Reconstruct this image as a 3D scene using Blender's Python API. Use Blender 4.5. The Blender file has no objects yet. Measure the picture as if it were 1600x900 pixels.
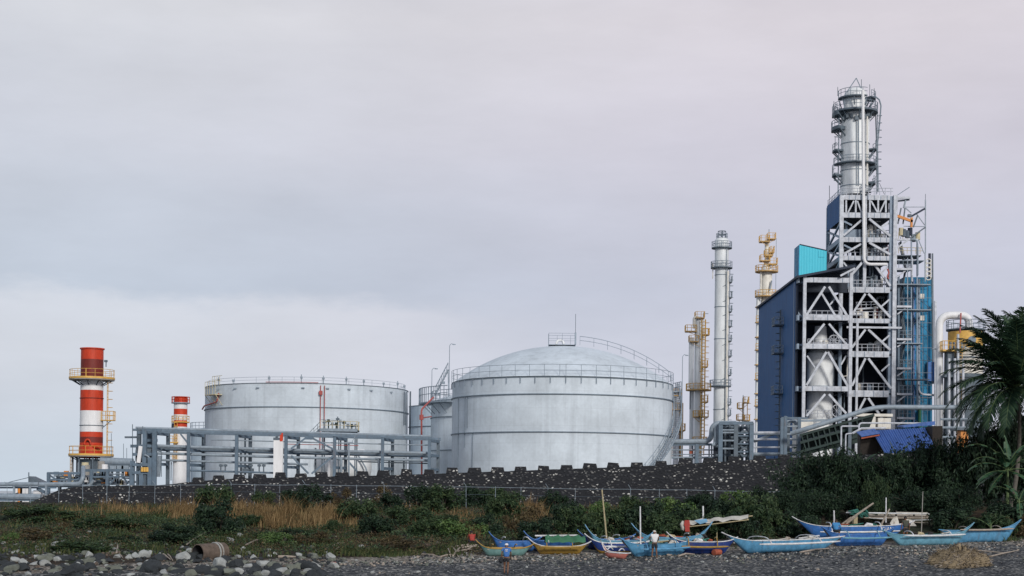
import bpy, math, random
import numpy as np
from mathutils import Vector, Matrix, noise as mnoise

R = random.Random(7)
SC = bpy.context.scene
COL = SC.collection
PI = math.pi
rad = math.radians

# ------------------------------------------------------------------ camera frame
CZ, F, ROLL, HY = 4.3, 2500.0, rad(0.65), 775.0
cr, sr = math.cos(ROLL), math.sin(ROLL)

def P(px, py, Y):
    """world point seen at photo pixel (px,py) at depth Y"""
    dx, dy = px - 800.0, HY - py
    u = dx * cr - dy * sr
    v = dx * sr + dy * cr
    return Vector((u * Y / F, Y, CZ + v * Y / F))

def zy(py, px, Y):
    return P(px, py, Y).z

def pxof(X, Y):
    return 800.0 + X * F / max(Y, 1.0)

def lerp_table(tab, x):
    if x <= tab[0][0]: return tab[0][1]
    for (a, b), (c, d) in zip(tab, tab[1:]):
        if x <= c: return b + (d - b) * (x - a) / (c - a)
    return tab[-1][1]

# ------------------------------------------------------------------ ground heights
SHORE = [(-400, -12), (30, -5.0), (79, -0.55), (86, 0.1), (104, 1.6), (112, 2.05), (118, 2.65), (148, 3.05), (170, 3.1)]
WALLTOP = [(-80, 2.6), (40, 2.9), (64, 3.6), (96, 4.5), (130, 4.8), (250, 5.0), (350, 5.7), (670, 6.35), (710, 6.5), (995, 7.27), (1227, 8.2), (1400, 8.7), (1900, 9.0)]
PLATEAU = [(-200, -3.0), (30, -3.0), (62, 1.0), (90, 3.0), (130, 3.7), (250, 4.1), (350, 4.8), (670, 5.5), (995, 6.4), (1227, 7.3), (1500, 7.8)]

def nz(x, y, s, z=0.0):
    return mnoise.noise(Vector((x * s, y * s, z)))

def ground_z(X, Y):
    if Y > 155.5 - 0.165 * X + 0.3:
        return lerp_table(PLATEAU, pxof(X, Y))
    z = lerp_table(SHORE, Y)
    k = min(1.0, max(0.0, (Y - 100) / 10.0))
    z += k * (0.28 * nz(X, Y, 0.22) + 0.12 * nz(X, Y, 0.6, 3.0))
    z += 0.03 * nz(X, Y, 0.7, 9.0)
    kr = min(1.0, max(0.0, (Y - 108) / 15.0)) * min(1.0, max(0.0, (X - 18) / 10.0))
    return z + 1.2 * kr

def wall_y(X):
    return 155.5 - 0.165 * X

# ------------------------------------------------------------------ materials
MATS = {}
def nodes_of(name):
    m = bpy.data.materials.new(name)
    m.use_nodes = True
    nt = m.node_tree
    b = nt.nodes['Principled BSDF']
    return m, nt, b

def mat(name, col, rough=0.55, metal=0.0, var=0.18, scale=1.2, stretch=(1, 1, 1), spec=0.4, fine=0.0, bump=0.0, rust=0.0):
    """painted / weathered surface: base colour with uneven wear of two sizes"""
    m, nt, b = nodes_of(name)
    tc = nt.nodes.new('ShaderNodeNewGeometry')
    mp = nt.nodes.new('ShaderNodeMapping'); mp.inputs['Scale'].default_value = stretch
    nt.links.new(tc.outputs['Position'], mp.inputs['Vector'])
    n = nt.nodes.new('ShaderNodeTexNoise'); n.inputs['Scale'].default_value = scale; n.inputs['Detail'].default_value = 6; n.inputs['Roughness'].default_value = 0.65
    nt.links.new(mp.outputs['Vector'], n.inputs['Vector'])
    r = nt.nodes.new('ShaderNodeValToRGB')
    r.color_ramp.elements[0].position = 0.28; r.color_ramp.elements[1].position = 0.72
    c0 = [max(0, c * (1 - var)) for c in col]; c1 = [min(1, c * (1 + var * 0.6)) for c in col]
    r.color_ramp.elements[0].color = (*c0, 1); r.color_ramp.elements[1].color = (*c1, 1)
    nt.links.new(n.outputs['Fac'], r.inputs['Fac'])
    outc = r.outputs['Color']
    if rust:
        mp2 = nt.nodes.new('ShaderNodeMapping'); mp2.inputs['Scale'].default_value = (1.3, 1.3, 0.35)
        nt.links.new(tc.outputs['Position'], mp2.inputs['Vector'])
        n2 = nt.nodes.new('ShaderNodeTexNoise'); n2.inputs['Scale'].default_value = 1.6; n2.inputs['Detail'].default_value = 8; n2.inputs['Roughness'].default_value = 0.7
        nt.links.new(mp2.outputs['Vector'], n2.inputs['Vector'])
        mr = nt.nodes.new('ShaderNodeMapRange'); mr.inputs['From Min'].default_value = 0.56; mr.inputs['From Max'].default_value = 0.72; mr.inputs['To Max'].default_value = rust
        nt.links.new(n2.outputs['Fac'], mr.inputs['Value'])
        mxr = nt.nodes.new('ShaderNodeMixRGB'); mxr.inputs[2].default_value = (0.16, 0.085, 0.05, 1)
        nt.links.new(mr.outputs['Result'], mxr.inputs[0]); nt.links.new(outc, mxr.inputs[1]); outc = mxr.outputs[0]
    nt.links.new(outc, b.inputs['Base Color'])
    b.inputs['Roughness'].default_value = rough
    b.inputs['Metallic'].default_value = metal
    b.inputs['Specular IOR Level'].default_value = spec
    if bump:
        bp = nt.nodes.new('ShaderNodeBump'); bp.inputs['Strength'].default_value = bump; bp.inputs['Distance'].default_value = 0.1
        nt.links.new(n.outputs['Fac'], bp.inputs['Height']); nt.links.new(bp.outputs['Normal'], b.inputs['Normal'])
    MATS[name] = m
    return m

def leafmat(name, c0, c1, c2, rough=0.6, trans=0.0):
    """foliage: each leaf its own tone"""
    m, nt, b = nodes_of(name)
    g = nt.nodes.new('ShaderNodeNewGeometry')
    r = nt.nodes.new('ShaderNodeValToRGB')
    r.color_ramp.elements[0].color = (*c0, 1); r.color_ramp.elements[1].color = (*c2, 1)
    e = r.color_ramp.elements.new(0.55); e.color = (*c1, 1)
    n = nt.nodes.new('ShaderNodeTexNoise'); n.inputs['Scale'].default_value = 0.8
    nt.links.new(g.outputs['Position'], n.inputs['Vector'])
    mx = nt.nodes.new('ShaderNodeMath'); mx.operation = 'MULTIPLY_ADD'; mx.inputs[1].default_value = 0.6
    ad = nt.nodes.new('ShaderNodeMath'); ad.operation = 'MULTIPLY'; ad.inputs[1].default_value = 0.7
    nt.links.new(n.outputs['Fac'], ad.inputs[0])
    nt.links.new(g.outputs['Random Per Island'], mx.inputs[0]); nt.links.new(ad.outputs[0], mx.inputs[2])
    nt.links.new(mx.outputs[0], r.inputs['Fac'])
    nt.links.new(r.outputs['Color'], b.inputs['Base Color'])
    b.inputs['Roughness'].default_value = rough
    b.inputs['Specular IOR Level'].default_value = 0.25
    MATS[name] = m
    return m

def tank_mat(name, col):
    """aluminium-painted shell: plate courses, rain streaks, blotches"""
    m, nt, b = nodes_of(name)
    g = nt.nodes.new('ShaderNodeNewGeometry')
    def noise(scale, stretch, detail=5):
        mp = nt.nodes.new('ShaderNodeMapping'); mp.inputs['Scale'].default_value = stretch
        nt.links.new(g.outputs['Position'], mp.inputs['Vector'])
        n = nt.nodes.new('ShaderNodeTexNoise'); n.inputs['Scale'].default_value = scale; n.inputs['Detail'].default_value = detail; n.inputs['Roughness'].default_value = 0.6
        nt.links.new(mp.outputs['Vector'], n.inputs['Vector'])
        return n.outputs['Fac']
    def ramp(fac, p0, p1, v0, v1):
        r = nt.nodes.new('ShaderNodeMapRange'); r.inputs['From Min'].default_value = p0; r.inputs['From Max'].default_value = p1
        r.inputs['To Min'].default_value = v0; r.inputs['To Max'].default_value = v1
        nt.links.new(fac, r.inputs['Value']); return r.outputs['Result']
    def mul(a, c):
        q = nt.nodes.new('ShaderNodeMath'); q.operation = 'MULTIPLY'; nt.links.new(a, q.inputs[0]); nt.links.new(c, q.inputs[1]); return q.outputs[0]
    streak = ramp(noise(1.0, (1.1, 1.1, 0.06)), 0.50, 0.74, 1.0, 0.82)
    blot = ramp(noise(0.22, (1, 1, 1.2)), 0.33, 0.67, 0.86, 1.08)
    fine = ramp(noise(2.5, (1, 1, 1), 8), 0.35, 0.65, 0.95, 1.03)
    # plate courses (horizontal seams every 2.2 m)
    sp = nt.nodes.new('ShaderNodeSeparateXYZ'); nt.links.new(g.outputs['Position'], sp.inputs[0])
    fr = nt.nodes.new('ShaderNodeMath'); fr.operation = 'PINGPONG'; fr.inputs[1].default_value = 1.1
    nt.links.new(sp.outputs['Z'], fr.inputs[0])
    seam = ramp(fr.outputs[0], 0.0, 0.05, 0.90, 1.0)
    v = mul(mul(streak, blot), mul(fine, seam))
    mx = nt.nodes.new('ShaderNodeVectorMath'); mx.operation = 'SCALE'; mx.inputs[0].default_value = col
    nt.links.new(v, mx.inputs['Scale'])
    nt.links.new(mx.outputs[0], b.inputs['Base Color'])
    b.inputs['Roughness'].default_value = 0.8
    b.inputs['Specular IOR Level'].default_value = 0.2
    MATS[name] = m
    return m

def corrugated(name, col, pitch, axis='X', rough=0.5, var=0.2):
    m = mat(name, col, rough, 0, var, 0.9, (1, 1, .25), rust=.18)
    nt = m.node_tree; b = nt.nodes['Principled BSDF']
    g = nt.nodes.new('ShaderNodeNewGeometry')
    w = nt.nodes.new('ShaderNodeTexWave'); w.bands_direction = axis; w.inputs['Scale'].default_value = 1.0 / pitch * 0.314
    nt.links.new(g.outputs['Position'], w.inputs['Vector'])
    bp = nt.nodes.new('ShaderNodeBump'); bp.inputs['Strength'].default_value = 0.45; bp.inputs['Distance'].default_value = 0.08; b.inputs['Specular IOR Level'].default_value = 0.18
    nt.links.new(w.outputs['Fac'], bp.inputs['Height']); nt.links.new(bp.outputs['Normal'], b.inputs['Normal'])
    return m

tank_mat('tank_paint', (0.61, 0.685, 0.755))
tank_mat('tank_paint_grey', (0.46, 0.56, 0.65))
mat('tank_seam', (0.17, 0.22, 0.27), 0.6, 0, .3, 2.0)
mat('galv', (0.26, 0.32, 0.38), 0.5, 0.0, 0.3, 2.0, rust=.3)
mat('galv_dark', (0.11, 0.145, 0.18), 0.55, 0.0, 0.3, 2.0)
mat('rack_blue', (0.12, 0.175, 0.235), 0.55, 0.0, 0.3, 1.5, rust=.45)
mat('steel_white', (0.54, 0.575, 0.64), 0.55, 0.0, 0.38, 1.6, rust=.35)
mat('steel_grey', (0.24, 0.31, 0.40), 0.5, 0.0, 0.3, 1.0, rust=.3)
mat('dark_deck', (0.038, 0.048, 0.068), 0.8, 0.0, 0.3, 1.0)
mat('vessel_silver', (0.80, 0.83, 0.85), 0.45, 0.0, 0.2, 0.9, (1, 1, 0.4), rust=.22)
mat('column_silver', (0.74, 0.78, 0.81), 0.45, 0.0, 0.2, 0.8, (1, 1, 0.3), rust=.25)
mat('cream', (0.74, 0.72, 0.66), 0.5, 0.0, 0.2, 0.8, rust=.5)
mat('white_paint', (0.78, 0.79, 0.81), 0.5, 0.0, 0.14, 1.5, (1, 1, .3), rust=.16)
mat('red_paint', (0.58, 0.050, 0.014), 0.55, 0.0, 0.3, 1.5, (1, 1, .3))
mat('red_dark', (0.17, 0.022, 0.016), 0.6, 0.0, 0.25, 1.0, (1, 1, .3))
mat('red_pipe', (0.42, 0.10, 0.09), 0.5)
mat('yellow_paint', (0.72, 0.44, 0.11), 0.55, 0.0, 0.25, 1.5)
mat('pale_yellow', (0.62, 0.55, 0.36), 0.55, 0.0, 0.2, 1.5)
mat('ochre', (0.55, 0.35, 0.14), 0.6, 0.0, 0.3, 1.5)
corrugated('navy_sheet', (0.014, 0.098, 0.27), 0.9, 'Y', 0.6, 0.22)
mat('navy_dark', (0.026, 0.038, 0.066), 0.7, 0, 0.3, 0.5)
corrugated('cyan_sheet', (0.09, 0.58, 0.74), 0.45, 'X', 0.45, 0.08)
corrugated('bright_blue_sheet', (0.03, 0.25, 0.46), 1.1, 'X', 0.5, 0.8)  # wide tone spread puts sunlit patches and shading into the blue
corrugated('roof_blue', (0.075, 0.155, 0.42), 0.5, 'X', 0.5, 0.2)
mat('dark_green_steel', (0.012, 0.034, 0.032), 0.6)
mat('orange_paint', (0.65, 0.25, 0.05), 0.5)
mat('dark_wood', (0.022, 0.017, 0.014), 0.8, 0, 0.4, 4.0)
mat('rust_red', (0.35, 0.09, 0.05), 0.7, 0, 0.4, 3.0)
mat('concrete', (0.33, 0.32, 0.30), 0.85, 0, 0.3, 2.0, bump=0.4)
mat('rust_brown', (0.13, 0.10, 0.08), 0.85, 0, 0.5, 3.0, bump=0.5)
mat('driftwood', (0.36, 0.31, 0.26), 0.85, 0, 0.4, 6.0)
mat('bamboo', (0.42, 0.36, 0.22), 0.6, 0, 0.3, 5.0)
mat('boat_white', (0.66, 0.68, 0.70), 0.5, 0,  0.35, 4.0, rust=.45)
mat('boat_light_blue', (0.10, 0.30, 0.50), 0.45, 0,  0.4, 3.0, rust=.42)
mat('boat_sky_blue', (0.15, 0.36, 0.48), 0.45, 0,  0.4, 3.0, rust=.42)
mat('boat_blue', (0.045, 0.16, 0.45), 0.45, 0,  0.4, 3.0, rust=.42)
mat('boat_navy', (0.020, 0.050, 0.21), 0.45, 0,  0.4, 3.0, rust=.42)
mat('boat_teal', (0.15, 0.29, 0.28), 0.5, 0,  0.4, 3.0, rust=.42)
mat('boat_yellow', (0.35, 0.22, 0.045), 0.5, 0,  0.4, 3.0, rust=.42)
mat('boat_red', (0.48, 0.17, 0.14), 0.5, 0, 0.2, 1.6)
mat('boat_inside', (0.06, 0.06, 0.065), 0.8, 0, 0.4, 4.0)
mat('green_tarp', (0.04, 0.15, 0.08), 0.7, 0, 0.3, 2.5, bump=0.3)
mat('net_green', (0.04, 0.17, 0.14), 0.8, 0, 0.6, 8.0, bump=0.6)
mat('canvas', (0.56, 0.54, 0.49), 0.8, 0, 0.3, 2.5, bump=0.3)
mat('black_rubber', (0.025, 0.025, 0.028), 0.7)
mat('skin', (0.17, 0.085, 0.05), 0.55)
mat('hair', (0.015, 0.012, 0.01), 0.6)
mat('cloth_blue', (0.055, 0.17, 0.46), 0.8, 0, 0.2, 12)
mat('cloth_white', (0.72, 0.72, 0.73), 0.8, 0, 0.1, 12)
mat('cloth_cyan', (0.06, 0.25, 0.52), 0.8, 0, 0.2, 12)
mat('cloth_dark', (0.022, 0.024, 0.03), 0.8, 0, 0.2, 12)
mat('cloth_olive', (0.065, 0.07, 0.055), 0.8, 0, 0.2, 12)
mat('cloth_red', (0.36, 0.05, 0.04), 0.8, 0, 0.2, 12)
mat('rock_pale', (0.34, 0.36, 0.355), 0.85, 0, 0.45, 1.8, bump=0.6)
mat('rock_green', (0.15, 0.165, 0.14), 0.85, 0, 0.45, 1.8, bump=0.6)
mat('rock_dark', (0.030, 0.036, 0.041), 0.85, 0, 0.5, 1.8, bump=0.6)
mat('pebble', (0.17, 0.165, 0.16), 0.9, 0, 0.7, 3.0)
mat('heap_fibre', (0.27, 0.215, 0.14), 0.95, 0, 0.5, 2.0)
mat('heap_fibre_dark', (0.06, 0.048, 0.04), 0.95, 0, 0.5, 2.0)  # darker fibre tone for strands picked at random
mat('bark', (0.075, 0.062, 0.05), 0.9, 0, 0.4, 3.0, (1, 1, .3), bump=0.5)
mat('palm_bark', (0.12, 0.11, 0.095), 0.9, 0, 0.4, 3.0, (1, 1, 3), bump=0.5)
mat('soft_stem', (0.10, 0.15, 0.06), 0.7, 0, 0.3, 3.0)
leafmat('leaf_dark', (0.003, 0.010, 0.007), (0.009, 0.024, 0.014), (0.036, 0.066, 0.034))
leafmat('leaf_mid', (0.008, 0.021, 0.011), (0.022, 0.048, 0.021), (0.068, 0.100, 0.042))
leafmat('leaf_light', (0.03, 0.06, 0.02), (0.06, 0.115, 0.035), (0.12, 0.18, 0.06))
leafmat('leaf_brown', (0.026, 0.020, 0.012), (0.062, 0.046, 0.024), (0.12, 0.095, 0.045))
leafmat('grass_green', (0.018, 0.034, 0.015), (0.042, 0.064, 0.026), (0.11, 0.12, 0.05))
leafmat('grass_dry', (0.050, 0.036, 0.018), (0.165, 0.108, 0.050), (0.40, 0.29, 0.15))
leafmat('palm_leaf', (0.006, 0.018, 0.012), (0.016, 0.040, 0.024), (0.055, 0.095, 0.048), 0.55)
leafmat('banana_leaf', (0.012, 0.036, 0.020), (0.026, 0.07, 0.036), (0.055, 0.115, 0.058), 0.5)

def masonry_mat():
    m, nt, b = nodes_of('rubble_masonry')
    g = nt.nodes.new('ShaderNodeNewGeometry')
    n = nt.nodes.new('ShaderNodeTexNoise'); n.inputs['Scale'].default_value = 1.3; n.inputs['Detail'].default_value = 3
    nt.links.new(g.outputs['Position'], n.inputs['Vector'])
    wv = nt.nodes.new('ShaderNodeMixRGB'); wv.blend_type = 'ADD'; wv.inputs[0].default_value = 0.5
    nt.links.new(g.outputs['Position'], wv.inputs[1]); nt.links.new(n.outputs['Color'], wv.inputs[2])
    v = nt.nodes.new('ShaderNodeTexVoronoi'); v.inputs['Scale'].default_value = 4.3
    mp = nt.nodes.new('ShaderNodeMapping'); mp.inputs['Scale'].default_value = (0.72, 0.72, 1.35); mp.inputs['Rotation'].default_value = (0, 0.35, 0)
    nt.links.new(wv.outputs[0], mp.inputs['Vector']); nt.links.new(mp.outputs[0], v.inputs['Vector'])
    sp = nt.nodes.new('ShaderNodeSeparateColor'); nt.links.new(v.outputs['Color'], sp.inputs[0])
    r = nt.nodes.new('ShaderNodeValToRGB'); r.color_ramp.interpolation = 'CONSTANT'
    els = [(0, (.010, .012, .017)), (.18, (.020, .024, .031)), (.36, (.040, .044, .051)), (.54, (.075, .078, .083)), (.70, (.13, .13, .13)), (.80, (.24, .24, .235)), (.89, (.42, .42, .41)), (.96, (.60, .60, .58))]
    cre = r.color_ramp.elements
    cre[0].position = 0; cre[0].color = (*els[0][1], 1); cre[1].position = els[-1][0]; cre[1].color = (*els[-1][1], 1)
    for p, c in els[1:-1]:
        e = cre.new(p); e.color = (*c, 1)
    n3 = nt.nodes.new('ShaderNodeTexNoise'); n3.inputs['Scale'].default_value = 0.45; n3.inputs['Detail'].default_value = 4; nt.links.new(g.outputs['Position'], n3.inputs['Vector'])
    ma = nt.nodes.new('ShaderNodeMath'); ma.operation = 'MULTIPLY_ADD'; ma.inputs[1].default_value = 0.75; nt.links.new(n3.outputs['Fac'], ma.inputs[0])
    ms = nt.nodes.new('ShaderNodeMath'); ms.operation = 'SUBTRACT'; ms.inputs[1].default_value = 0.40; nt.links.new(sp.outputs[0], ms.inputs[0]); nt.links.new(ms.outputs[0], ma.inputs[2])
    nt.links.new(ma.outputs[0], r.inputs['Fac'])
    d = nt.nodes.new('ShaderNodeMapRange'); d.inputs['From Min'].default_value = 0.30; d.inputs['From Max'].default_value = 0.42; d.inputs['To Min'].default_value = 0.0; d.inputs['To Max'].default_value = 1.0
    nt.links.new(v.outputs['Distance'], d.inputs['Value'])
    mx = nt.nodes.new('ShaderNodeMixRGB'); mx.inputs[2].default_value = (0.015, 0.017, 0.022, 1)
    nt.links.new(d.outputs[0], mx.inputs[0]); nt.links.new(r.outputs[0], mx.inputs[1])
    nt.links.new(mx.outputs[0], b.inputs['Base Color'])
    bp = nt.nodes.new('ShaderNodeBump'); bp.inputs['Strength'].default_value = 0.8; bp.inputs['Distance'].default_value = 0.08; bp.invert = True
    nt.links.new(v.outputs['Distance'], bp.inputs['Height']); nt.links.new(bp.outputs['Normal'], b.inputs['Normal'])
    b.inputs['Roughness'].default_value = 0.9
    MATS['rubble_masonry'] = m
masonry_mat()

def ground_mat():
    m, nt, b = nodes_of('shore_ground')
    g = nt.nodes.new('ShaderNodeNewGeometry')
    sp = nt.nodes.new('ShaderNodeSeparateXYZ'); nt.links.new(g.outputs['Position'], sp.inputs[0])
    def N(scale, detail=6, rough=.6):
        n = nt.nodes.new('ShaderNodeTexNoise'); n.inputs['Scale'].default_value = scale; n.inputs['Detail'].default_value = detail; n.inputs['Roughness'].default_value = rough
        nt.links.new(g.outputs['Position'], n.inputs['Vector']); return n.outputs['Fac']
    def M(op, a, c, k=None):
        q = nt.nodes.new('ShaderNodeMath'); q.operation = op
        for i, s in enumerate((a, c) if k is None else (a, c, k)):
            if isinstance(s, (int, float)): q.inputs[i].default_value = s
            else: nt.links.new(s, q.inputs[i])
        return q.outputs[0]
    def ramp(fac, stops):
        r = nt.nodes.new('ShaderNodeValToRGB'); e = r.color_ramp.elements
        e[0].position, e[0].color = stops[0][0], (*stops[0][1], 1)
        e[1].position, e[1].color = stops[-1][0], (*stops[-1][1], 1)
        for p, c in stops[1:-1]:
            q = e.new(p); q.color = (*c, 1)
        nt.links.new(fac, r.inputs['Fac']); return r.outputs['Color']
    def mix(f, a, c):
        q = nt.nodes.new('ShaderNodeMixRGB'); nt.links.new(f, q.inputs[0]); nt.links.new(a, q.inputs[1]); nt.links.new(c, q.inputs[2]); return q.outputs[0]
    # gravel: single stones, mostly dark, a few pale
    v = nt.nodes.new('ShaderNodeTexVoronoi'); v.inputs['Scale'].default_value = 7.0
    nt.links.new(g.outputs['Position'], v.inputs['Vector'])
    vs = nt.nodes.new('ShaderNodeSeparateColor'); nt.links.new(v.outputs['Color'], vs.inputs[0])
    stones = ramp(vs.outputs[0], [(0, (.022, .026, .031)), (.4, (.050, .057, .066)), (.7, (.095, .102, .112)), (.88, (.20, .205, .21)), (1, (.42, .42, .41))])
    big = ramp(N(0.35, 4), [(.32, (.48, .50, .53)), (.68, (1.15, 1.12, 1.06))])
    q = nt.nodes.new('ShaderNodeMixRGB'); q.blend_type = 'MULTIPLY'; q.inputs[0].default_value = 1
    nt.links.new(stones, q.inputs[1]); nt.links.new(big, q.inputs[2]); gravel = q.outputs[0]
    shingle = ramp(vs.outputs[1], [(0, (.06, .052, .045)), (.4, (.13, .115, .10)), (.7, (.24, .22, .19)), (1, (.45, .42, .38))])
    soil = ramp(N(0.9, 8, .7), [(.32, (.014, .012, .010)), (.5, (.032, .023, .016)), (.62, (.062, .044, .026)), (.75, (.034, .040, .019))])
    green = ramp(N(2.2, 8, .7), [(.3, (.008, .013, .009)), (.5, (.018, .028, .014)), (.7, (.036, .048, .021))])
    e = M('SUBTRACT', M('SUBTRACT', sp.outputs['Y'], M('MULTIPLY', sp.outputs['X'], 0.33)), 92.8)
    e = M('ADD', e, M('MULTIPLY', M('SUBTRACT', N(0.5, 5), .5), 3.0))
    def st(x, a, c):
        r = nt.nodes.new('ShaderNodeMapRange'); r.interpolation_type = 'SMOOTHSTEP'; r.inputs['From Min'].default_value = a; r.inputs['From Max'].default_value = c
        nt.links.new(x, r.inputs['Value']); return r.outputs['Result']
    land = mix(st(N(0.28, 5, .6), .45, .58), soil, green)
    c = mix(st(e, -0.3, 0.4), gravel, shingle)
    c = mix(st(e, 2.2, 3.6), c, land)
    nt.links.new(c, b.inputs['Base Color'])
    b.inputs['Roughness'].default_value = 0.92; b.inputs['Specular IOR Level'].default_value = 0.2
    bp = nt.nodes.new('ShaderNodeBump'); bp.inputs['Strength'].default_value = 0.7; bp.inputs['Distance'].default_value = 0.06
    nt.links.new(v.outputs['Distance'], bp.inputs['Height']); nt.links.new(bp.outputs['Normal'], b.inputs['Normal'])
    MATS['shore_ground'] = m
ground_mat()
mat('plant_yard', (0.13, 0.125, 0.115), 0.9, 0, 0.4, 0.3, bump=0.3)
def sea_mat():
    m, nt, b = nodes_of('sea_water')
    b.inputs['Base Color'].default_value = (0.045, 0.07, 0.085, 1); b.inputs['Roughness'].default_value = 0.18
    g = nt.nodes.new('ShaderNodeNewGeometry')
    n = nt.nodes.new('ShaderNodeTexNoise'); n.inputs['Scale'].default_value = 0.8; n.inputs['Detail'].default_value = 5
    nt.links.new(g.outputs['Position'], n.inputs['Vector'])
    bp = nt.nodes.new('ShaderNodeBump'); bp.inputs['Strength'].default_value = 0.5; bp.inputs['Distance'].default_value = 0.3
    nt.links.new(n.outputs['Fac'], bp.inputs['Height']); nt.links.new(bp.outputs['Normal'], b.inputs['Normal'])
    MATS['sea_water'] = m
sea_mat()

# ------------------------------------------------------------------ mesh builder
class MB:
    def __init__(s, mat=None):
        s.v, s.f, s.m, s.mats = [], [], [], [mat] if mat else []
        s.cur = 0
    def use(s, m):
        if m not in s.mats: s.mats.append(m)
        s.cur = s.mats.index(m); return s
    def add(s, vs, fs):
        o = len(s.v); s.v.extend([tuple(v) for v in vs])
        for f in fs:
            s.f.append(tuple(i + o for i in f)); s.m.append(s.cur)
        return s
    def box(s, x0, x1, y0, y1, z0, z1):
        if x0 > x1: x0, x1 = x1, x0
        if y0 > y1: y0, y1 = y1, y0
        if z0 > z1: z0, z1 = z1, z0
        v = [(x0,y0,z0),(x1,y0,z0),(x1,y1,z0),(x0,y1,z0),(x0,y0,z1),(x1,y0,z1),(x1,y1,z1),(x0,y1,z1)]
        return s.add(v, [(3,2,1,0),(4,5,6,7),(0,1,5,4),(1,2,6,5),(2,3,7,6),(3,0,4,7)])
    def hexa(s, v8):
        return s.add(v8, [(3,2,1,0),(4,5,6,7),(0,1,5,4),(1,2,6,5),(2,3,7,6),(3,0,4,7)])
    def beam(s, p, q, w, h=None):
        h = h or w
        p, q = Vector(p), Vector(q); d = (q - p)
        if d.length < 1e-6: return s
        d.normalize()
        up = Vector((0, 0, 1)) if abs(d.z) < 0.95 else Vector((0, 1, 0))
        a = d.cross(up).normalized() * (w / 2); b = a.cross(d).normalized() * (h / 2)
        v = [p-a-b, p+a-b, p+a+b, p-a+b, q-a-b, q+a-b, q+a+b, q-a+b]
        return s.add(v, [(0,1,2,3),(7,6,5,4),(0,4,5,1),(1,5,6,2),(2,6,7,3),(3,7,4,0)])
    def tube(s, pts, r, seg=8, caps=True):
        pts = [Vector(p) for p in pts]
        n = len(pts); rs = r if isinstance(r, (list, tuple)) else [r] * n
        rings = []; prev = None
        for i, p in enumerate(pts):
            d = (pts[min(i+1, n-1)] - pts[max(i-1, 0)])
            d = d.normalized() if d.length > 1e-9 else Vector((0,0,1))
            if prev is None:
                a = d.cross(Vector((0,0,1)) if abs(d.z) < .9 else Vector((0,1,0))).normalized()
            else:
                a = (prev - d * prev.dot(d))
                a = a.normalized() if a.length > 1e-6 else d.orthogonal().normalized()
            prev = a; b = d.cross(a)
            rings.append([p + (a * math.cos(t) + b * math.sin(t)) * rs[i] for t in [2*PI*k/seg for k in range(seg)]])
        v = [x for rg in rings for x in rg]; f = []
        for i in range(n - 1):
            for k in range(seg):
                k2 = (k + 1) % seg
                f.append((i*seg+k, i*seg+k2, (i+1)*seg+k2, (i+1)*seg+k))
        if caps:
            f.append(tuple(reversed(range(seg)))); f.append(tuple((n-1)*seg + k for k in range(seg)))
        return s.add(v, f)
    def lathe(s, cx, cy, prof, seg=48, cap=True, mats=None):
        v = []; n = len(prof)
        for r, z in prof:
            for k in range(seg):
                t = 2*PI*k/seg; v.append((cx + r*math.sin(t), cy - r*math.cos(t), z))
        o = len(s.v); s.v.extend(v)
        for i in range(n-1):
            if mats: s.use(mats[i])
            for k in range(seg):
                k2 = (k+1) % seg
                s.f.append((o+i*seg+k, o+i*seg+k2, o+(i+1)*seg+k2, o+(i+1)*seg+k)); s.m.append(s.cur)
        if cap:
            s.f.append(tuple(o+k for k in reversed(range(seg)))); s.m.append(s.cur)
            s.f.append(tuple(o+(n-1)*seg+k for k in range(seg))); s.m.append(s.cur)
        return s
    def arc(s, cx, cy, r0, r1, z0, z1, a0=0, a1=360, seg=None):
        """annular slab; angle 0 faces the camera (-Y), grows towards +X"""
        full = abs(a1 - a0) >= 359.9
        seg = seg or max(6, int(abs(a1-a0) / 9)); n = seg + (0 if full else 1)
        v = []
        for k in range(n):
            t = rad(a0 + (a1-a0)*k/seg); c_, s_ = math.sin(t), -math.cos(t)
            for r, z in ((r0,z0),(r1,z0),(r1,z1),(r0,z1)): v.append((cx+r*c_, cy+r*s_, z))
        f = []
        for k in range(seg):
            a, b = k*4, ((k+1) % n)*4
            for j in range(4): f.append((a+j, b+j, b+(j+1)%4, a+(j+1)%4))
        if not full:
            f += [(0,1,2,3), tuple((n-1)*4+j for j in (3,2,1,0))]
        return s.add(v, f)
    def rail(s, pts, h=1.1, r=0.035, step=1.5, mid=True, seg=4):
        pts = [Vector(p) for p in pts]
        up = Vector((0,0,h))
        s.tube([p+up for p in pts], r, seg)
        if mid: s.tube([p+up*.52 for p in pts], r*.85, seg)
        acc = 0.0; s.tube([pts[0], pts[0]+up], r, seg)
        for a, b in zip(pts, pts[1:]):
            L = (b-a).length
            while acc + step <= L + 1e-6:
                acc += step; p = a.lerp(b, min(1, acc/L)); s.tube([p, p+up], r, seg)
            acc -= L
        return s
    def rail_arc(s, cx, cy, R_, z, a0=0, a1=360, h=1.1, r=0.035, step=1.5, seg=None):
        n = seg or max(8, int(abs(a1-a0)/8))
        pts = [(cx+R_*math.sin(rad(a0+(a1-a0)*k/n)), cy-R_*math.cos(rad(a0+(a1-a0)*k/n)), z) for k in range(n+1)]
        return s.rail(pts, h, r, step)
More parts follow.
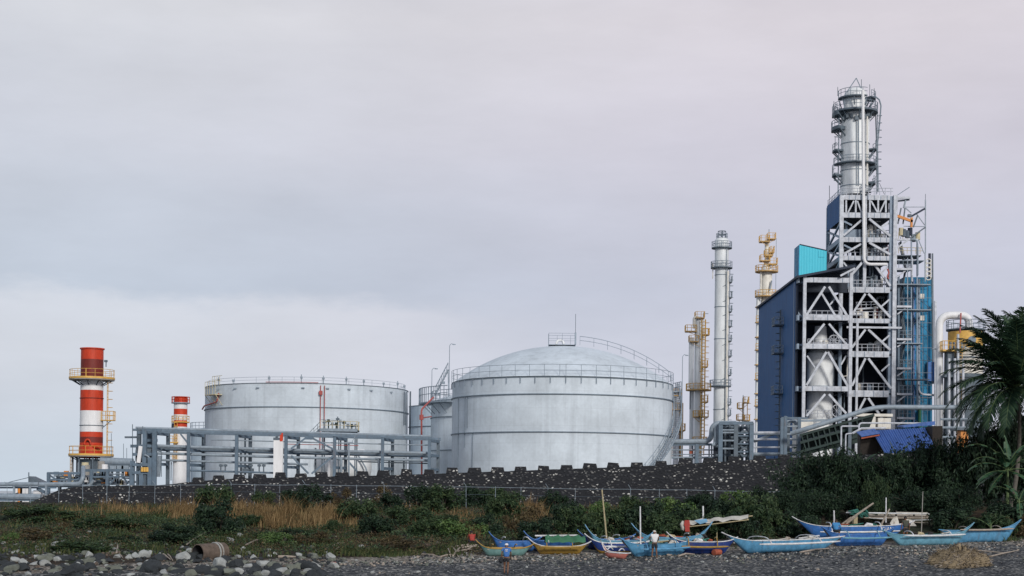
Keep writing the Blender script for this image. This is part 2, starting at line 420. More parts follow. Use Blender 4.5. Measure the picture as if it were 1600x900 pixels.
    def ladder(s, x, y, z0, z1, w=0.5, r=0.03, nx=1.0, ny=0.0, step=0.45, cage=False):
        px, py = -ny*w/2, nx*w/2
        s.tube([(x-px,y-py,z0),(x-px,y-py,z1)], r, 4); s.tube([(x+px,y+py,z0),(x+px,y+py,z1)], r, 4)
        z = z0 + step
        while z < z1:
            s.tube([(x-px,y-py,z),(x+px,y+py,z)], r*.8, 4); z += step
        if cage:
            z = z0 + 2.2
            while z <= z1:
                pts = []
                for k in range(7):
                    t = -PI/2 + PI*k/6
                    pts.append((x + nx*0.75*math.cos(t) + (-ny)*0.36*math.sin(t), y + ny*0.75*math.cos(t) + nx*0.36*math.sin(t), z))
                s.tube(pts, r*.8, 4); z += 1.2
        return s
    def build(s, name, parent=None, origin=None, smooth=True, angle=35):
        me = bpy.data.meshes.new(name)
        if origin is None:
            xs = [v[0] for v in s.v]; ys = [v[1] for v in s.v]; zs = [v[2] for v in s.v]
            origin = ((min(xs)+max(xs))/2, (min(ys)+max(ys))/2, min(zs))
        ox, oy, oz = origin
        me.from_pydata([(x-ox, y-oy, z-oz) for x, y, z in s.v], [], s.f)
        for m in s.mats: me.materials.append(MATS[m] if isinstance(m, str) else m)
        if len(s.mats) > 1: me.polygons.foreach_set('material_index', s.m)
        if smooth:
            me.polygons.foreach_set('use_smooth', [True]*len(me.polygons))
            me.set_sharp_from_angle(angle=rad(angle))
        me.update()
        o = bpy.data.objects.new(name, me); COL.objects.link(o)
        if parent is None: o.location = origin
        else: o.parent = parent
        return o

def tag(o, label=None, cat=None, group=None, kind=None):
    if label: o['label'] = label
    if cat: o['category'] = cat
    if group: o['group'] = group
    if kind: o['kind'] = kind
    return o

class Thing:
    """an Empty at the thing's base that parents its parts; parts are written in world coordinates"""
    def __init__(s, name, label, cat, loc, group=None):
        s.loc = Vector(loc); s.parts = []
        s.o = bpy.data.objects.new(name, None); COL.objects.link(s.o)
        s.o.location = s.loc; s.o.empty_display_size = 0.5
        tag(s.o, label, cat, group)
    def p(s, name, m, label=None, sub_of=None):
        b = MB(m); s.parts.append((name, b, label, sub_of)); return b
    def done(s, smooth=True):
        made = {}
        for name, b, label, sub in s.parts:
            if not b.v: continue
            o = b.build(name, made.get(id(sub), s.o) if sub else s.o, s.loc, smooth)
            if label: o['label'] = label
            made[id(b)] = o
        return s.o

def single(name, b, label, cat, group=None, origin=None, smooth=True):
    return tag(b.build(name, None, origin, smooth), label, cat, group)

def copy_tree(o, parent=None):
    c = o.copy(); COL.objects.link(c)
    if parent is not None: c.parent = parent
    for ch in list(o.children): copy_tree(ch, c)
    return c

def bend(pts, rr=0.6, n=5):
    """polyline with rounded corners"""
    pts = [Vector(p) for p in pts]; out = [pts[0]]
    for a, b, c in zip(pts, pts[1:], pts[2:]):
        d1 = (a-b); d2 = (c-b); r = min(rr, d1.length*.49, d2.length*.49)
        p0 = b + d1.normalized()*r; p1 = b + d2.normalized()*r
        for k in range(n+1):
            t = k/n; out.append(p0*(1-t)**2 + b*2*t*(1-t) + p1*t*t)
    out.append(pts[-1]); return out
#@@SETTING

# ================================================================== CAMERA, SKY, SUN
cam = bpy.data.cameras.new('camera'); camo = bpy.data.objects.new('camera', cam); COL.objects.link(camo)
cam.sensor_width = 36.0; cam.lens = 36.0 * F / 1600.0
cam.shift_y = (HY - 450.0) / 1600.0
cam.clip_start = 1.0; cam.clip_end = 20000.0
camo.matrix_world = Matrix.Translation((0, 0, CZ)) @ Matrix.Rotation(rad(90), 4, 'X') @ Matrix.Rotation(ROLL, 4, 'Z')
SC.camera = camo
SC.view_settings.view_transform = 'Standard'; SC.view_settings.look = 'None'
SC.view_settings.exposure = 0.0; SC.view_settings.gamma = 1.0; SC.view_settings.use_curve_mapping = False
SC.render.engine = 'CYCLES'
SC.cycles.max_bounces = 5; SC.cycles.diffuse_bounces = 3; SC.cycles.glossy_bounces = 2
SC.cycles.use_denoising = True

SUN_EL, SUN_AZ = 26.0, 158.0            # azimuth clockwise from +Y (the view direction): behind the camera, to the right
world = bpy.data.worlds.new('World'); SC.world = world; world.use_nodes = True
def sky():
    nt = world.node_tree; bg = nt.nodes['Background']; L = nt.links
    st = nt.nodes.new('ShaderNodeTexSky'); st.sky_type = 'NISHITA'; st.sun_disc = False
    st.sun_elevation = rad(SUN_EL); st.sun_rotation = rad(SUN_AZ); st.air_density = 1.2; st.dust_density = 2.5
    tc = nt.nodes.new('ShaderNodeTexCoord')
    sp = nt.nodes.new('ShaderNodeSeparateXYZ'); L.new(tc.outputs['Generated'], sp.inputs[0])
    def N(scale, stretch, detail=5, rough=.55, off=(0, 0, 0)):
        mp = nt.nodes.new('ShaderNodeMapping'); mp.inputs['Scale'].default_value = stretch; mp.inputs['Location'].default_value = off
        L.new(tc.outputs['Generated'], mp.inputs['Vector'])
        n = nt.nodes.new('ShaderNodeTexNoise'); n.inputs['Scale'].default_value = scale; n.inputs['Detail'].default_value = detail; n.inputs['Roughness'].default_value = rough
        L.new(mp.outputs[0], n.inputs['Vector']); return n.outputs['Fac']
    def M(op, a, c):
        q = nt.nodes.new('ShaderNodeMath'); q.operation = op
        for i, s in enumerate((a, c)):
            if isinstance(s, (int, float)): q.inputs[i].default_value = s
            else: L.new(s, q.inputs[i])
        return q.outputs[0]
    def st_(x, a, c):
        r = nt.nodes.new('ShaderNodeMapRange'); r.interpolation_type = 'SMOOTHSTEP'; r.inputs['From Min'].default_value = a; r.inputs['From Max'].default_value = c
        L.new(x, r.inputs['Value']); return r.outputs['Result']
    z = M('ADD', sp.outputs['Z'], M('MULTIPLY', M('SUBTRACT', N(2.2, (1, 1, 3.0)), .5), 0.09))
    r = nt.nodes.new('ShaderNodeValToRGB'); e = r.color_ramp.elements
    stops = [(0.0, (.575, .615, .70)), (.04, (.59, .615, .70)), (.085, (.575, .595, .685)), (.125, (.525, .55, .645)), (.17, (.555, .565, .65)), (.22, (.615, .60, .67)), (.29, (.67, .64, .68)), (.38, (.58, .57, .63)), (.6, (.34, .36, .43)), (.9, (.25, .275, .34))]
    e[0].position, e[0].color = stops[0][0], (*stops[0][1], 1); e[1].position, e[1].color = stops[-1][0], (*stops[-1][1], 1)
    for p, c in stops[1:-1]:
        q = e.new(p); q.color = (*c, 1)
    L.new(z, r.inputs['Fac'])
    # the paler cloud bank low in the sky, clear-edged towards the seaward side
    nb = N(6.0, (1, 1, 2.6), 7, .6, (1.3, 0, .4))
    top = M('ADD', M('MULTIPLY', M('SUBTRACT', nb, .5), 0.075), 0.122)
    bank = st_(M('SUBTRACT', top, sp.outputs['Z']), -0.004, 0.012)
    side = st_(sp.outputs['X'], 0.05, -0.12)
    fade = st_(sp.outputs['Z'], 0.02, 0.09)
    bank = M('MULTIPLY', M('MULTIPLY', bank, side), fade)
    mx = nt.nodes.new('ShaderNodeMixRGB'); mx.inputs[2].default_value = (.665, .655, .725, 1)
    L.new(M('MULTIPLY', bank, .92), mx.inputs[0]); L.new(r.outputs[0], mx.inputs[1])
    # soft mottling of the overcast
    mot = M('ADD', M('MULTIPLY', N(5.0, (1, 1, 3.5), 6, .6, (4, 2, 0)), 0.34), 0.83)
    sc = nt.nodes.new('ShaderNodeVectorMath'); sc.operation = 'SCALE'; L.new(mx.outputs[0], sc.inputs[0]); L.new(M('MULTIPLY', mot, 10.7), sc.inputs['Scale'])
    # the overcast turns cooler towards the open sea
    tn = nt.nodes.new('ShaderNodeMixRGB'); tn.inputs[1].default_value = (1.0, .985, 1.0, 1); tn.inputs[2].default_value = (.95, 1.01, 1.01, 1)
    L.new(st_(sp.outputs['X'], 0.22, -0.30), tn.inputs[0])
    tm = nt.nodes.new('ShaderNodeMixRGB'); tm.blend_type = 'MULTIPLY'; tm.inputs[0].default_value = 1.0; L.new(sc.outputs[0], tm.inputs[1]); L.new(tn.outputs[0], tm.inputs[2])
    fin = nt.nodes.new('ShaderNodeMixRGB'); fin.inputs[0].default_value = 0.96
    L.new(st.outputs[0], fin.inputs[1]); L.new(tm.outputs[0], fin.inputs[2])
    L.new(fin.outputs[0], bg.inputs['Color']); bg.inputs['Strength'].default_value = 0.1
sky()
sun = bpy.data.lights.new('sun', 'SUN'); suno = bpy.data.objects.new('sun', sun); COL.objects.link(suno)
sun.energy = 2.3; sun.angle = rad(10); sun.color = (1.0, 0.95, 0.88)
sd = Vector((math.sin(rad(SUN_AZ))*math.cos(rad(SUN_EL)), math.cos(rad(SUN_AZ))*math.cos(rad(SUN_EL)), math.sin(rad(SUN_EL))))
suno.rotation_euler = (-sd).to_track_quat('-Z', 'Y').to_euler(); suno.location = (60, -60, 80)

# ================================================================== GROUND AND SEA
def sheet(name, xs, ys, zf, m):
    b = MB(m); nx = len(xs)
    v = [(x, y, zf(x, y)) for y in ys for x in xs]
    f = [(j*nx+i, j*nx+i+1, (j+1)*nx+i+1, (j+1)*nx+i) for j in range(len(ys)-1) for i in range(nx-1)]
    b.add(v, f); o = b.build(name, None, (0, 0, 0), True, 180); o['kind'] = 'structure'; return o
def frange(a, b, s):
    n = int(round((b-a)/s)); return [a + (b-a)*i/n for i in range(n+1)]
xs = [-400, -200, -120, -80] + frange(-60, 60, 0.8) + [80, 120, 200, 400]
ys = [-200, 0, 40, 60, 70, 76] + frange(80, 152, 0.6)
def shore_z(x, y):
    y = min(y, wall_y(x) + 0.4)
    return ground_z(x, min(y, 152)) if y < 152 else ground_z(x, y)
xs_b = xs
b = MB('shore_ground')
rows = []
for y in ys + [153]:
    rows.append(y)
v = []
for j, y in enumerate(rows):
    for x in xs:
        yy = y if y < 152.5 else wall_y(x) + 0.5
        yy = min(yy, wall_y(x) + 0.5)
        v.append((x, yy, lerp_table(SHORE, yy) if abs(x) > 61 else ground_z(x, min(yy, wall_y(x)-0.2))))
nx = len(xs)
b.add(v, [(j*nx+i, j*nx+i+1, (j+1)*nx+i+1, (j+1)*nx+i) for j in range(len(rows)-1) for i in range(nx-1)])
o = b.build('beach_ground', None, (0, 0, 0), True, 180); o['kind'] = 'structure'
o['label'] = 'dark gravel beach rising to a scrubby brown bank'

b = MB('plant_yard'); us = [-1200, -400, -100, 0, 30, 50, 62, 75, 90, 110, 130, 190, 250, 300, 350, 500, 670, 800, 995, 1227, 1500, 1900, 2600]
rows = [0, 8, 20, 60, 130, 260, 500, 1100]
v = []
for d in rows:
    for u in us:
        k = (u - 800) / F
        Y = 155.5 / (1 + 0.165 * k) + 0.45 + d
        v.append((k * Y, Y, lerp_table(PLATEAU, u)))
nx = len(us)
b.add(v, [(j*nx+i, j*nx+i+1, (j+1)*nx+i+1, (j+1)*nx+i) for j in range(len(rows)-1) for i in range(nx-1)])
o = b.build('plant_yard_ground', None, (0, 0, 0), True, 180); o['kind'] = 'structure'

b = MB('sea_water'); b.add([(-9000, -3000, -0.6), (9000, -3000, -0.6), (9000, 15000, -0.6), (-9000, 15000, -0.6)], [(0, 1, 2, 3)])
o = b.build('sea', None, (0, 0, 0), False); o['kind'] = 'structure'

# ================================================================== RUBBLE SEA WALL
def sea_wall():
    t = Thing('sea_wall', 'dark rubble stone sea wall with a crenellated top below the tanks', 'wall', (0, 155.5, 3))
    body = t.p('wall_body', 'rubble_masonry')
    us = list(range(-60, 1900, 14)); top = []; v = []
    for u in us:
        k = (u - 800)/F; Y = 155.5/(1 + 0.165*k); x = k*Y
        zt = lerp_table(WALLTOP, u) + 0.05*nz(x, 0, .9)
        j = 0.06*nz(x, 3, 1.1)
        v += [(x, Y - 0.35 + j, 1.6), (x, Y + j, zt), (x, Y + 0.8, zt), (x, Y + 0.8, 1.0)]
    f = []
    for i in range(len(us)-1):
        for q in range(3): f.append((i*4+q, (i+1)*4+q, (i+1)*4+q+1, i*4+q+1))
    body.add(v, f)
    # merlons: first ones near px 290, spaced 33..38 px
    ms = [308, 343, 374, 406, 434, 459, 493, 523, 561, 598, 634.5, 670, 706, 741, 777, 813, 849, 885, 921.5, 958, 995, 1033, 1071, 1110, 1148, 1187, 1226]
    for i, u in enumerate(ms):
        u = (u if u > 600 else 308 + (598-308)*i/9 * 1.0)
        k = (u - 800)/F; Y = 155.5/(1 + 0.165*k); x = k*Y
        zt = lerp_table(WALLTOP, u) - 0.04; h = 0.50 + R.uniform(-.11, .08); w = 0.64 + R.uniform(-.10, .09)
        m = t.p('merlon', 'rubble_masonry'); q = R.uniform(.05, .12)
        m.hexa([(x-w, Y+.02, zt), (x+w, Y+.02, zt), (x+w, Y+.78, zt), (x-w, Y+.78, zt), (x-w+q, Y+.06, zt+h+R.uniform(-.06,.06)), (x+w-q, Y+.06, zt+h+R.uniform(-.06,.06)), (x+w-q, Y+.74, zt+h), (x-w+q, Y+.74, zt+h)])
    t.done()
sea_wall()

def fence():
    t = Thing('post_fence', 'thin galvanised post and rail fence running in front of the dark sea wall', 'fence', (0, 149, 3.0))
    us = [11, 48, 92, 129, 167, 202, 242, 282, 322, 361, 398, 437, 476, 517, 557, 600, 641, 685, 728, 774, 814, 856, 899, 941, 985, 1030, 1073, 1117, 1160, 1203, 1246, 1290]
    pts = []
    for i, u in enumerate(us):
        Y = 150.0 - 0.165*(u-800)/F*150 - 1.6; k = (u-800)/F; x = k*Y
        yt = lerp_table([(0, 760), (92, 759), (282, 757.5), (398, 757), (560, 759), (774, 762), (940, 764), (1200, 768)], u)
        zt = zy(yt, u, Y) + R.uniform(-.04, .04); pts.append(Vector((x, Y, zt)))
        p = t.p('post', 'galv'); tilt = R.uniform(-.05, .05)
        p.tube([(x + tilt, Y, ground_z(x, Y) - 0.2), (x, Y, zt + 0.10)], 0.022, 6)
        if i % 3 == 0: p.tube([(x, Y, zt+.1), (x-.22, Y-.1, zt+0.42)], 0.025, 5)
    r = t.p('rail', 'galv'); r.tube(pts, 0.021, 6)
    w = t.p('wire', 'galv_dark')
    for d in (.7,):
        w.tube([p - Vector((0, 0, d)) for p in pts], 0.012, 4)
    t.done()
fence()
#@@PLANT

# ================================================================== STORAGE TANKS
def rim_pt(cx, cy, r, a, z): return (cx + r*math.sin(rad(a)), cy - r*math.cos(rad(a)), z)

def tank(label, px, Y, r, ztop, zbase, rings, m='tank_paint', roof=0.6, seg=128):
    X = (px-800)*Y/F
    t = Thing('storage_tank', label, 'tank', (X, Y, zbase))
    s = t.p('shell', m); s.lathe(X, Y, [(r, zbase), (r, ztop)], seg, cap=False)
    prof = [(r*math.cos(PI/2*k/10*0.999) if False else r*(1-k/10), ztop + roof*math.sqrt(max(0, 1-(1-k/10)**2)) if False else ztop + roof*(1-((1-k/10)**2))) for k in range(10)]
    rf = t.p('roof', m); rf.lathe(X, Y, [(r-.01, ztop-.05)] + prof[1:] + [(0.05, ztop+roof)], seg, cap=False)
    for z in rings:
        g = t.p('wind_girder', 'tank_seam'); g.arc(X, Y, r-.02, r+.16, z-.055, z+.055, seg=seg)
    k = t.p('rim', 'tank_seam' if roof < .5 or roof > 2 else 'galv_dark'); k.arc(X, Y, r-.05, r+.07, ztop-.07, ztop+.02, seg=seg)
    return t, X

# --- wide open-topped looking tank
Yt = 250; rt = 15.7; Xt = (478.5-800)*Yt/F
t, X = tank('wide flat-topped pale grey tank behind the long pipe rack', 478.5, Yt, rt, 20.5, 4.4, [17.0])
rl = t.p('railing', 'galv'); rl.rail_arc(X, Yt, rt-.4, 20.5, 0, 360, 0.9, 0.022, 4.1, 60)
pf = t.p('platform', 'pale_yellow')
a0 = -82
cxp, cyp, _ = rim_pt(X, Yt, rt+.9, -60, 0)
pf.arc(X, Yt, rt+.05, rt+1.3, 18.9, 19.0, -57, -46); pf.rail_arc(X, Yt, rt+1.25, 19.0, -57, -46, 1.9, .035, .8)
pf.rail_arc(X, Yt, rt+.1, 20.4, -57, -46, 1.4, .035, .8)
for a in (-57, -51.5, -46): pf.beam(rim_pt(X, Yt, rt+1.2, a, 18.9), rim_pt(X, Yt, rt+.05, a, 17.4), .07)
rp = t.p('foam_pipe', 'red_pipe')
rp.tube(bend([rim_pt(X, Yt, rt+.3, -48, 19.2), rim_pt(X, Yt, rt+.4, -49, 17.9), rim_pt(X, Yt, rt+.5, -58, 17.6), rim_pt(X, Yt, rt+.5, -66, 17.5), rim_pt(X, Yt, rt+.6, -70, 17.0)], .4), .11, 6)
rp2 = t.p('foam_pipe', 'red_pipe')
ac = math.degrees(math.asin(((520-478.5)*Yt/F)/rt))
for da in (-1.1, 1.0):
    rp2.tube([rim_pt(X, Yt, rt+.3, ac+da, 8), rim_pt(X, Yt, rt+.3, ac+da, 20.2)], .06, 6)
rp2.tube([rim_pt(X, Yt, rt+.3, a, 20.6 + .0*a) for a in range(int(ac)-30, int(ac)+2, 4)], .05, 5)
rp2.box(*(lambda p: (p[0]-.25, p[0]+.25, p[1]-.2, p[1]+.1, p[2]-.3, p[2]+.3))(rim_pt(X, Yt, rt+.3, ac-1, 19.1)))
cd = t.p('downpipe', 'galv_dark')
for a in (76, 79.5): cd.tube([rim_pt(X, Yt, rt+.2, a, 20.2), rim_pt(X, Yt, rt+.2, a, 15)], .07, 6)
cd.tube([rim_pt(X, Yt, rt+.5, 86, 20.4), rim_pt(X, Yt, rt+.5, 86, 4.4)], .12, 6)
fx = t.p('rim_fitting', 'galv')
for a in (-52, -38, -14, 4, 16, 29, 40, 55, 70, 82):
    p = rim_pt(X, Yt, rt-.3, a, 20.55); hh = R.uniform(.5, 1.3)
    fx.tube([p, (p[0], p[1], p[2]+hh)], .07, 5); fx.box(p[0]-.16, p[0]+.16, p[1]-.16, p[1]+.16, p[2]+hh*.5, p[2]+hh*.5+.3)
for a in (-50, -35, -20, 5, 18, 30, 44, 60): # small roof-edge vents hanging under the rim
    p = rim_pt(X, Yt, rt+.12, a, 19.7); fx.box(p[0]-.22, p[0]+.22, p[1]-.1, p[1]+.05, p[2], p[2]+.18)
t.done()

# --- small one peeping out at its seaward side
t, X = tank('small grey tank mostly hidden behind the wide flat-topped tank', 345, 305, 5.7, zy(672, 310, 305), 3.9, [], 'tank_paint_grey')
t.p('railing', 'galv').rail_arc(X, 305, 5.8, zy(672, 310, 305), -90, 90, 1.3, .05, 1.1)
t.p('gallery', 'galv_dark').arc(X, 305, 5.5, 6.3, zy(672, 310, 305)-.4, zy(672, 310, 305)-.05, -110, 90)
t.done()

# --- tank in the gap
t, X = tank('slim grey tank standing in the gap between the wide tank and the domed tanks', 708, 292, 8.2, zy(632, 650, 284), 4.8, [zy(665, 650, 284)], 'tank_paint_grey')
t.done()

# --- mid tank
Ym, rm = 246, 11.4; Xm = (788.5-800)*Ym/F; zm = zy(626, 690, Ym-4)
t, X = tank('grey tank with a railed stair platform half hidden behind the domed tank', 788.5, Ym, rm, zm, 5.0, [zy(652.5, 690, Ym-4), zy(704, 690, Ym-4)], roof=2.2)
rl = t.p('railing', 'galv'); rl.rail_arc(X, Ym, rm, zm, -150, 90, 1.5, .045, 1.8)
pf = t.p('platform', 'galv'); pf.arc(X, Ym, rm-.2, rm+2.0, zm-.5, zm-.3, -88, -40); pf.rail_arc(X, Ym, rm+1.9, zm-.3, -88, -40, 2.2, .06, .8)
for a in (-80, -70, -60, -50): pf.beam(rim_pt(X, Ym, rm+1.5, a, zm-.5), rim_pt(X, Ym, rm, a, zm-2.0), .08)
br = t.p('stair', 'galv')
p0, p1 = P(680, 616, Ym-7), P(700, 578, Ym-7)
for dy in (0, .9):
    br.beam(p0+Vector((0, dy, 0)), p1+Vector((0, dy, 0)), .06, .16); br.tube([p0+Vector((0, dy, 1.1)), p1+Vector((0, dy, 1.1))], .035, 5)
for k in range(9):
    q = p0.lerp(p1, k/8); br.box(q.x-.2, q.x+.2, q.y, q.y+.9, q.z, q.z+.06)
    br.tube([q, q+Vector((0, 0, 1.1))], .035, 4)
br.beam(p1+Vector((0, .4, 0)), P(701, 620, Ym-7)+Vector((0, .4, 0)), .14)
for q in (P(686, 618, Ym-8), P(693, 600, Ym-8)):
    br.box(q.x-.2, q.x+.2, q.y, q.y+.4, q.z, q.z+.4)
t.done()

# --- domed tank
Yd, rd_ = 215, 14.75; zd = 19.3
t, X = tank('big white domed tank with a railed rim, nearest to the crenellated sea wall', 876.5, Yd, rd_, zd, 5.2, [17.15, 12.4], roof=0.2)
dm = t.p('dome', 'tank_paint'); hdome = 5.2
Rs = (rd_**2 + hdome**2)/(2*hdome); prof = []
amax = math.asin(rd_*.985/Rs)
for k in range(17):
    a = amax*(1-k/16); prof.append((max(.02, Rs*math.sin(a)), zd - .05 + Rs*math.cos(a) - (Rs-hdome)))
dm.lathe(X, Yd, prof, 128, cap=False)
rl = t.p('railing', 'galv'); rl.rail_arc(X, Yd, rd_+.12, zd+.05, 0, 360, 1.5, .028, 1.93, 96)
n = 48
for k in range(n):
    p = rim_pt(X, Yd, rd_+.12, 360*k/n, zd); rl.tube([p, (p[0], p[1], zd-.8)], .045, 4)
    rl.add([], [])
tp = t.p('roof_stand', 'galv'); za = zd + hdome + .1
tp.box(X-1.9, X+1.7, Yd-1.5, Yd+1.5, za-.06, za)
tp.rail([(X-1.9, Yd-1.5, za), (X+1.7, Yd-1.5, za), (X+1.7, Yd+1.5, za), (X-1.9, Yd+1.5, za), (X-1.9, Yd-1.5, za)], 1.5, .020, 1.8)
tp.beam((X+1.65, Yd-1.5, za), (X+1.65, Yd-1.5, za+1.6), .22)
gn = t.p('gooseneck_vent', 'vessel_silver'); gx = X-.4
gn.tube([(gx-.5+.5*(1-math.cos(PI*k/8)), Yd-1.2, za-.2+.55*math.sin(PI*k/8)*1.0+.25) for k in range(9)], .16, 8)
ms = t.p('mast', 'galv_dark'); ms.tube([(X+1.65, Yd-1.4, za+1.5), (X+1.65, Yd-1.4, za+4.1)], .035, 5)
hr = t.p('dome_handrail', 'galv')
for off in (0, 1.0):
    pts = []
    for k in range(14):
        a = .10 + (amax-.10)*k/13; rr_ = Rs*math.sin(a); zz = zd+.3+Rs*math.cos(a)-(Rs-hdome)
        az = rad(78 + off*3); pts.append((X+rr_*math.sin(az), Yd-rr_*math.cos(az)+off*.3, zz))
    hr.rail(pts, 1.15, .018, 1.9)
cv = t.p('conduit', 'tank_seam')
for a, za_, zb_ in ((-68, 17, 8), (-60, 17, 10.5), (-57.5, 17, 13), (-52.5, 12.3, 5.5)): cv.tube([rim_pt(X, Yd, rd_+.06, a, za_), rim_pt(X, Yd, rd_+.06, a, zb_)], .035, 5)
# helical stair on the landward side of the shell
sc_ = t.p('stair', 'galv'); N_ = 44; inn, out = [], []
for k in range(N_+1):
    f = k/N_; a = 38 + 60*f; z = 6.3 + (18.6-6.3)*f
    p, q = Vector(rim_pt(X, Yd, rd_+.25, a, z)), Vector(rim_pt(X, Yd, rd_+1.25, a, z)); inn.append(p); out.append(q)
    if k < N_:
        a2 = a + 1.2; p2, q2 = Vector(rim_pt(X, Yd, rd_+.25, a2, z)), Vector(rim_pt(X, Yd, rd_+1.25, a2, z))
        d = Vector((0, 0, -.06)); sc_.hexa([p+d, q+d, q2+d, p2+d, p, q, q2, p2])
sc_.tube(out, .11, 5); sc_.tube(inn, .09, 5); sc_.rail(out, 1.15, .04, 1.0); sc_.rail(inn, 1.15, .035, 2.0)
for k in (14, 28):
    sc_.beam(out[k], Vector(rim_pt(X, Yd, rd_, 38+60*k/N_, out[k].z-1.6)), .1)
a = 98
sc_.arc(X, Yd, rd_, rd_+1.6, 18.6, 18.75, 96, 108); sc_.rail_arc(X, Yd, rd_+1.5, 18.75, 96, 108, 1.3, .05, .9)
t.done()

# lightning rods / lamp poles among the tanks
def lamp_pole(px, py, Y, zb, label, hook=True):
    p = P(px, py, Y); b = MB('galv')
    b.tube([(p.x, Y, zb), (p.x, Y, p.z)], [.09, .05], 6)
    if hook:
        b.tube([(p.x, Y, p.z), (p.x+.25, Y, p.z+.3), (p.x+.6, Y, p.z+.25)], .05, 5)
        b.box(p.x+.45, p.x+.95, Y-.12, Y+.12, p.z+.12, p.z+.26)
    single('lamp_pole', b, label, 'lamp pole')
lamp_pole(702.5, 540, 255, 5.3, 'thin lamp pole with a hooked top rising above the railed stair platform')
lamp_pole(675, 578, 262, 5.2, 'thin lamp pole beside the red fire pipe, shorter than its neighbour')
lamp_pole(1066.5, 557, 262, 6.0, 'lone lamp pole between the domed tank and the yellow-platformed column')
lamp_pole(1213, 372, 345, 6.0, 'bare thin rod beside the topmost yellow platform', False)

# fire-water riser
b = MB('red_pipe'); q = [P(659, 742, 226), P(658.5, 640, 226), P(677, 621, 232)]
b.tube(bend(q, .6), .13, 8)
b.tube([P(658.5, 653, 226), P(674, 651, 230)], .1, 6); b.tube([P(658.5, 648, 226), P(658.5, 656, 226)], .3, 8)
single('fire_water_pipe', b, 'red fire-water pipe rising between the slim tank and the domed tanks', 'pipe')

# ================================================================== STRIPED CHIMNEYS
def big_stack():
    Y = 235; X = P(142, 745, Y).x; Xt = X
    zf = lambda py: zy(py, 142, Y)
    t = Thing('striped_chimney', 'thick red and white banded chimney with two yellow railed platforms', 'chimney', (X, Y, 4.0))
    s = t.p('shaft', 'red_paint'); r0, r1 = 1.68, 1.62
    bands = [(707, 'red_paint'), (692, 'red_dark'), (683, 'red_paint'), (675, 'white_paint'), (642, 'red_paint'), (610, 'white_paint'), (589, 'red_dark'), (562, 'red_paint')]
    zs = [zf(b_[0]) for b_ in bands] + [zf(545.5)]
    zb = zf(716)
    prof = [(r0, zb)] + [(r0 + (r1-r0)*(z-zb)/(zs[-1]-zb), z) for z in zs[1:]]
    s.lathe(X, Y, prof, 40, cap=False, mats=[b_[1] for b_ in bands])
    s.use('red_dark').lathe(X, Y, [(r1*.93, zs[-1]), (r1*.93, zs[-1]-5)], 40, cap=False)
    rg = t.p('ring', 'red_paint'); rg.arc(X, Y, r1-.15, r1+.16, zs[-1]-.05, zs[-1]+.12, seg=40)
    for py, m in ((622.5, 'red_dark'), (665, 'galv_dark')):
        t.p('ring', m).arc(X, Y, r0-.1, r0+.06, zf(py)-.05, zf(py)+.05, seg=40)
    for py, R_, nm in ((591.5, 3.25, 'platform'), (711, 3.2, 'platform')):
        z = zf(py); pl = t.p(nm, 'concrete'); pl.arc(X, Y, r0, R_, z-.28, z-.02, seg=40)
        pl.use('yellow_paint').arc(X, Y, R_-.06, R_+.05, z-.12, z+.16, seg=40)
        for k in range(10):
            a = 36*k; pl.use('galv_dark').beam(rim_pt(X, Y, R_-.3, a, z-.25), rim_pt(X, Y, r0, a, z-1.0), .12)
        t.p('railing', 'yellow_paint', sub_of=pl).rail_arc(X, Y, R_-.05, z, 0, 360, 1.25, .034, 1.25, 40)
    ld = t.p('ladder', 'yellow_paint'); x_ = X + r0 + .7
    ld.ladder(x_, Y-.2, zf(711), zf(592), .55, .045, 1, 0, .5, cage=True)
    rp_ = t.p('rest_platform', 'yellow_paint'); z = zf(656)
    rp_.box(X+r0-.1, X+r0+1.7, Y-.9, Y+.6, z-.12, z); rp_.rail([(X+r0, Y-.9, z), (X+r0+1.7, Y-.9, z), (X+r0+1.7, Y+.6, z)], 1.25, .05, .6)
    rp_.use('galv_dark').beam((X+r0+1.4, Y-.4, z), (X+r0, Y-.4, z-1.2), .1)
    in_ = t.p('flue_duct', 'red_paint'); zc = zf(699)
    in_.tube([(X-.45+.45*(1-math.cos(PI*k/10)), Y-r0-.35, zc+.35+.75*math.sin(PI*k/10)) for k in range(11)], .13, 8)
    in_.tube([(X+.3, Y-1.2, zc+.1), (X+1.6, Y-1.6, zc+.15)], .35, 10)
    bs = t.p('base', 'galv_dark'); bs.lathe(X, Y, [(1.75, 3.9), (1.75, zf(724)), (2.15, zf(716)-.15)], 32)
    for k in range(8): bs.beam(rim_pt(X, Y, 2.6, 45*k+20, 4), rim_pt(X, Y, 2.6, 45*k+20, zf(713)), .22)
    lp = t.p('ladder', 'ochre'); lp.ladder(X-2.55, Y-1.4, zf(742), zf(712), .8, .05, -1, 0, .5)
    at = t.p('instrument', 'galv_dark'); z = zf(576); at.tube([(X+2.3, Y-1, z+.2), (X+2.3, Y-1, z+1.2)], .08, 5); at.box(X+2.05, X+2.5, Y-1.2, Y-.9, z+.9, z+1.2)
    t.done()
big_stack()

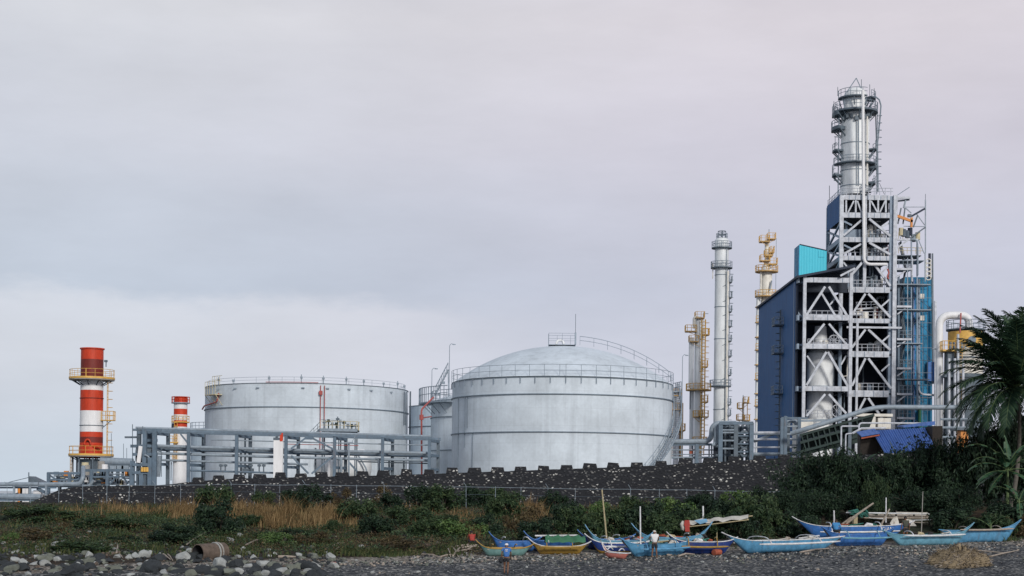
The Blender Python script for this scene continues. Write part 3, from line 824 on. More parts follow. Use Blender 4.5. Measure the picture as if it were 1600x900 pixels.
def small_stack():
    Y = 330; X = P(281, 748, Y).x; zf = lambda py: zy(py, 281, Y); r = 1.38
    t = Thing('striped_chimney', 'thin red and white banded chimney behind the end of the pipe rack', 'chimney', (X, Y, 4.0))
    bands = [(752, 'white_paint'), (667, 'red_paint'), (657, 'white_paint'), (648, 'red_paint'), (639, 'white_paint'), (630, 'red_paint')]
    zs = [zf(b_[0]) for b_ in bands] + [zf(622)]
    t.p('shaft', 'white_paint').lathe(X, Y, [(r*1.08, 3.4), (r*1.08, zs[0])] + [(r, z) for z in zs[1:]], 28, True, ['white_paint'] + [b_[1] for b_ in bands])
    t.p('cap', 'red_paint').lathe(X, Y, [(r*.9, zf(622)), (r*1.05, zf(620))], 28)
    for py, R_, m in ((629, 1.9, 'galv'), (659, 1.85, 'yellow_paint')):
        z = zf(py); pl = t.p('platform', m); pl.arc(X, Y, r, R_, z-.2, z, seg=28)
        t.p('railing', 'red_paint' if py < 640 else 'yellow_paint', sub_of=pl).rail_arc(X, Y, R_-.05, z, 0, 360, 1.15, .05, .9, 28)
    for py in (691, 718):
        z = zf(py); q = t.p('rest_platform', 'yellow_paint'); q.box(X-r-.9, X-.1, Y-r-.9, Y-.3, z-.2, z); q.rail([(X-r-.9, Y-r-.9, z), (X-.1, Y-r-.9, z)], 1.2, .06, .6)
    l = t.p('ladder', 'yellow_paint'); l.ladder(X-.6, Y-r-.35, zf(720), zf(660), .6, .06, 0, -1, .6, cage=True)
    t.p('duct', 'navy_dark').tube([(X-r+.1, Y-1.2, zf(662)), (X-r-.2, Y-1.0, zf(676))], [.3, .12], 8)
    l2 = t.p('pipe', 'galv'); l2.tube([(X-r-.35, Y-.4, zf(751)), (X-r-.35, Y-.4, zf(722))], .12, 6)
    t.done()
small_stack()

# ================================================================== LONG PIPE RACK
def rack_frame(px): # depth of the rack plane at a photo column
    return 190 + (px-300)*10/373.0
def rackpt(px, py, back=0.0):
    Y = rack_frame(px) + back; return P(px, py, Y)
RT = [(200, 671.2), (300, 674.7), (450, 679.0), (550, 681.0), (673, 684.2)]
def pipe_rack():
    t = Thing('pipe_rack', 'long grey-blue steel pipe rack running in front of the wide tank', 'pipe rack', (rackpt(450, 750).x, rack_frame(450), 4.5))
    top = lambda px: lerp_table(RT, px)
    for px in (238, 295, 370, 447, 523, 598, 671):
        p = rackpt(px, top(px)); c = t.p('column', 'rack_blue'); c.box(p.x-.19, p.x+.19, p.y-.19, p.y+.19, 4.2, p.z-.13)
        q = t.p('column', 'galv_dark'); q.box(p.x-.2+.9, p.x+.2+.9, p.y+4.3, p.y+4.7, 4.2, p.z-.16)
        for py in (-2, 22, 45):
            z = p.z - (py+2)*.0765
            t.p('cross_beam', 'rack_blue').beam((p.x, p.y+.3, z-.33), (p.x+.9, p.y+4.2, z-.33), .3, .34)
    pa, pb = rackpt(208, top(208)), rackpt(674, top(674))
    t.p('top_beam', 'rack_blue').beam(pa, pb, .34, .26)
    t.p('top_beam', 'rack_blue').beam(pa+Vector((.9, 4.5, 0)), pb+Vector((.9, 4.5, 0)), .4, .4)
    for dy, r, m, back, x0, x1 in ((11.5, .10, 'galv', 1.0, 330, 674), (24.0, .27, 'galv', .8, 236, 674), (26.5, .2, 'galv', 2.0, 236, 673), (29.5, .16, 'rack_blue', 2.8, 236, 674),
                                 (35.5, .24, 'galv', 1.4, 236, 672), (45.8, .2, 'galv', 1.8, 236, 481), (40, .12, 'galv_dark', 2.9, 560, 672), (60.5, .17, 'rack_blue', .6, 295, 447), (15, .06, 'red_pipe', .5, 445, 560)):
        u = t.p('pipe', m); u.tube([rackpt(x0, top(x0)+dy, back), rackpt((x0+x1)/2, top((x0+x1)/2)+dy, back), rackpt(x1, top(x1)+dy, back)], r*.68, 8)
    u = t.p('top_pipe', 'galv'); pa2, pb2 = rackpt(212, top(212)-3, 1.2), rackpt(672, top(672)-2.4, 1.2); u.tube([pa2, pb2], .16, 8)
    for a, b_ in (((455, 701), (478, 684)), ((487, 684), (521, 702)), ((455, 712), (482, 740)), ((487, 740), (521, 712))):
        t.p('brace', 'rack_blue').beam(rackpt(*a, -.35), rackpt(*b_, -.35), .2)
    g = t.p('gusset', 'rack_blue'); a, b_ = rackpt(477, 681.5, -.35), rackpt(490, 687, -.35); g.box(a.x, b_.x, a.y-.16, a.y+.16, b_.z, a.z)
    t.p('brace', 'rack_blue').beam(rackpt(545, 722, 1), rackpt(562, 741, 1), .2)
    t.p('brace', 'rack_blue').beam(rackpt(282, 678), rackpt(294, 693), .18)
    for x in (533, 592):
        d = t.p('drop_pipe', 'galv'); d.tube(bend([rackpt(x-6, 717, 1.4), rackpt(x, 717, 1.0), rackpt(x, 745, 1.0)], .5), .17, 8)
    for x, y0, y1 in ((383, 684, 742), (376.5, 700, 742), (318, 683, 745), (493, 700, 742), (608, 718, 745), (631, 716, 742)):
        t.p('riser', 'galv_dark').tube([rackpt(x, y0, 3.0), rackpt(x, y1, 3.0)], .11, 6)
    # valve station between the left trestles
    v = t.p('valve_station', 'galv_dark')
    a = rackpt(386, 733, 1.5); v.box(a.x-.6, a.x+.7, a.y, a.y+.8, a.z-.5, a.z+.1)
    for x in (345, 352, 392, 405, 412):
        a = rackpt(x, 738, 1.0); v.tube([a, a+Vector((0, 0, 1.0))], .08, 5); v.box(a.x-.2, a.x+.2, a.y-.2, a.y+.2, a.z+.7, a.z+.95)
    # flat pipe rest with lamp
    s = t.p('pipe_stand', 'galv'); a = rackpt(545, 745, -.8); b_ = rackpt(545, 692, -.8)
    s.tube([a, b_], .11, 6); s.box(b_.x-.5, b_.x+.5, b_.y-.3, b_.y+.3, b_.z-.1, b_.z+.1); s.beam(b_+Vector((.4, 0, .1)), b_+Vector((.8, 0, .9)), .07)
    t.done()
pipe_rack()

def white_cabinet():
    p = rackpt(434.6, 745, -1.2); q = rackpt(434.6, 688, -1.2); w = .56
    t = Thing('white_column', 'tall plain white column with a red lamp at its top, in front of the pipe rack', 'column', (p.x, p.y, 4.3))
    b = t.p('panel', 'white_paint'); b.box(p.x-w, p.x+w, p.y-.25, p.y+.25, 4.3, q.z)
    c = t.p('bracket', 'galv_dark'); c.box(q.x-w, q.x+w, q.y-.2, q.y+.2, q.z, q.z+.32); c.box(q.x-.3, q.x-.05, q.y-.2, q.y+.2, q.z+.3, q.z+.5)
    d = t.p('lamp', 'red_paint'); d.box(q.x+.25, q.x+.58, q.y-.3, q.y+.1, q.z-.12, q.z+.65); d.tube([(q.x+.42, q.y, q.z+.5), (q.x+.5, q.y, q.z+.9)], .1, 6)
    t.done()
white_cabinet()

def bullet_tank():
    Y = 222; m_ = Y/F; c0, c1 = P(505, 728, Y), P(566, 730, Y); r = 2.4
    t = Thing('bullet_tank', 'silver horizontal pressure tank lying behind the pipe rack', 'tank', (P(535, 750, Y).x, Y, 4.6))
    b = t.p('shell', 'vessel_silver'); prof = []
    for k in range(9):
        a = PI/2*k/8; prof.append((c0.x - 1.3*math.cos(a), r*math.sin(a)))
    prof += [(c1.x + 1.3*math.sin(PI/2*k/8), r*math.cos(PI/2*k/8)) for k in range(9)]
    b.tube([(x, Y, c0.z) for x, _ in prof], [max(.02, q) for _, q in prof], 32, False)
    for x in (c0.x+.6, c1.x-.6): t.p('saddle', 'concrete').box(x-.3, x+.3, Y-1.8, Y+1.8, 4.4, c0.z-1.6)
    d = t.p('pipe', 'galv'); d.tube(bend([P(560, 712, Y-3), P(574, 735, Y-3), P(570, 748, Y-3)], .6), .12, 6)
    e = t.p('pipe', 'white_paint'); e.tube([P(513, 748, Y-4), P(515, 716, Y-4)], [.28, .12], 8)
    t.done()
bullet_tank()

def valve_deck():
    Y = 212; z = zy(672, 532, Y); x0, x1 = P(502, 672, Y).x, P(560, 672, Y).x
    t = Thing('valve_platform', 'pale green steel platform crowded with valves in front of the wide tank', 'platform', ((x0+x1)/2, Y, 4.6))
    d = t.p('deck', 'dark_green_steel'); d.box(x0, x1, Y-1.5, Y+1.5, z-.22, z)
    d.use('galv').box(x0-.03, x1+.03, Y-1.56, Y-1.5, z-.26, z+.14)
    t.p('railing', 'pale_yellow').rail([(x0, Y-1.5, z), (x1, Y-1.5, z), (x1, Y+1.5, z)], 1.1, .035, .8)
    for x in (x0+.3, (x0+x1)/2, x1-.3):
        for y in (Y-1.2, Y+1.2): t.p('leg', 'galv_dark').beam((x, y, 4.4), (x, y, z-.2), .16)
    t.p('underframe', 'galv_dark').box(x0+1.2, x1-.3, Y-1.1, Y+1.1, z-.95, z-.24)
    s = t.p('stair', 'galv_dark'); s.beam((x0, Y-1.4, z), (x0-1.3, Y-1.4, z-1.3), .1, .3); s.rail([(x0-1.3, Y-1.4, z-1.3), (x0, Y-1.4, z)], 1.0, .03, .7)
    for k in range(9):
        x = x0+.5+k*(x1-x0-.8)/8; h = R.uniform(.4, 1.1); v = t.p('valve', 'dark_green_steel' if k % 2 else 'galv')
        v.tube([(x, Y-.6, z), (x, Y-.6, z+h)], .09, 6); v.tube([(x-.28, Y-.6, z+h), (x+.28, Y-.6, z+h)], .09, 6); v.tube([(x, Y-.6, z+h), (x, Y-.6, z+h+.3)], .18, 8)
    m = t.p('mast', 'galv_dark'); x = P(527.5, 660, Y).x; m.tube([(x, Y, z), (x, Y, zy(651, 527, Y))], .07, 6); m.box(x-.22, x+.22, Y-.2, Y+.2, zy(655, 527, Y)-.1, zy(655, 527, Y)+.15)
    m.tube([(x, Y, zy(657, 527, Y)), (x-2.2, Y, zy(656, 527, Y))], .03, 4)
    t.done()
valve_deck()

# ================================================================== SKIDS AT THE SEAWARD END
def compressor_skid():
    Y = 200; f = lambda px, py, d=0: P(px, py, Y+d)
    t = Thing('process_skid', 'low grey-blue steel skid frame packed with pipes under the thick chimney', 'skid', (f(140, 760).x, Y, 3.2))
    zb = 3.0
    cols = [76, 109, 129, 143, 168, 205]
    tops = {76: 738.5, 109: 738, 129: 735, 143: 734, 168: 734, 205: 734}
    for px in cols:
        a = f(px, tops[px]); t.p('column', 'rack_blue').box(a.x-.19, a.x+.19, Y-.2, Y+.2, zb, a.z)
        t.p('column', 'galv_dark').box(a.x-.19+.5, a.x+.19+.5, Y+3, Y+3.4, zb, a.z)
    for (x0, x1, y, w) in ((74, 131, 739.5, .3), (76, 131, 749.5, .22), (127, 208, 735, .34), (143, 208, 745, .2)):
        t.p('beam', 'rack_blue').beam(f(x0, y), f(x1, y), .3, w); t.p('beam', 'galv_dark').beam(f(x0, y, 3.2), f(x1, y, 3.2), .3, w)
    for a, b_ in (((172, 756), (184, 742)), ((200, 756), (190, 742)), ((78, 743), (100, 757)), ((110, 757), (128, 744))):
        t.p('brace', 'rack_blue').beam(f(*a, .1), f(*b_, .1), .2)
    for k in range(64):
        x = 80 + k*1.98; y = R.uniform(739, 756); m = R.choice(['galv', 'galv_dark', 'galv', 'rack_blue', 'white_paint', 'orange_paint', 'pale_yellow'])
        if k % 2: t.p('pipe', m).tube([f(x-5, y, 1.5), f(x+8, y+.4, 1.5)], R.uniform(.08, .2), 6)
        else:
            q = f(x, y, 1.6); t.p('valve', m).box(q.x-.25, q.x+.25, q.y-.3, q.y+.3, q.z-.3, q.z+.35)
    t.p('cooler', 'dark_deck').box(f(112, 745).x, f(128, 745).x, Y+1.4, Y+2.4, zb, f(112, 742).z)
    t.p('cooler', 'dark_deck').box(f(146, 745).x, f(160, 745).x, Y+1.8, Y+2.6, zb, f(112, 748).z)
    e = t.p('elbow_pipe', 'galv'); e.tube(bend([f(20, 757.5, -3), f(126, 756, -3), f(130, 745, -3), f(130, 730, 0)], .8), .27, 10)
    e2 = t.p('elbow_pipe', 'galv'); e2.tube(bend([f(60, 759, -2), f(140, 759.5, -2), f(146, 750, -2)], .6), .18, 8)
    for x, y, m in ((155, 741, 'pale_yellow'), (135, 734, 'concrete'), (133, 730, 'pale_yellow'), (158, 728, 'concrete'), (163, 733, 'white_paint')):
        q = f(x, y, 2.2); t.p('drum', m).tube([q+Vector((0, 0, -.7)), q+Vector((0, 0, .6))], .45, 12)
    t.done()
compressor_skid()

def duct_line():
    Y = 228
    t = Thing('flue_duct', 'grey horizontal duct with thin rods between the thick chimney and the tall frame', 'duct', (P(190, 745, Y).x, Y, 4))
    t.p('duct_body', 'galv').tube([P(157, 720, Y), P(208, 722, Y)], .52, 14)
    t.p('under_beam', 'galv_dark').beam(P(152, 727, Y), P(208, 727.5, Y), .5, .45)
    for x in (158, 175, 192, 206): t.p('support', 'galv_dark').beam(P(x, 728, Y), P(x, 748, Y), .3)
    for x, y in ((174, 677), (193, 693), (198, 700)): t.p('rod', 'galv_dark').tube([P(x, y, Y), P(x, 728, Y)], .035, 5)
    for x in (160, 178, 188, 196): q = P(x, 732, Y-.6); t.p('box', 'white_paint' if x == 160 else 'galv').box(q.x-.5, q.x+.5, q.y-.3, q.y+.3, q.z-.4, q.z+.4)
    t.done()
duct_line()

def tall_frame():
    Y = 186; f = lambda px, py, d=0: P(px, py, Y+d)
    t = Thing('steel_trestle', 'tall narrow grey-blue frame with yellow bottles at the seaward end of the pipe rack', 'steel frame', (f(225, 760).x, Y, 4))
    for px, y, m, d in ((207, 720, 'rack_blue', 0), (217.5, 671, 'galv_dark', 1.4), (226.5, 671, 'rack_blue', 0), (234, 671, 'galv_dark', 2), (242, 671, 'rack_blue', 0), (221, 735, 'rack_blue', -.2), (234.5, 715, 'rack_blue', -.3)):
        a = f(px, y, d); t.p('column', m).box(a.x-.24, a.x+.24, a.y-.22, a.y+.22, 4, a.z)
    for x0, x1, y, d in ((225, 252, 672, 0), (214, 246, 676, 1.2), (204, 246, 697, .3), (207, 246, 710, .2), (207, 234, 726, -.3), (207, 234, 738.5, -.3), (225, 246, 688, 1.5)):
        t.p('beam', 'rack_blue').beam(f(x0, y, d), f(x1, y, d), .28, .34)
    t.p('outrigger_beam', 'galv_dark').beam(f(195, 683.2, .8), f(216, 683.2, .8), .22, .22)
    t.p('chute', 'white_paint').beam(f(216.5, 723, -.5), f(220, 697, -.5), .42, .3)
    for x in (222, 226, 230): t.p('gas_bottle', 'yellow_paint').tube([f(x, 737, -.6), f(x, 730, -.6)], .15, 10)
    for x in (214, 219, 222.5, 226.5, 231): t.p('pipe', 'galv_dark').tube([f(x, 740, -.2), f(x, 762, -.2)], .11, 6)
    k = t.p('curved_pipe', 'galv'); k.tube([f(226+9*math.sin(PI/2*q/6), 722-11*math.cos(PI/2*q/6), -.4) for q in range(7)], .1, 6)
    t.p('vessel', 'galv_dark').tube([f(214, 705, 1), f(238, 707, 1)], .8, 12)
    t.p('vessel', 'galv_dark').tube([f(213, 716, 1), f(238, 716, 1)], .5, 12)
    t.p('vessel', 'galv').tube([f(247, 712, 3), f(247, 745, 3)], [.5, .25], 10)
    for x, y0 in ((207, 663), (215, 668), (223, 666), (252, 700)): t.p('rod', 'galv_dark').tube([f(x, y0, 0), f(x, 745, 0)], .045, 5)
    t.p('valve', 'galv_dark').beam(f(243, 703, 0), f(251, 705, 0), .2)
    t.done()
tall_frame()

def jetty():
    Y = 176; f = lambda px, py, d=0: P(px, py, Y+d)
    t = Thing('pipe_trestle', 'low pipeline trestle running out over the water beyond the wall end', 'trestle', (f(30, 785).x, Y, 0))
    t.p('pipe', 'galv').tube([f(-60, 757, 0), f(60, 756.5, 0)], .24, 10)
    t.p('pipe', 'galv').tube([f(-60, 774.5, 0), f(64, 777, 0)], .36, 10)
    t.p('pipe', 'rack_blue').tube([f(-60, 762, .8), f(88, 762, .8)], .1, 6)
    t.p('deck', 'rack_blue').beam(f(-60, 781, .3), f(56, 781.5, .3), .9, .2)
    for x in (-40, -10, 22, 47, 72): t.p('pile', 'galv').beam(f(x, 757, 0), f(x, 798, 0), .2)
    t.p('support_box', 'white_paint').box(f(48, 765).x, f(60, 765).x, Y+1, Y+1.6, f(48, 777).z, f(48, 766).z)
    t.p('brace', 'rack_blue').beam(f(58, 763, 1), f(76, 772, 1), .3)
    t.done()
    Y2 = 205
    t = Thing('equipment_shed', 'small grey shed roof with white pillars seen through the trestle', 'shed', (P(40, 775, Y2).x, Y2, .5))
    b = t.p('roof', 'galv_dark'); a, c, d = P(45, 744, Y2), P(62, 752, Y2), P(47, 756, Y2)
    b.hexa([(a.x, Y2, d.z), (c.x+.8, Y2, d.z-.2), (c.x+.8, Y2+3, d.z-.2), (a.x, Y2+3, d.z), (a.x, Y2, a.z), (c.x, Y2, c.z), (c.x, Y2+3, c.z), (a.x, Y2+3, a.z)])
    for x in (24, 31, 35, 43): q = P(x, 780, Y2); t.p('pillar', 'white_paint' if x != 31 else 'orange_paint').box(q.x-.3, q.x+.3, Y2, Y2+.6, 0, P(x, 763, Y2).z)
    q = P(14, 775, Y2); t.p('lower_roof', 'galv').hexa([(q.x-.8, Y2, q.z-.6), (q.x+1.2, Y2, q.z-.6), (q.x+1.2, Y2+2, q.z-.6), (q.x-.8, Y2+2, q.z-.6), (q.x-.8, Y2, q.z-.3), (q.x+1.2, Y2, q.z+.5), (q.x+1.2, Y2+2, q.z+.5), (q.x-.8, Y2+2, q.z-.3)])
    t.p('cable', 'galv_dark').tube([P(8, 755, Y2), P(45, 746, Y2)], .04, 4); t.p('mast', 'galv_dark').tube([P(45, 738, Y2), P(45, 780, Y2)], .07, 5)
    t.done()
jetty()
#@@TOWERS

# ================================================================== DISTILLATION COLUMNS
def column(label, px, Y, segs, plats, side_ladder=None, m='column_silver', zb=6.0, cat='column', extras=None, rings=()):
    """segs: [(py_bottom, py_top, half width px)], plats: [(py, dx0px, dx1px, kind)]"""
    k = Y/F; X = P(px, (segs[0][0]+segs[-1][1])/2, Y).x
    zf = lambda py: zy(py, px, Y)
    t = Thing('process_column', label, cat, (X, Y, zb))
    s = t.p('shell', m); prof = []
    for i, (yb, yt, hw) in enumerate(segs):
        z0 = zb if i == 0 else zf(yb); prof += [(hw*k, z0 + (0.35*hw*k if i else 0)), (hw*k, zf(yt))]
    hw = segs[-1][2]*k; zt = zf(segs[-1][1])
    prof += [(hw*.85, zt+.25*hw), (hw*.5, zt+.42*hw), (hw*.05, zt+.5*hw)]
    s.lathe(X, Y, prof, 24)
    for py in rings: t.p('ring', 'tank_seam').arc(X, Y, segs[0][2]*k-.1, segs[0][2]*k+.08, zf(py)-.06, zf(py)+.06, seg=24)
    for py, d0, d1, kind in plats:
        z = zf(py)
        pm, rm_ = ('galv_dark', 'galv') if kind[0] == 'g' else ('ochre', 'yellow_paint')
        pl = t.p('platform', pm)
        if kind[1] == 'r':
            Rp = max(abs(d0), abs(d1))*k; pl.arc(X, Y, .2, Rp, z-.22, z, seg=20)
            t.p('railing', rm_, sub_of=pl).rail_arc(X, Y, Rp-.05, z, 0, 360, 1.15, .055, .9, 20)
        else:
            x0, x1 = X + d0*k, X + d1*k; y0, y1 = Y - 1.5*k*8, Y + .6
            pl.box(x0, x1, y0, y1, z-.2, z)
            if kind[1] != 'n': t.p('railing', rm_, sub_of=pl).rail([(x0, y1, z), (x0, y0, z), (x1, y0, z), (x1, y1, z)], 1.15, .055, .8)
            pl.beam((x0 if abs(d0) > abs(d1) else x1, y0+.3, z-.1), (X, y0+.3, z-1.1), .1)
    if side_ladder:
        d, y0, y1, mm = side_ladder; t.p('ladder', mm).ladder(X + d*k, Y-.5, zf(y0), zf(y1), .55, .05, 1 if d > 0 else -1, 0, .6, cage=True)
    if extras: extras(t, X, Y, k, zf)
    t.done(); return t

def ex_tall(t, X, Y, k, zf):
    t.p('antenna', 'galv_dark').rail_arc(X, Y, 6*k, zf(372), 0, 360, 1.4, .06, 1.2, 12)
    t.p('antenna', 'galv_dark').tube([(X+.1, Y, zf(372)), (X+.1, Y, zf(361))], .06, 5)
    t.p('pipe', 'cream').tube([(X+8.5*k, Y-1.4, zf(720)), (X+8.5*k, Y-1.4, zf(425))], .26, 8)
    t.p('pipe', 'galv').tube([(X+6.5*k, Y-1.5, zf(720)), (X+6.5*k, Y-1.5, zf(390))], .07, 6)
    t.p('pipe', 'cream').tube([(X-14*k, Y-.4, zf(436)), (X-14*k, Y-.4, zf(412))], .1, 6)
column('tallest slim silver column, standing free of the blue building', 1126, 330, [(722, 418, 10.2), (418, 376, 10.8)],
       [(418, -17, 16, 'gr'), (387, -5, 16, 'gr'), (374, -9, 9, 'gr'), (603, -17, 15, 'gr')] + [(y, 8, 15.5, 'gb') for y in (441, 465, 487, 510, 533, 557, 586, 632, 649, 669)],
       (12.5, 700, 420, 'galv'), 'column_silver', extras=ex_tall, rings=(430, 480, 530, 640))

def ex_yel(t, X, Y, k, zf):
    for d in (-14, -10.5): t.p('pipe', 'column_silver').tube([(X+d*k, Y-.5, zf(607)), (X+d*k, Y-.5, zf(528))], .3, 8)
    t.p('pipe', 'galv_dark').tube([(X-13.5*k, Y-.5, zf(640)), (X-13.5*k, Y-.5, zf(607))], .12, 6)
    t.p('pipe', 'cream').tube(bend([(X-9*k, Y-1, zf(514)), (X-9*k, Y-1, zf(497)), (X-2*k, Y-1, zf(497))], .8), .3, 8)
    t.p('ladder', 'yellow_paint').ladder(X+5*k, Y-1.6, zf(712), zf(500), .7, .09, 0, -1, .7)
    t.p('davit', 'galv').tube([(X+6*k, Y, zf(496)), (X+6*k, Y, zf(490)), (X+14*k, Y, zf(490))], .07, 5)
    t.p('side_column', 'column_silver').tube([(X-9.5*k, Y+1, 6), (X-9.5*k, Y+1, zf(605))], .45, 10)
column('silver column crowded with yellow platforms and paired thin pipes beside the domed tank', 1091.5, 320, [(716, 610, 6.5), (608, 498, 7)],
       [(518, -22, -5, 'yb'), (523, 4, 15, 'yb'), (534, -16, -2, 'yb'), (573, 3, 13, 'yb'), (609, -20, 15, 'yr'), (628, 4, 14, 'yb'), (651, -1, 15, 'yb'), (651, -8, 6, 'yb'), (497, -7, 7, 'yb'), (692, -8, 12, 'yb')],
       (9.5, 700, 500, 'yellow_paint'), extras=ex_yel)

def ex_far(t, X, Y, k, zf):
    t.p('antenna', 'galv_dark').tube([(X+3*k, Y, zf(372)), (X+3*k, Y, zf(358))], .06, 5)
    t.p('cone', 'column_silver').lathe(X, Y, [(9.5*k, zf(424)), (4*k, zf(412)), (3.3*k, zf(400))], 20)
    t.p('pipe', 'cream').tube([(X-10*k, Y-1, zf(426)), (X-10*k, Y-1, zf(470))], .22, 6)
    t.p('pipe', 'galv').tube([(X+3*k, Y-1.6, zf(456)), (X+6*k, Y-1.6, zf(440))], .16, 6)
    t.p('side_column', 'column_silver').tube([(X-13*k, Y-.4, 6), (X-13*k, Y-.4, zf(462))], .42, 10)
    for y in (480, 504, 527, 547, 570, 593, 615, 634, 655):
        q = t.p('rest_platform', 'ochre'); z = zf(y); q.box(X-17.5*k, X-9*k, Y-1.6, Y, z-.2, z)
        if y in (504, 547, 593, 634): q.use('yellow_paint').rail([(X-17.5*k, Y-1.6, z), (X-9*k, Y-1.6, z)], 1.2, .06, .6)
column('white column topped by stacked yellow platforms, rising behind the navy wall', 1196.5, 335, [(720, 424, 8.6), (410, 376, 3.4)],
       [(378, -12, 3, 'yb'), (374, 0, 12, 'yb'), (408, -11, 4, 'yb'), (413, 2, 15, 'yb'), (424, -17, 18, 'yr'), (463, -18, 10, 'yr'), (400, -4, 8, 'yb'), (395, 4, 10, 'yb')],
       None, 'cream', extras=ex_far)
column('short thin mast with small rust-coloured platforms between the tallest column and the navy wall', 1161, 345, [(690, 622, 1.6), (622, 618, 1.0)],
       [(638, -9, -1, 'yb'), (629, 0, 8, 'yb'), (656, -10, 0, 'yb'), (657, 2, 9, 'yb')], (6, 690, 625, 'ochre'), 'steel_white')
def ex_low(t, X, Y, k, zf):
    t.p('pipe', 'ochre').tube([(X+8*k, Y-.6, zf(715)), (X+8*k, Y-.6, zf(630))], .35, 6)
    t.p('pipe', 'steel_white').tube([(X+2*k, Y-.9, zf(715)), (X+2*k, Y-.9, zf(600))], .35, 8)
column('low pale column with ochre pipes just behind the helical stair of the domed tank', 1056, 300, [(718, 612, 4.5), (612, 606, 3)],
       [(618, -8, 8, 'yb'), (640, -8, 9, 'yb'), (672, 2, 14, 'yb')], (-6, 715, 610, 'ochre'), 'steel_white', extras=ex_low)

# ================================================================== PIPES BEHIND THE LANDWARD WALL
def low_rack():
    Y = 215; f = lambda px, py, d=0: P(px, py, Y+d)
    t = Thing('low_pipe_rack', 'low grey pipe run between the domed tank and the square pipe cage', 'pipe rack', (f(1080, 725).x, Y, 6.4))
    t.p('pipe', 'galv').tube(bend([f(1046, 690), f(1112, 690), f(1112, 661.5), f(1150, 661.5)], 1.3, 8), .36, 10)
    t.p('beam', 'rack_blue').beam(f(1046, 694.5, .1), f(1112, 694.5, .1), .3, .3)
    for y, r in ((703, .1), (715, .16), (710, .08)): t.p('pipe', 'galv').tube([f(1046, y, .6), f(1122, y, .6)], r, 6)
    for x in (1089,): a = f(x, 694); t.p('column', 'rack_blue').box(a.x-.22, a.x+.22, Y-.2, Y+.2, 6, a.z)
    a = f(1042, 685, 1.2); t.p('end_post', 'galv').box(a.x-.5, a.x+.3, a.y-.2, a.y+.2, 6, a.z)
    for x in (1082, 1108, 1112, 1116): t.p('riser', 'galv').tube([f(x, 695, .8), f(x, 718, .8)], .1, 6)
    q = f(1079, 705, .9); t.p('valve', 'rust_red').box(q.x-.15, q.x+.3, q.y-.2, q.y+.2, q.z-.5, q.z+.3)
    t.done()
low_rack()

def cage():
    Y = 212; f = lambda px, py, d=0: P(px, py, Y+d)
    t = Thing('pipe_cage', 'square dark grey steel cage stuffed with pipes beside the navy wall', 'steel frame', (f(1146, 725).x, Y, 6.4))
    for x, m in ((1126, 'rack_blue'), (1150, 'galv_dark'), (1174.5, 'rack_blue')):
        for d, mm in ((0, m), (3.5, 'galv_dark')):
            a = f(x, 661, 0); t.p('column', mm).box(a.x-.27, a.x+.27, Y+d-.25, Y+d+.25, 6, a.z)
    t.p('beam', 'rack_blue').beam(f(1124, 661.5, -.1), f(1177, 661, -.1), .4, .4)
    t.p('beam', 'galv_dark').beam(f(1124, 661.5, 3.5), f(1177, 661, 3.5), .4, .4)
    for y in (672, 676, 688.5, 701):
        t.p('pipe', 'galv').tube([f(1128, y, -.1), f(1148, y, -.1)], .13, 6)
        t.p('beam', 'rack_blue').beam(f(1151, y+5, .2), f(1174, y+5, .2), .18)
    for y in (680, 694, 707):
        t.p('loop_pipe', 'galv_dark').tube([f(1163+6.5*math.cos(2*PI*k/14), y+6*math.sin(2*PI*k/14), .5) for k in range(15)], .18, 7)
    for x in (1133, 1140, 1154, 1160, 1167): t.p('riser', 'galv_dark').tube([f(x, 664, 1.5), f(x, 722, 1.5)], .16, 6)
    for y in (668, 684, 697, 712): t.p('pipe', 'galv_dark').tube([f(1118, y, 2.2), f(1176, y, 2.2)], .22, 7)
    for x in (1118, 1121): t.p('drop_pipe', 'galv').tube(bend([f(x+14, 664, .8), f(x, 664, .8), f(x, 692, .8), f(x-5, 696, .8)], .8), .2, 7)
    t.p('back_panel', 'dark_deck').box(f(1128, 0).x, f(1173, 0).x, Y+3.0, Y+3.1, 7, f(1150, 668).z)
    t.done()
cage()

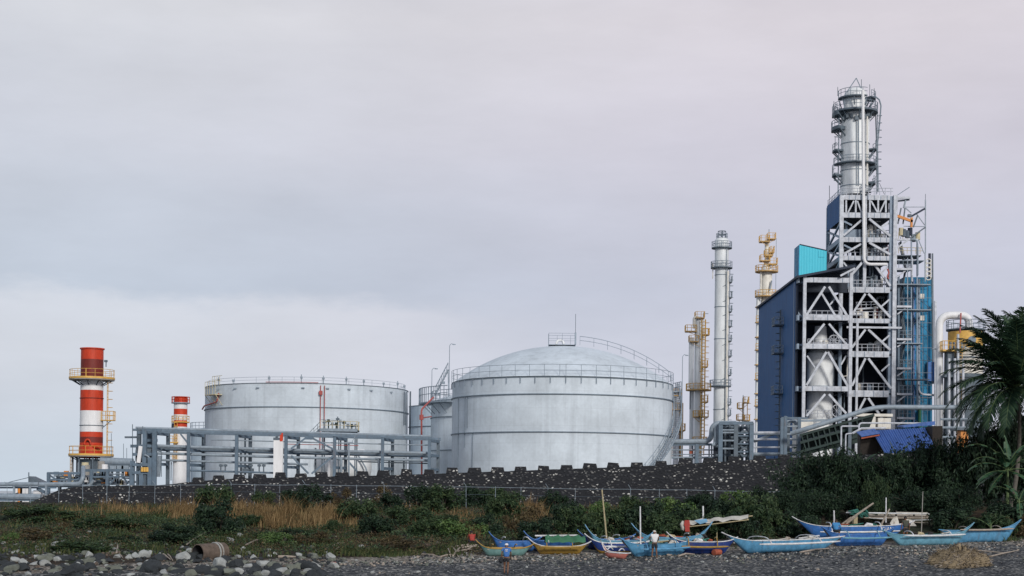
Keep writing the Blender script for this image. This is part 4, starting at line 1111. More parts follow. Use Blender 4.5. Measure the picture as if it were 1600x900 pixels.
def pipes_to_frame():
    Y = 212; f = lambda px, py, d=0: P(px, py, Y+d)
    t = Thing('pipe_bank', 'bank of thin white pipes running from the square cage to the ladder frame', 'pipes', (f(1200, 725).x, Y, 7))
    for y, r, m in ((676, .16, 'steel_white'), (686.5, .14, 'steel_white'), (699, .12, 'steel_white'), (709.5, .22, 'galv'), (678.5, .1, 'galv')):
        t.p('pipe', m).tube([f(1176, y, .5), f(1262, y-.3, .5)], r, 7)
    t.p('support', 'galv_dark').beam(f(1213, 680, .2), f(1224, 689, .2), .14)
    t.p('sloping_pipe', 'galv').tube([f(1178, 690, 1), f(1205, 679, 1), f(1226, 674, 1)], .2, 7)
    t.done()
    Y = 210
    t = Thing('ladder_frame', 'ladder-like grey frame with a curved pipe at the foot of the navy wall', 'steel frame', (f(1238, 715).x, Y, 7))
    for x, y in ((1222, 653), (1227.5, 650), (1249, 652)): a = f(x, y, -2); t.p('column', 'rack_blue').box(a.x-.2, a.x+.2, a.y-.2, a.y+.2, 7, a.z)
    for x, y in ((1232, 656), (1247, 655)): a = f(x, y, 1.5); t.p('column', 'galv_dark').box(a.x-.18, a.x+.18, a.y-.2, a.y+.2, 7, a.z)
    for y in (666, 678, 687, 695.5, 707): t.p('rung', 'galv' if y < 690 else 'galv_dark').beam(f(1226, y, -2), f(1250, y, -2), .2)
    t.p('top_beam', 'rack_blue').beam(f(1221, 653, -2), f(1262, 653.5, -2), .24)
    t.p('top_beam', 'galv').beam(f(1226, 658, 0), f(1320, 656, 0), .3)
    t.p('curved_pipe', 'galv').tube([f(1238+6*math.cos(PI*k/8), 664-6*math.sin(PI*k/8), -1) for k in range(9)] , .22, 7)
    t.done()
pipes_to_frame()

# ================================================================== NAVY BUILDING
YB = 258.0
def navy_building():
    X0, X1, Y1 = 45.4, 52.7, 297.0
    z0 = 7.0; zt = 39.9
    t = Thing('plant_building', 'tall navy blue metal-clad building with a black mono-pitch roof', 'building', ((X0+X1)/2, 275, z0))
    w = t.p('wall', 'navy_sheet'); w.box(X0, X0+.3, YB, Y1, z0, zt); w.box(X0+.3, X1, Y1-.3, Y1, z0, zt); w.box(X1-.3, X1, 272, Y1-.3, z0, zt+1)
    t.p('inner_shade_sheet', 'navy_dark').box(X0+.3, X1, 263.5, 263.8, z0, zt)  # dark sheet added behind the open bays to paint the shaded interior
    t.p('corner_trim', 'navy_dark').box(X0-.06, X0+.36, YB-.3, YB, z0, zt)
    r = t.p('roof', 'navy_dark'); a = P(1249, 434.5, 256).z; b_ = P(1332, 418.5, 256).z; xe = P(1332, 418.5, 256).x
    s = (b_-a)/(xe-X0); zr = lambda x: a + s*(x-X0)
    r.hexa([(X0-.4, 255.2, zr(X0-.4)), (X1, 255.2, zr(X1)), (X1, Y1+.4, zr(X1)), (X0-.4, Y1+.4, zr(X0-.4)), (X0-.4, 255.2, zr(X0-.4)+.35), (X1, 255.2, zr(X1)+.35), (X1, Y1+.4, zr(X1)+.35), (X0-.4, Y1+.4, zr(X0-.4)+.35)])
    c = t.p('canopy', 'navy_dark'); c.hexa([(X1, 255.2, zr(X1)), (xe+.3, 255.2, zr(xe+.3)), (xe+.3, 259.2, zr(xe+.3)), (X1, 259.2, zr(X1)), (X1, 255.2, zr(X1)+.35), (xe+.3, 255.2, zr(xe+.3)+.35), (xe+.3, 259.2, zr(xe+.3)+.35), (X1, 259.2, zr(X1)+.35)])
    c.use('steel_white').beam((xe+.2, 255.1, zr(xe)-.2), P(1313, 431, 255.1), .22, .3)
    gb = t.p('gable_panel', 'dark_deck'); gb.hexa([(X0, 259.5, zt-2), (xe, 259.5, zt-2), (xe, 259.7, zt-2), (X0, 259.7, zt-2), (X0, 259.5, zr(X0)), (xe, 259.5, zr(xe)), (xe, 259.7, zr(xe)), (X0, 259.7, zr(X0))])
    l = t.p('ladder', 'galv_dark'); yl = 0.5*(YB+Y1)-6
    yl = 45.4*F/(1221-800-1.5)
    l.ladder(X0-.35, yl, z0+1.5, zy(484, 1220, yl), .9, .07, -1, 0, .7, cage=True)
    for py in (508, 552, 615):
        z = zy(py, 1221, yl); q = t.p('rest_platform', 'galv_dark'); q.box(X0-1.6, X0, yl-1.6, yl+1.6, z-.18, z); q.use('galv').rail([(X0-.1, yl-1.6, z), (X0-1.6, yl-1.6, z), (X0-1.6, yl+1.6, z)], 1.2, .05, .8)
    t.done()
navy_building()

def cyan_box():
    Y = 262; X0 = P(1249, 410, Y).x; X1 = P(1291.5, 410, Y).x
    z0 = 40.5; za = zy(382, 1249, Y); zb = zy(391.5, 1290, Y)
    t = Thing('roof_penthouse', 'bright cyan corrugated box on the roof beside the steel tower', 'roof box', ((X0+X1)/2, Y+2, z0))
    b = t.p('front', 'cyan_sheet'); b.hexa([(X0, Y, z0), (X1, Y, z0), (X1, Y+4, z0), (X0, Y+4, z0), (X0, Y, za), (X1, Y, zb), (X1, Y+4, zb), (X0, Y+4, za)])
    t.p('side', 'bright_blue_sheet').box(X0-.1, X0-.004, Y+.01, Y+4.3, z0, za-.05)
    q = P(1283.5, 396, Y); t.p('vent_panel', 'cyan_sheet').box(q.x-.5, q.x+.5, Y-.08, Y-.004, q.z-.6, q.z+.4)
    t.p('cap_strip', 'navy_dark').beam((X0, Y-.05, za+.03), (X1, Y-.05, zb+.03), .12)
    t.done()
cyan_box()

# ================================================================== STEEL PROCESS TOWER
def tower():
    YF, YK = 260.0, 271.0; YL = 256.0
    q = lambda px, py, Y=YF: P(px, py, Y)
    z = lambda py: zy(py, 1355, YF)
    XL, XM, XR = q(1314.5, 360).x, q(1351, 360).x, q(1396.5, 400).x
    XA, XB = q(1256, 570, YL).x, q(1328.5, 560, YL).x
    t = Thing('process_tower', 'tall open steel tower of white beams and diagonal braces carrying the round silver vessel', 'steel tower', ((XL+XR)/2, 264, 7))
    zt = z(306)
    C = lambda x, y, z0, z1, w, m='steel_white': t.p('column', m).box(x-w/2, x+w/2, y-w/2, y+w/2, z0, z1)
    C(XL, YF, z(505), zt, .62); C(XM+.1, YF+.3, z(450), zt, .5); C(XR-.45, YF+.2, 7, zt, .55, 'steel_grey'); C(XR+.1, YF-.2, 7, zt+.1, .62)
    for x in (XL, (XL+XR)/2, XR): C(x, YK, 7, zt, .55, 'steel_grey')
    C(XL, YF, 7, z(505), .5, 'steel_grey')
    C(XA, YL, 7, z(438), .5); C(XB, YL, 7, z(424), .52)
    C(XA-.9, YL+3.5, 7, z(440), .4, 'steel_grey'); C(q(1338.5, 600, YL+1).x, YL+1, 7.5, z(508), .36)
    B = lambda x0, x1, y, z0, z1, d=.3, m='steel_white': t.p('beam', m).box(x0, x1, y-d/2, y+d/2, z0, z1)
    # upper tower levels
    up = [(305, 312.5), (332.5, 340.5), (371, 378.5), (400, 407)]
    for a, b_ in up:
        B(XL+.32, XM-.16, YF, z(b_), z(a)); B(XM+.4, XR-.75, YF, z(b_), z(a))
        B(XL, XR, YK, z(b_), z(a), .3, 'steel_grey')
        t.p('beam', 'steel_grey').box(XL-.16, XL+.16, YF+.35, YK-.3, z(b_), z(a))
        for x in np.linspace(XL+1.2, XR-1.2, 7): t.p('stiffener', 'steel_grey').box(x-.05, x+.05, YF-.2, YF-.153, z(b_)+.05, z(a)-.05)
    # lower frame: seaward bay sits a little lower than the landward one
    for a, b_ in ((440, 447.5), (497, 505.5), (541.5, 549.5), (607, 614.5)):
        B(XA+.26, XB-.27, YL, z(b_), z(a), .34)
        t.p('beam', 'steel_grey').box(XA-.9-.15, XA-.9+.15, YL+.3, YF+3, z(b_), z(a))
        t.p('beam', 'steel_grey').beam((XA-.9, YL+3.5, z((a+b_)/2)), (XA, YL+.2, z((a+b_)/2)), .3, z(a)-z(b_))
        for x in np.linspace(XA+1.4, XB-1.4, 3): t.p('stiffener', 'steel_grey').box(x-.05, x+.05, YL-.22, YL-.173, z(b_)+.05, z(a)-.05)
    for a, b_ in ((449.5, 458), (498.5, 505.5), (549.5, 558.5), (610.5, 620.5), (708, 712)):
        B(XB+.27, XR-.75, YF-.6, z(b_), z(a), .34)
        for x in np.linspace(XB+1.4, XR-1.6, 4): t.p('stiffener', 'steel_grey').box(x-.05, x+.05, YF-.83, YF-.773, z(b_)+.05, z(a)-.05)
    B(XB, XR+1.2, YF-.9, z(514), z(511), .2)
    # floors
    for a, x0, x1 in ((306, XL, XR), (333, XL, XR), (371.5, XL, XR), (400.5, XL, XR), (450, XB, XR), (499, XA-.5, XB), (500, XB, XR), (543, XA-.5, XB), (551, XB, XR), (608.5, XA-.5, XB), (612, XB, XR)):
        t.p('floor', 'dark_deck').box(x0+.02, x1-.02, (YF if a < 445 else YL+.3 if x0 < XB-1 else YF-.3)+.2, YK-.2, z(a)-.5, z(a)-.2)
    t.p('back_shade_sheet', 'navy_dark').box(XL+.2, XR-.05, YK-2.2, YK-2.0, 7, z(452)); t.p('end_shade_sheet', 'navy_dark').box(XR-.35, XR-.2, YF+2.5, YK-2.3, 7, z(452))  # dark sheets added, the shade inside the tower put into their colour
    t.p('back_shade_sheet', 'navy_dark').box(XM+.3, XR-.3, YK-3.2, YK-3.0, z(455), z(341))
    t.p('back_shade_sheet', 'dark_deck').box(XL+.4, XR-.4, YF+2.2, YF+2.4, z(331.8), z(313))  # near-black sheet added to stand in for shade in the top storey
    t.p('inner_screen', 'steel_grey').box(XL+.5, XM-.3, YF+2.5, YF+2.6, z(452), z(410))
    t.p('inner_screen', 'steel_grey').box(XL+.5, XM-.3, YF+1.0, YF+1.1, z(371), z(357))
    # navy screens on the seaward face, then open bracing
    t.p('side_screen', 'navy_sheet').box(XL-.22, XL-.17, YF+.4, YK, z(345), z(306)+.3)
    for a, b_ in ((347, 371), (379, 400), (408, 436)):
        for (p0, p1) in (((XL, YF+.4, z(b_)), (XL, YK-.5, z(a))), ((XL, YF+.4, z(a)), (XL, YK-.5, z(b_)))):
            t.p('brace', 'steel_grey').beam(p0, p1, .3)
    BR = lambda x0, y0, x1, y1, w=.34, Y=YF, m='steel_white': t.p('brace', m).beam(q(x0, y0, Y), q(x1, y1, Y), w*.78)
    # top storey: posts and raking struts
    for x in (1322, 1337, 1359, 1372, 1384): BR(x, 313, x, 332, .34)
    for a, b_ in (((1334, 314), (1325, 332)), ((1339.5, 314), (1346, 332)), ((1361, 314), (1371, 332)), ((1383, 314), (1374.5, 332))): BR(*a, *b_, .3)
    # storeys below: long diagonal plus half strut
    for y0, y1 in ((342, 369), (379, 398)):
        BR(1346, y0+2, 1318, y1-1, .42, YF-.05); BR(1318.5, y0+4, 1331, y0+10, .34, YF+.4, 'steel_grey')
        BR(1358, y0, 1391, y1, .46, YF-.05); BR(1391, y0+6, 1378, y0+12, .34, YF+.4)
    BR(1347, 410, 1330, 430, .5, YF-.05); BR(1330, 432, 1322, 440, .4, YF-.05); BR(1318, 410, 1325, 419, .3, YF+.4)
    BR(1366, 413, 1391, 447, .46, YF-.05); BR(1389, 415, 1377, 427, .3, YF+.4)
    # landward lower bay: inverted V per storey
    for y0, y1 in ((459, 498), (515, 549), (560, 609), (622, 676)):
        xr = 1391 if y1 < 600 else 1392
        BR(1352, y0, 1331, y1-6 if y1 < 660 else y1-14, .44, YF-.65); BR(1356.5, y0, xr, y1-2, .46, YF-.65); BR(1389.5, y0+9, 1377, y0+20, .34, YF-.2)
    # seaward lower bay
    BR(1289, 448, 1259, 494, .46, YL); BR(1295, 448, 1325, 496, .46, YL); BR(1284, 459, 1306, 495, .4, YL+.5); BR(1305, 466, 1297, 476, .3, YL+.6)
    BR(1288, 506, 1262, 538, .44, YL); BR(1295, 506, 1324, 540, .4, YL)
    BR(1291, 550, 1260, 602, .46, YL); BR(1293.5, 550, 1325, 604, .46, YL); BR(1261, 556, 1273, 574, .34, YL+.6); BR(1322, 556, 1314, 570, .3, YL+.8)
    BR(1289, 616, 1260, 650, .44, YL); BR(1295, 616, 1322, 646, .44, YL)
    BR(1254, 498, 1245, 486, .3, YL+3, 'steel_grey'); BR(1256, 496, 1246, 504, .3, YL+3, 'steel_grey')
    # guard rails
    G = lambda x0, x1, py, Y: t.p('railing', 'steel_white').rail([q(x0, py, Y), q(x1, py, Y)], 1.15, .055, .9)
    for x0, x1, py, Y in ((1355, 1391, 371, YF+.9), (1318, 1348, 400, YF+.8), (1355, 1391, 400, YF+.9), (1330, 1391, 449, YF+.2), (1258, 1312, 497, YL+.5), (1330, 1391, 498, YF), (1262, 1324, 541, YL+.5), (1338, 1386, 549, YF), (1338, 1390, 610, YF), (1260, 1300, 652, YL+1), (1314, 1395, 305, YF)):
        G(x0, x1, py, Y)
    rs = t.p('railing', 'steel_grey'); rs.rail([(XL-.1, YF+.3, zt), (XL-.1, YK, zt)], 1.2, .05, 1.3)
    for x, h in ((1296, 20), (1310, 6)): t.p('rod', 'galv_dark').tube([q(x, 310, 268), q(x, 310-h, 268)], .05, 5)
    t.done()
    return XL, XM, XR, XA, XB, z, q
XL, XM, XR, XA, XB, zT, qT = tower()

def inner_equipment():
    t = Thing('silver_drum', 'fat silver vessel standing inside the lower seaward bay of the steel tower', 'vessel', (qT(1281, 700).x, 261, 7.5))
    x = qT(1281, 620, 261).x; r = 2.15
    t.p('shell', 'vessel_silver').lathe(x, 261, [(r, 7.5), (r, zT(553)), (1.2, zT(541)), (.9, zT(510))], 28)
    t.p('seam', 'galv').arc(x, 261, r-.1, r+.05, zT(607), zT(604), seg=28)
    t.p('pipe', 'galv').tube(bend([(x+r-.1, 260.5, zT(560)), (x+r+.9, 260.5, zT(560)), (x+r+1.2, 260.5, zT(700))], .8), .3, 8)
    t.done()
    g = Thing('gauge_skid', 'white pump set with pipes on the middle deck of the steel tower', 'pump', (qT(1352, 498).x, YF2, zT(498)))
    for x, y0, y1, w in ((1352, 498, 488, .55), (1340, 492, 492, .3), (1345, 498, 483, .25), (1367, 498, 479, .2), (1376, 498, 486, .22)):
        q = qT(x, y0, YF2); g.p('drum', 'cream').tube([q, q + Vector((0, 0, max(.6, (y0-y1)*.104)))], w, 10)
    g.p('pipe', 'steel_white').tube([qT(1332, 491, YF2), qT(1350, 491, YF2)], .3, 8); g.p('pipe', 'steel_white').tube([qT(1339, 483, YF2), qT(1372, 481, YF2)], .16, 6)
    g.p('frame', 'steel_white').rail([qT(1338, 481, YF2), qT(1368, 480, YF2)], .9, .06, .8)
    g.done()
    h = Thing('hose_reel', 'round white reel on the second deck of the seaward bay', 'reel', (qT(1305, 541).x, 258, zT(541)))
    c = qT(1303, 532, 258); h.p('rim', 'steel_white').tube([c + Vector((.85*math.cos(2*PI*k/18), 0, .85*math.sin(2*PI*k/18))) for k in range(19)], .09, 6)
    for k in range(4): a = PI*k/4; h.p('spoke', 'steel_white').tube([c + Vector((.85*math.cos(a), 0, .85*math.sin(a))), c - Vector((.85*math.cos(a), 0, .85*math.sin(a)))], .05, 5)
    h.p('drum', 'cream').tube([c + Vector((-1.3, .3, -1)), c + Vector((-1.3, .3, 0))], .5, 10)
    h.p('stand', 'steel_white').beam(c + Vector((0, .2, -1.05)), c + Vector((0, .2, 0)), .2)
    h.done()
    d = Thing('hose_reel', 'round white wheel low in the steel tower above the sloping pipe', 'reel', (qT(1307, 655).x, 258, zT(655)))
    c = qT(1307, 642, 257.5); d.p('rim', 'steel_white').tube([c + Vector((.75*math.cos(2*PI*k/18), 0, .95*math.sin(2*PI*k/18))) for k in range(19)], .08, 6)
    for k in range(4): a = PI*k/4; d.p('spoke', 'steel_white').tube([c + Vector((.75*math.cos(a), 0, .95*math.sin(a))), c - Vector((.75*math.cos(a), 0, .95*math.sin(a)))], .04, 5)
    d.p('stand', 'steel_white').beam(c + Vector((0, .2, -5)), c, .2)
    d.done()
    for x0, x1, y, lab in ((1345, 1386, 449, 'row of small white pumps on the deck under the black roof edge'), (1360, 1388, 371, 'white valves on the upper deck behind the long brace'), (1362, 1386, 400, 'grey valves on the deck above the bent white pipe')):
        e = Thing('pump_row', lab, 'pumps', (qT((x0+x1)/2, y).x, 262, zT(y)))
        for k in range(6):
            q = qT(x0+(x1-x0)*k/5, y, 261.2); e.p('pump', R.choice(['cream', 'steel_white', 'galv', 'galv'])).tube([q, q+Vector((0, 0, R.uniform(.6, 1.5)))], R.uniform(.15, .3), 8)
            e.p('pipe', 'galv').tube([q+Vector((0, .3, .5)), q+Vector((.8, .3, .5))], .12, 6)
        e.done()
    Rg = Thing('red_hose', 'faded red hose hanging beside the landward column of the steel tower', 'hose', (qT(1388, 430).x, 259, zT(436)))
    Rg.p('hose', 'red_pipe').tube([qT(1386.5, 420, 259), qT(1389, 426, 259), qT(1386.5, 432, 259), qT(1388.5, 436, 259)], .14, 6)
    Rg.done()
YF2 = 260.4
inner_equipment()

def tower_piping():
    t = Thing('process_piping', 'tangle of grey pipes and ducts threading through the decks of the steel tower', 'pipes', (qT(1360, 700).x, 264, 7))
    r = random.Random(41); lv = [(305, 332), (332, 371), (371, 400), (400, 449), (449, 498), (498, 549), (549, 610), (610, 700)]
    for k in range(46):
        y0, y1 = r.choice(lv); lo = 1318 if y0 < 440 else (1262 if y0 > 490 and r.random() < .45 else 1334); hi = 1392 if lo != 1262 else 1324
        x = r.uniform(lo, hi); Y = r.uniform(262.6, 267.5) if lo != 1262 else r.uniform(259.2, 262.5); m = r.choice(['galv', 'steel_grey', 'steel_grey', 'steel_white', 'galv_dark', 'cream']); rr_ = r.choice([.07, .1, .14, .22])
        if r.random() < .55: t.p('pipe', m).tube([qT(x, y0+3, Y), qT(x, y1, Y)], rr_, 7)
        else:
            y = r.uniform(y0+6, y1-3); x2 = min(hi, x + r.uniform(8, 26)); t.p('pipe', m).tube(bend([qT(x, y1, Y), qT(x, y, Y), qT(x2, y, Y), qT(x2, y0+3, Y)], .4, 4), rr_, 7)
    for k in range(16):
        y0, y1 = r.choice(lv[1:7]); x = r.uniform(1338, 1386); Y = r.uniform(262, 266); q = qT(x, y1, Y); w = r.uniform(.3, .7); h = r.uniform(.7, 2.0)
        t.p('drum', r.choice(['galv', 'vessel_silver', 'steel_grey', 'cream', 'red_pipe'])).lathe(q.x, q.y, [(w, q.z), (w, q.z+h), (w*.5, q.z+h+.25)], 12)
    t.done()
tower_piping()

def white_riser():
    b = MB('white_paint')
    b.tube(bend([qT(1348.2, 141, 259.4), qT(1350, 413, 259.4), qT(1386, 413, 259.4)], 1.2, 8), .25, 10)
    single('vent_pipe', b, 'tall white pipe running down the face of the steel tower and bending inland', 'pipe')
white_riser()

def top_vessel():
    Y = 265; X = P(1336, 230, Y).x; k = Y/F; zf = lambda py: zy(py, 1336, Y)
    t = Thing('reactor_vessel', 'fat silver vessel ringed by dark platforms on top of the steel tower', 'vessel', (X, Y, zT(306)))
    r = 22*k; r2 = 18*k
    t.p('shell', 'vessel_silver').lathe(X, Y, [(r, zf(306)), (r, zf(182)), (r2, zf(176)), (r2, zf(150)), (r2*.94, zf(146)), (r2*.75, zf(141.5)), (r2*.4, zf(138)), (.05, zf(137))], 36)
    for py in (226, 257.5, 268, 292): t.p('ring', 'galv').arc(X, Y, r-.1, r+.07, zf(py)-.06, zf(py)+.06, seg=36)
    def plat(py, rad_, a0, a1, h=1.2, th=.35, und=True):
        th *= .55
        z = zf(py); p = t.p('platform', 'galv_dark'); p.arc(X, Y, r2, rad_, z-th, z, a0, a1, max(8, int((a1-a0)/8)))
        t.p('railing', 'galv', sub_of=p).rail_arc(X, Y, rad_-.05, z, a0, a1, h, .05, 1.0)
        if und:
            n = max(2, int((a1-a0)/40))
            for i in range(n+1):
                a = a0 + (a1-a0)*i/n; p.beam(rim_pt(X, Y, rad_-.2, a, z-.3), rim_pt(X, Y, r-.05, a, z-1.6), .16)
    plat(153.5, 27*k, -110, 30); plat(155, 31*k, 40, 110, 1.0)
    plat(175, 34.5*k, 0, 359.9, 1.3, .5)
    plat(178, 36*k, -110, -60, 1.2, .9); plat(200, 37*k, -115, -55, 1.0, 1.0)
    plat(235.5, 35*k, -110, -65, 1.0, .5); plat(234, 33*k, 60, 110); plat(257, 33*k, -100, 100, 1.0, .3, False)
    plat(262, 33*k, 60, 115, .9, .6); plat(273.5, 35*k, -112, -70, 1.6, .5); plat(286, 32*k, 55, 110, .9, .6); plat(302, 26*k, 10, 70, .8, .2)
    for px, r_ in ((1338.5, .06), (1341.5, .09), (1355, .14)):
        t.p('pipe', 'galv' if px < 1350 else 'cream').tube([P(px, 182, Y-r-.12), P(px, 290, Y-r-.12)], r_, 6)
    t.p('ladder', 'galv').ladder(X-r-.5, Y-.6, zf(304), zf(180), .6, .05, -1, 0, .5, cage=True)
    t.p('ladder', 'galv').ladder(X+r+1.2, Y-.5, zf(304), zf(176), .6, .05, 1, 0, .5, cage=True)
    for px, y0, y1 in ((1309, 150, 136), (1325, 150, 142), (1359, 150, 132), (1366, 152, 138), (1303, 185, 158), (1305, 236, 214), (1368, 152, 176), (1346, 140, 124)):
        t.p('rod', 'galv_dark').tube([P(px, y0, Y-1), P(px, y1, Y-1)], .05, 5)
    for a, b_ in (((1325, 141), (1338, 122)), ((1338, 122), (1347, 142))): t.p('hoist_frame', 'galv').tube([P(*a, Y-1), P(*b_, Y-1)], .08, 5)
    lp = [P(1360, 152, Y), P(1368, 151, Y), P(1374, 156, Y), P(1376.5, 165, Y), P(1375, 185, Y), P(1371, 225, Y), P(1372, 300, Y)]
    t.p('loop_pipe', 'galv').tube(lp, .13, 6)
    t.p('pipe', 'galv_dark').tube([P(1368, 176, Y), P(1371.5, 300, Y)], .09, 5)
    t.p('cable', 'galv_dark').tube([P(1374, 286, Y), P(1382, 304, Y)], .04, 4)
    for k2 in range(8):
        a = -60 + 17*k2; p = rim_pt(X, Y, r+.15, a, zf(182+R.uniform(0, 8))); t.p('nozzle', 'galv_dark').box(p[0]-.25, p[0]+.25, p[1]-.3, p[1]+.2, p[2]-.35, p[2]+.35)
    t.done()
top_vessel()

# ================================================================== STAIR FRAME, CRANE AND BLUE CLADDING BESIDE THE TOWER
def side_frame():
    Y = 260.5; q = lambda px, py, d=0: P(px, py, Y+d)
    t = Thing('stair_frame', 'slender galvanised stair frame on the landward side of the steel tower', 'steel frame', (q(1425, 700).x, Y+2, 7))
    Bm = lambda a, b_, w=.2, m='galv', d=0: t.p('beam', m).beam(q(*a, d), q(*b_, d), w)
    Bm((1399, 309.5), (1422, 309), .35, 'steel_white'); Bm((1401, 314.5), (1421, 312), .25, 'galv_dark', .5)
    Bm((1415, 313), (1412, 325), .25); Bm((1408, 325), (1403, 350), .2, 'galv_dark'); Bm((1414, 325), (1411, 350), .2, 'galv_dark')
    t.p('column', 'galv').beam(q(1446, 312), q(1446, 395), .16); t.p('column', 'galv').beam(q(1445.5, 395), q(1445.5, 440), .16)
    Bm((1414, 323.5), (1446, 323.5), .1); Bm((1424, 338), (1445, 326), .3, 'navy_dark'); Bm((1434, 336), (1427, 355), .2, 'galv_dark'); Bm((1432, 334), (1445, 352), .12); Bm((1415, 325), (1424, 333), .14)
    Bm((1412, 353.5), (1446, 354), .12); Bm((1446, 355), (1422, 372), .22, 'galv_dark'); Bm((1435, 374), (1444, 396), .12)
    Bm((1400, 374.5), (1434, 374.5), .3, 'steel_white'); Bm((1419, 375), (1401, 388), .28, 'steel_white')
    for x in (1424, 1433): t.p('column', 'steel_grey').beam(q(x, 374), q(x, 640), .2)
    for x in (1418, ): t.p('column', 'galv').beam(q(x, 403, -.6), q(x, 700, -.6), .14)
    t.p('column', 'steel_blue' if 'steel_blue' in MATS else 'rack_blue').beam(q(1404, 430, .3), q(1404, 700, .3), .3)
    for y, x1, br in ((419.5, 1423, 1), (444, 1452, 0), (478, 1423, 1), (483.5, 1453, 0), (529, 1423, 1), (536, 1440, 0), (574.5, 1423, 1), (592, 1451, 0), (614.5, 1424, 1), (652, 1428, 1)):
        p = t.p('platform', 'steel_white' if br else 'galv'); a, b_ = q(1400, y), q(x1, y)
        p.box(a.x, b_.x, Y-.7, Y+2.0, a.z-.32 if br else a.z-.16, a.z)
        if br:
            p.beam(q(1402, y+13, -.3), q(1417, y+2, -.3), .2)
            t.p('railing', 'galv', sub_of=p).rail([(a.x+.3, Y-.65, a.z), (b_.x, Y-.65, a.z), (b_.x, Y+2, a.z)], 1.2, .045, .7)
    for y0, y1 in ((378, 419), (419, 478), (478, 529), (529, 574), (574, 614), (614, 652)):   # flights of stairs
        s = t.p('stair', 'galv_dark'); a, b_ = q(1406 if y0 % 2 else 1416, y1, 1), q(1416 if y0 % 2 else 1406, y0, 1)
        s.beam(a, b_, .12, .3); s.beam(a+Vector((0, .8, 0)), b_+Vector((0, .8, 0)), .12, .3); s.rail([a, b_], 1.0, .04, 1.2)
    for y, x0, x1 in ((398, 1400, 1440), (406, 1402, 1444)): t.p('platform', 'galv_dark').box(q(x0, y).x, q(x1, y).x, Y+.2, Y+4, q(x0, y).z-.15, q(x0, y).z)
    t.p('railing', 'pale_yellow').rail([q(1404, 396), q(1442, 397)], 1.0, .05, .7)
    t.p('railing', 'pale_yellow').rail([q(1404, 374, .4), q(1420, 374, .4)], 1.2, .05, .7)
    for x, y, m in ((1408, 362, 'pale_yellow'), (1412, 364, 'galv_dark'), (1418, 366, 'galv_dark'), (1422, 362, 'navy_dark'), (1434, 369, 'pale_yellow'), (1427, 372, 'galv')):
        c = q(x, y, .6); t.p('motor', m).tube([c-Vector((0, 0, .6)), c+Vector((0, 0, .6))], .4, 8)
    t.p('pipe', 'galv').tube(bend([q(1423, 374, -.2), q(1432, 374, -.2), q(1434, 384, -.2), q(1434, 430, -.2)], .5), .14, 6)
    t.p('pipe', 'steel_white').tube(bend([q(1424, 403, -.3), q(1425, 404, -.3), q(1425, 440, -.3)], .3), .16, 6)
    for k in range(5): c = q(1450.5, 408+k*6.5, 1); t.p('loop', 'cream').tube([c+Vector((.45*math.cos(2*PI*j/10), 0, .35*math.sin(2*PI*j/10))) for j in range(11)], .1, 5)
    t.p('rod', 'galv_dark').tube([q(1446, 312), q(1446, 303)], .04, 4)
    t.p('antenna', 'galv').tube([q(1402, 305, .5), q(1421, 292.5, .5)], .06, 5)
    t.done()
    t = Thing('jib_crane', 'small orange jib crane high on the stair frame', 'crane', (q(1425, 354).x, Y-.5, q(1425, 354).z))
    t.p('jib', 'orange_paint').beam(q(1402, 337.5, -.5), q(1426, 346, -.5), .34, .42)
    t.p('post', 'orange_paint').beam(q(1424.5, 340, -.5), q(1424, 355, -.5), .34)
    t.p('winch', 'galv_dark').box(q(1421, 0).x, q(1426, 0).x, Y-.9, Y-.2, q(1421, 340).z, q(1421, 336).z)
    t.done()
side_frame()

def blue_cladding():
    Y = 264.5; q = lambda px, py, d=0: P(px, py, Y+d)
    t = Thing('clad_shaft', 'tall bright blue sheet-clad shaft at the landward edge of the steel tower', 'clad shaft', (q(1436, 700).x, Y+3, 7))
    a, b_ = q(1411, 550).x, q(1457, 550).x
    t.p('cladding', 'bright_blue_sheet').box(a, b_, Y, Y+7, 7, q(1430, 433).z)
    t.p('corner_post', 'navy_dark').beam(q(1452.5, 396, -.1), q(1452.5, 434, -.1), .35); t.p('corner_post', 'galv_dark').beam(q(1457, 396, -.1), q(1458, 600, -.1), .22)
    for x, m in ((1428, 'boat_blue'), (1436, 'steel_grey')): t.p('downpipe', m).beam(q(x, 436, -.3), q(x, 700, -.3), .32)
    c, d = q(1448, 566), q(1466, 596); t.p('side_box', 'boat_blue').box(c.x, d.x, Y-.9, Y+2, d.z, c.z)
    sc = t.p('scaffold', 'galv_dark'); sc2 = t.p('scaffold', 'galv')
    for k in range(7): (sc if k % 2 else sc2).tube([q(1413+k*7.2, 436, -.9), q(1413+k*7.2, 700, -.9)], .05, 5)
    for k in range(13): (sc2 if k % 2 else sc).tube([q(1412, 446+k*19.5, -.95), q(1456, 446+k*19.5, -.95)], .045, 5)
    for k in range(6): sc.tube([q(1413, 446+k*39, -1), q(1456, 485+k*39, -1)], .04, 5)
    for x, y in ((1441, 497), (1441, 463)): c = q(x, y); t.p('window', 'cream').box(c.x-.35, c.x+.35, Y-.12, Y-.01, c.z-.4, c.z+.4)
    t.p('pipe', 'steel_white').tube(bend([q(1433, 592, -.8), q(1437, 616, -.8), q(1466, 618, -.8)], .8), .18, 6)
    t.p('green_pipe', 'green_tarp').tube([q(1437, 640, -1), q(1437, 668, -1)], .3, 8)
    t.done()
    for px, lab, top in ((1461.5, 'thin white post along the edge of the blue clad shaft', 470),):
        b = MB('steel_white'); b.beam(q(px, top, -1.5), q(px, 690, -1.5), .35); single('white_post', b, lab, 'post')
blue_cladding()

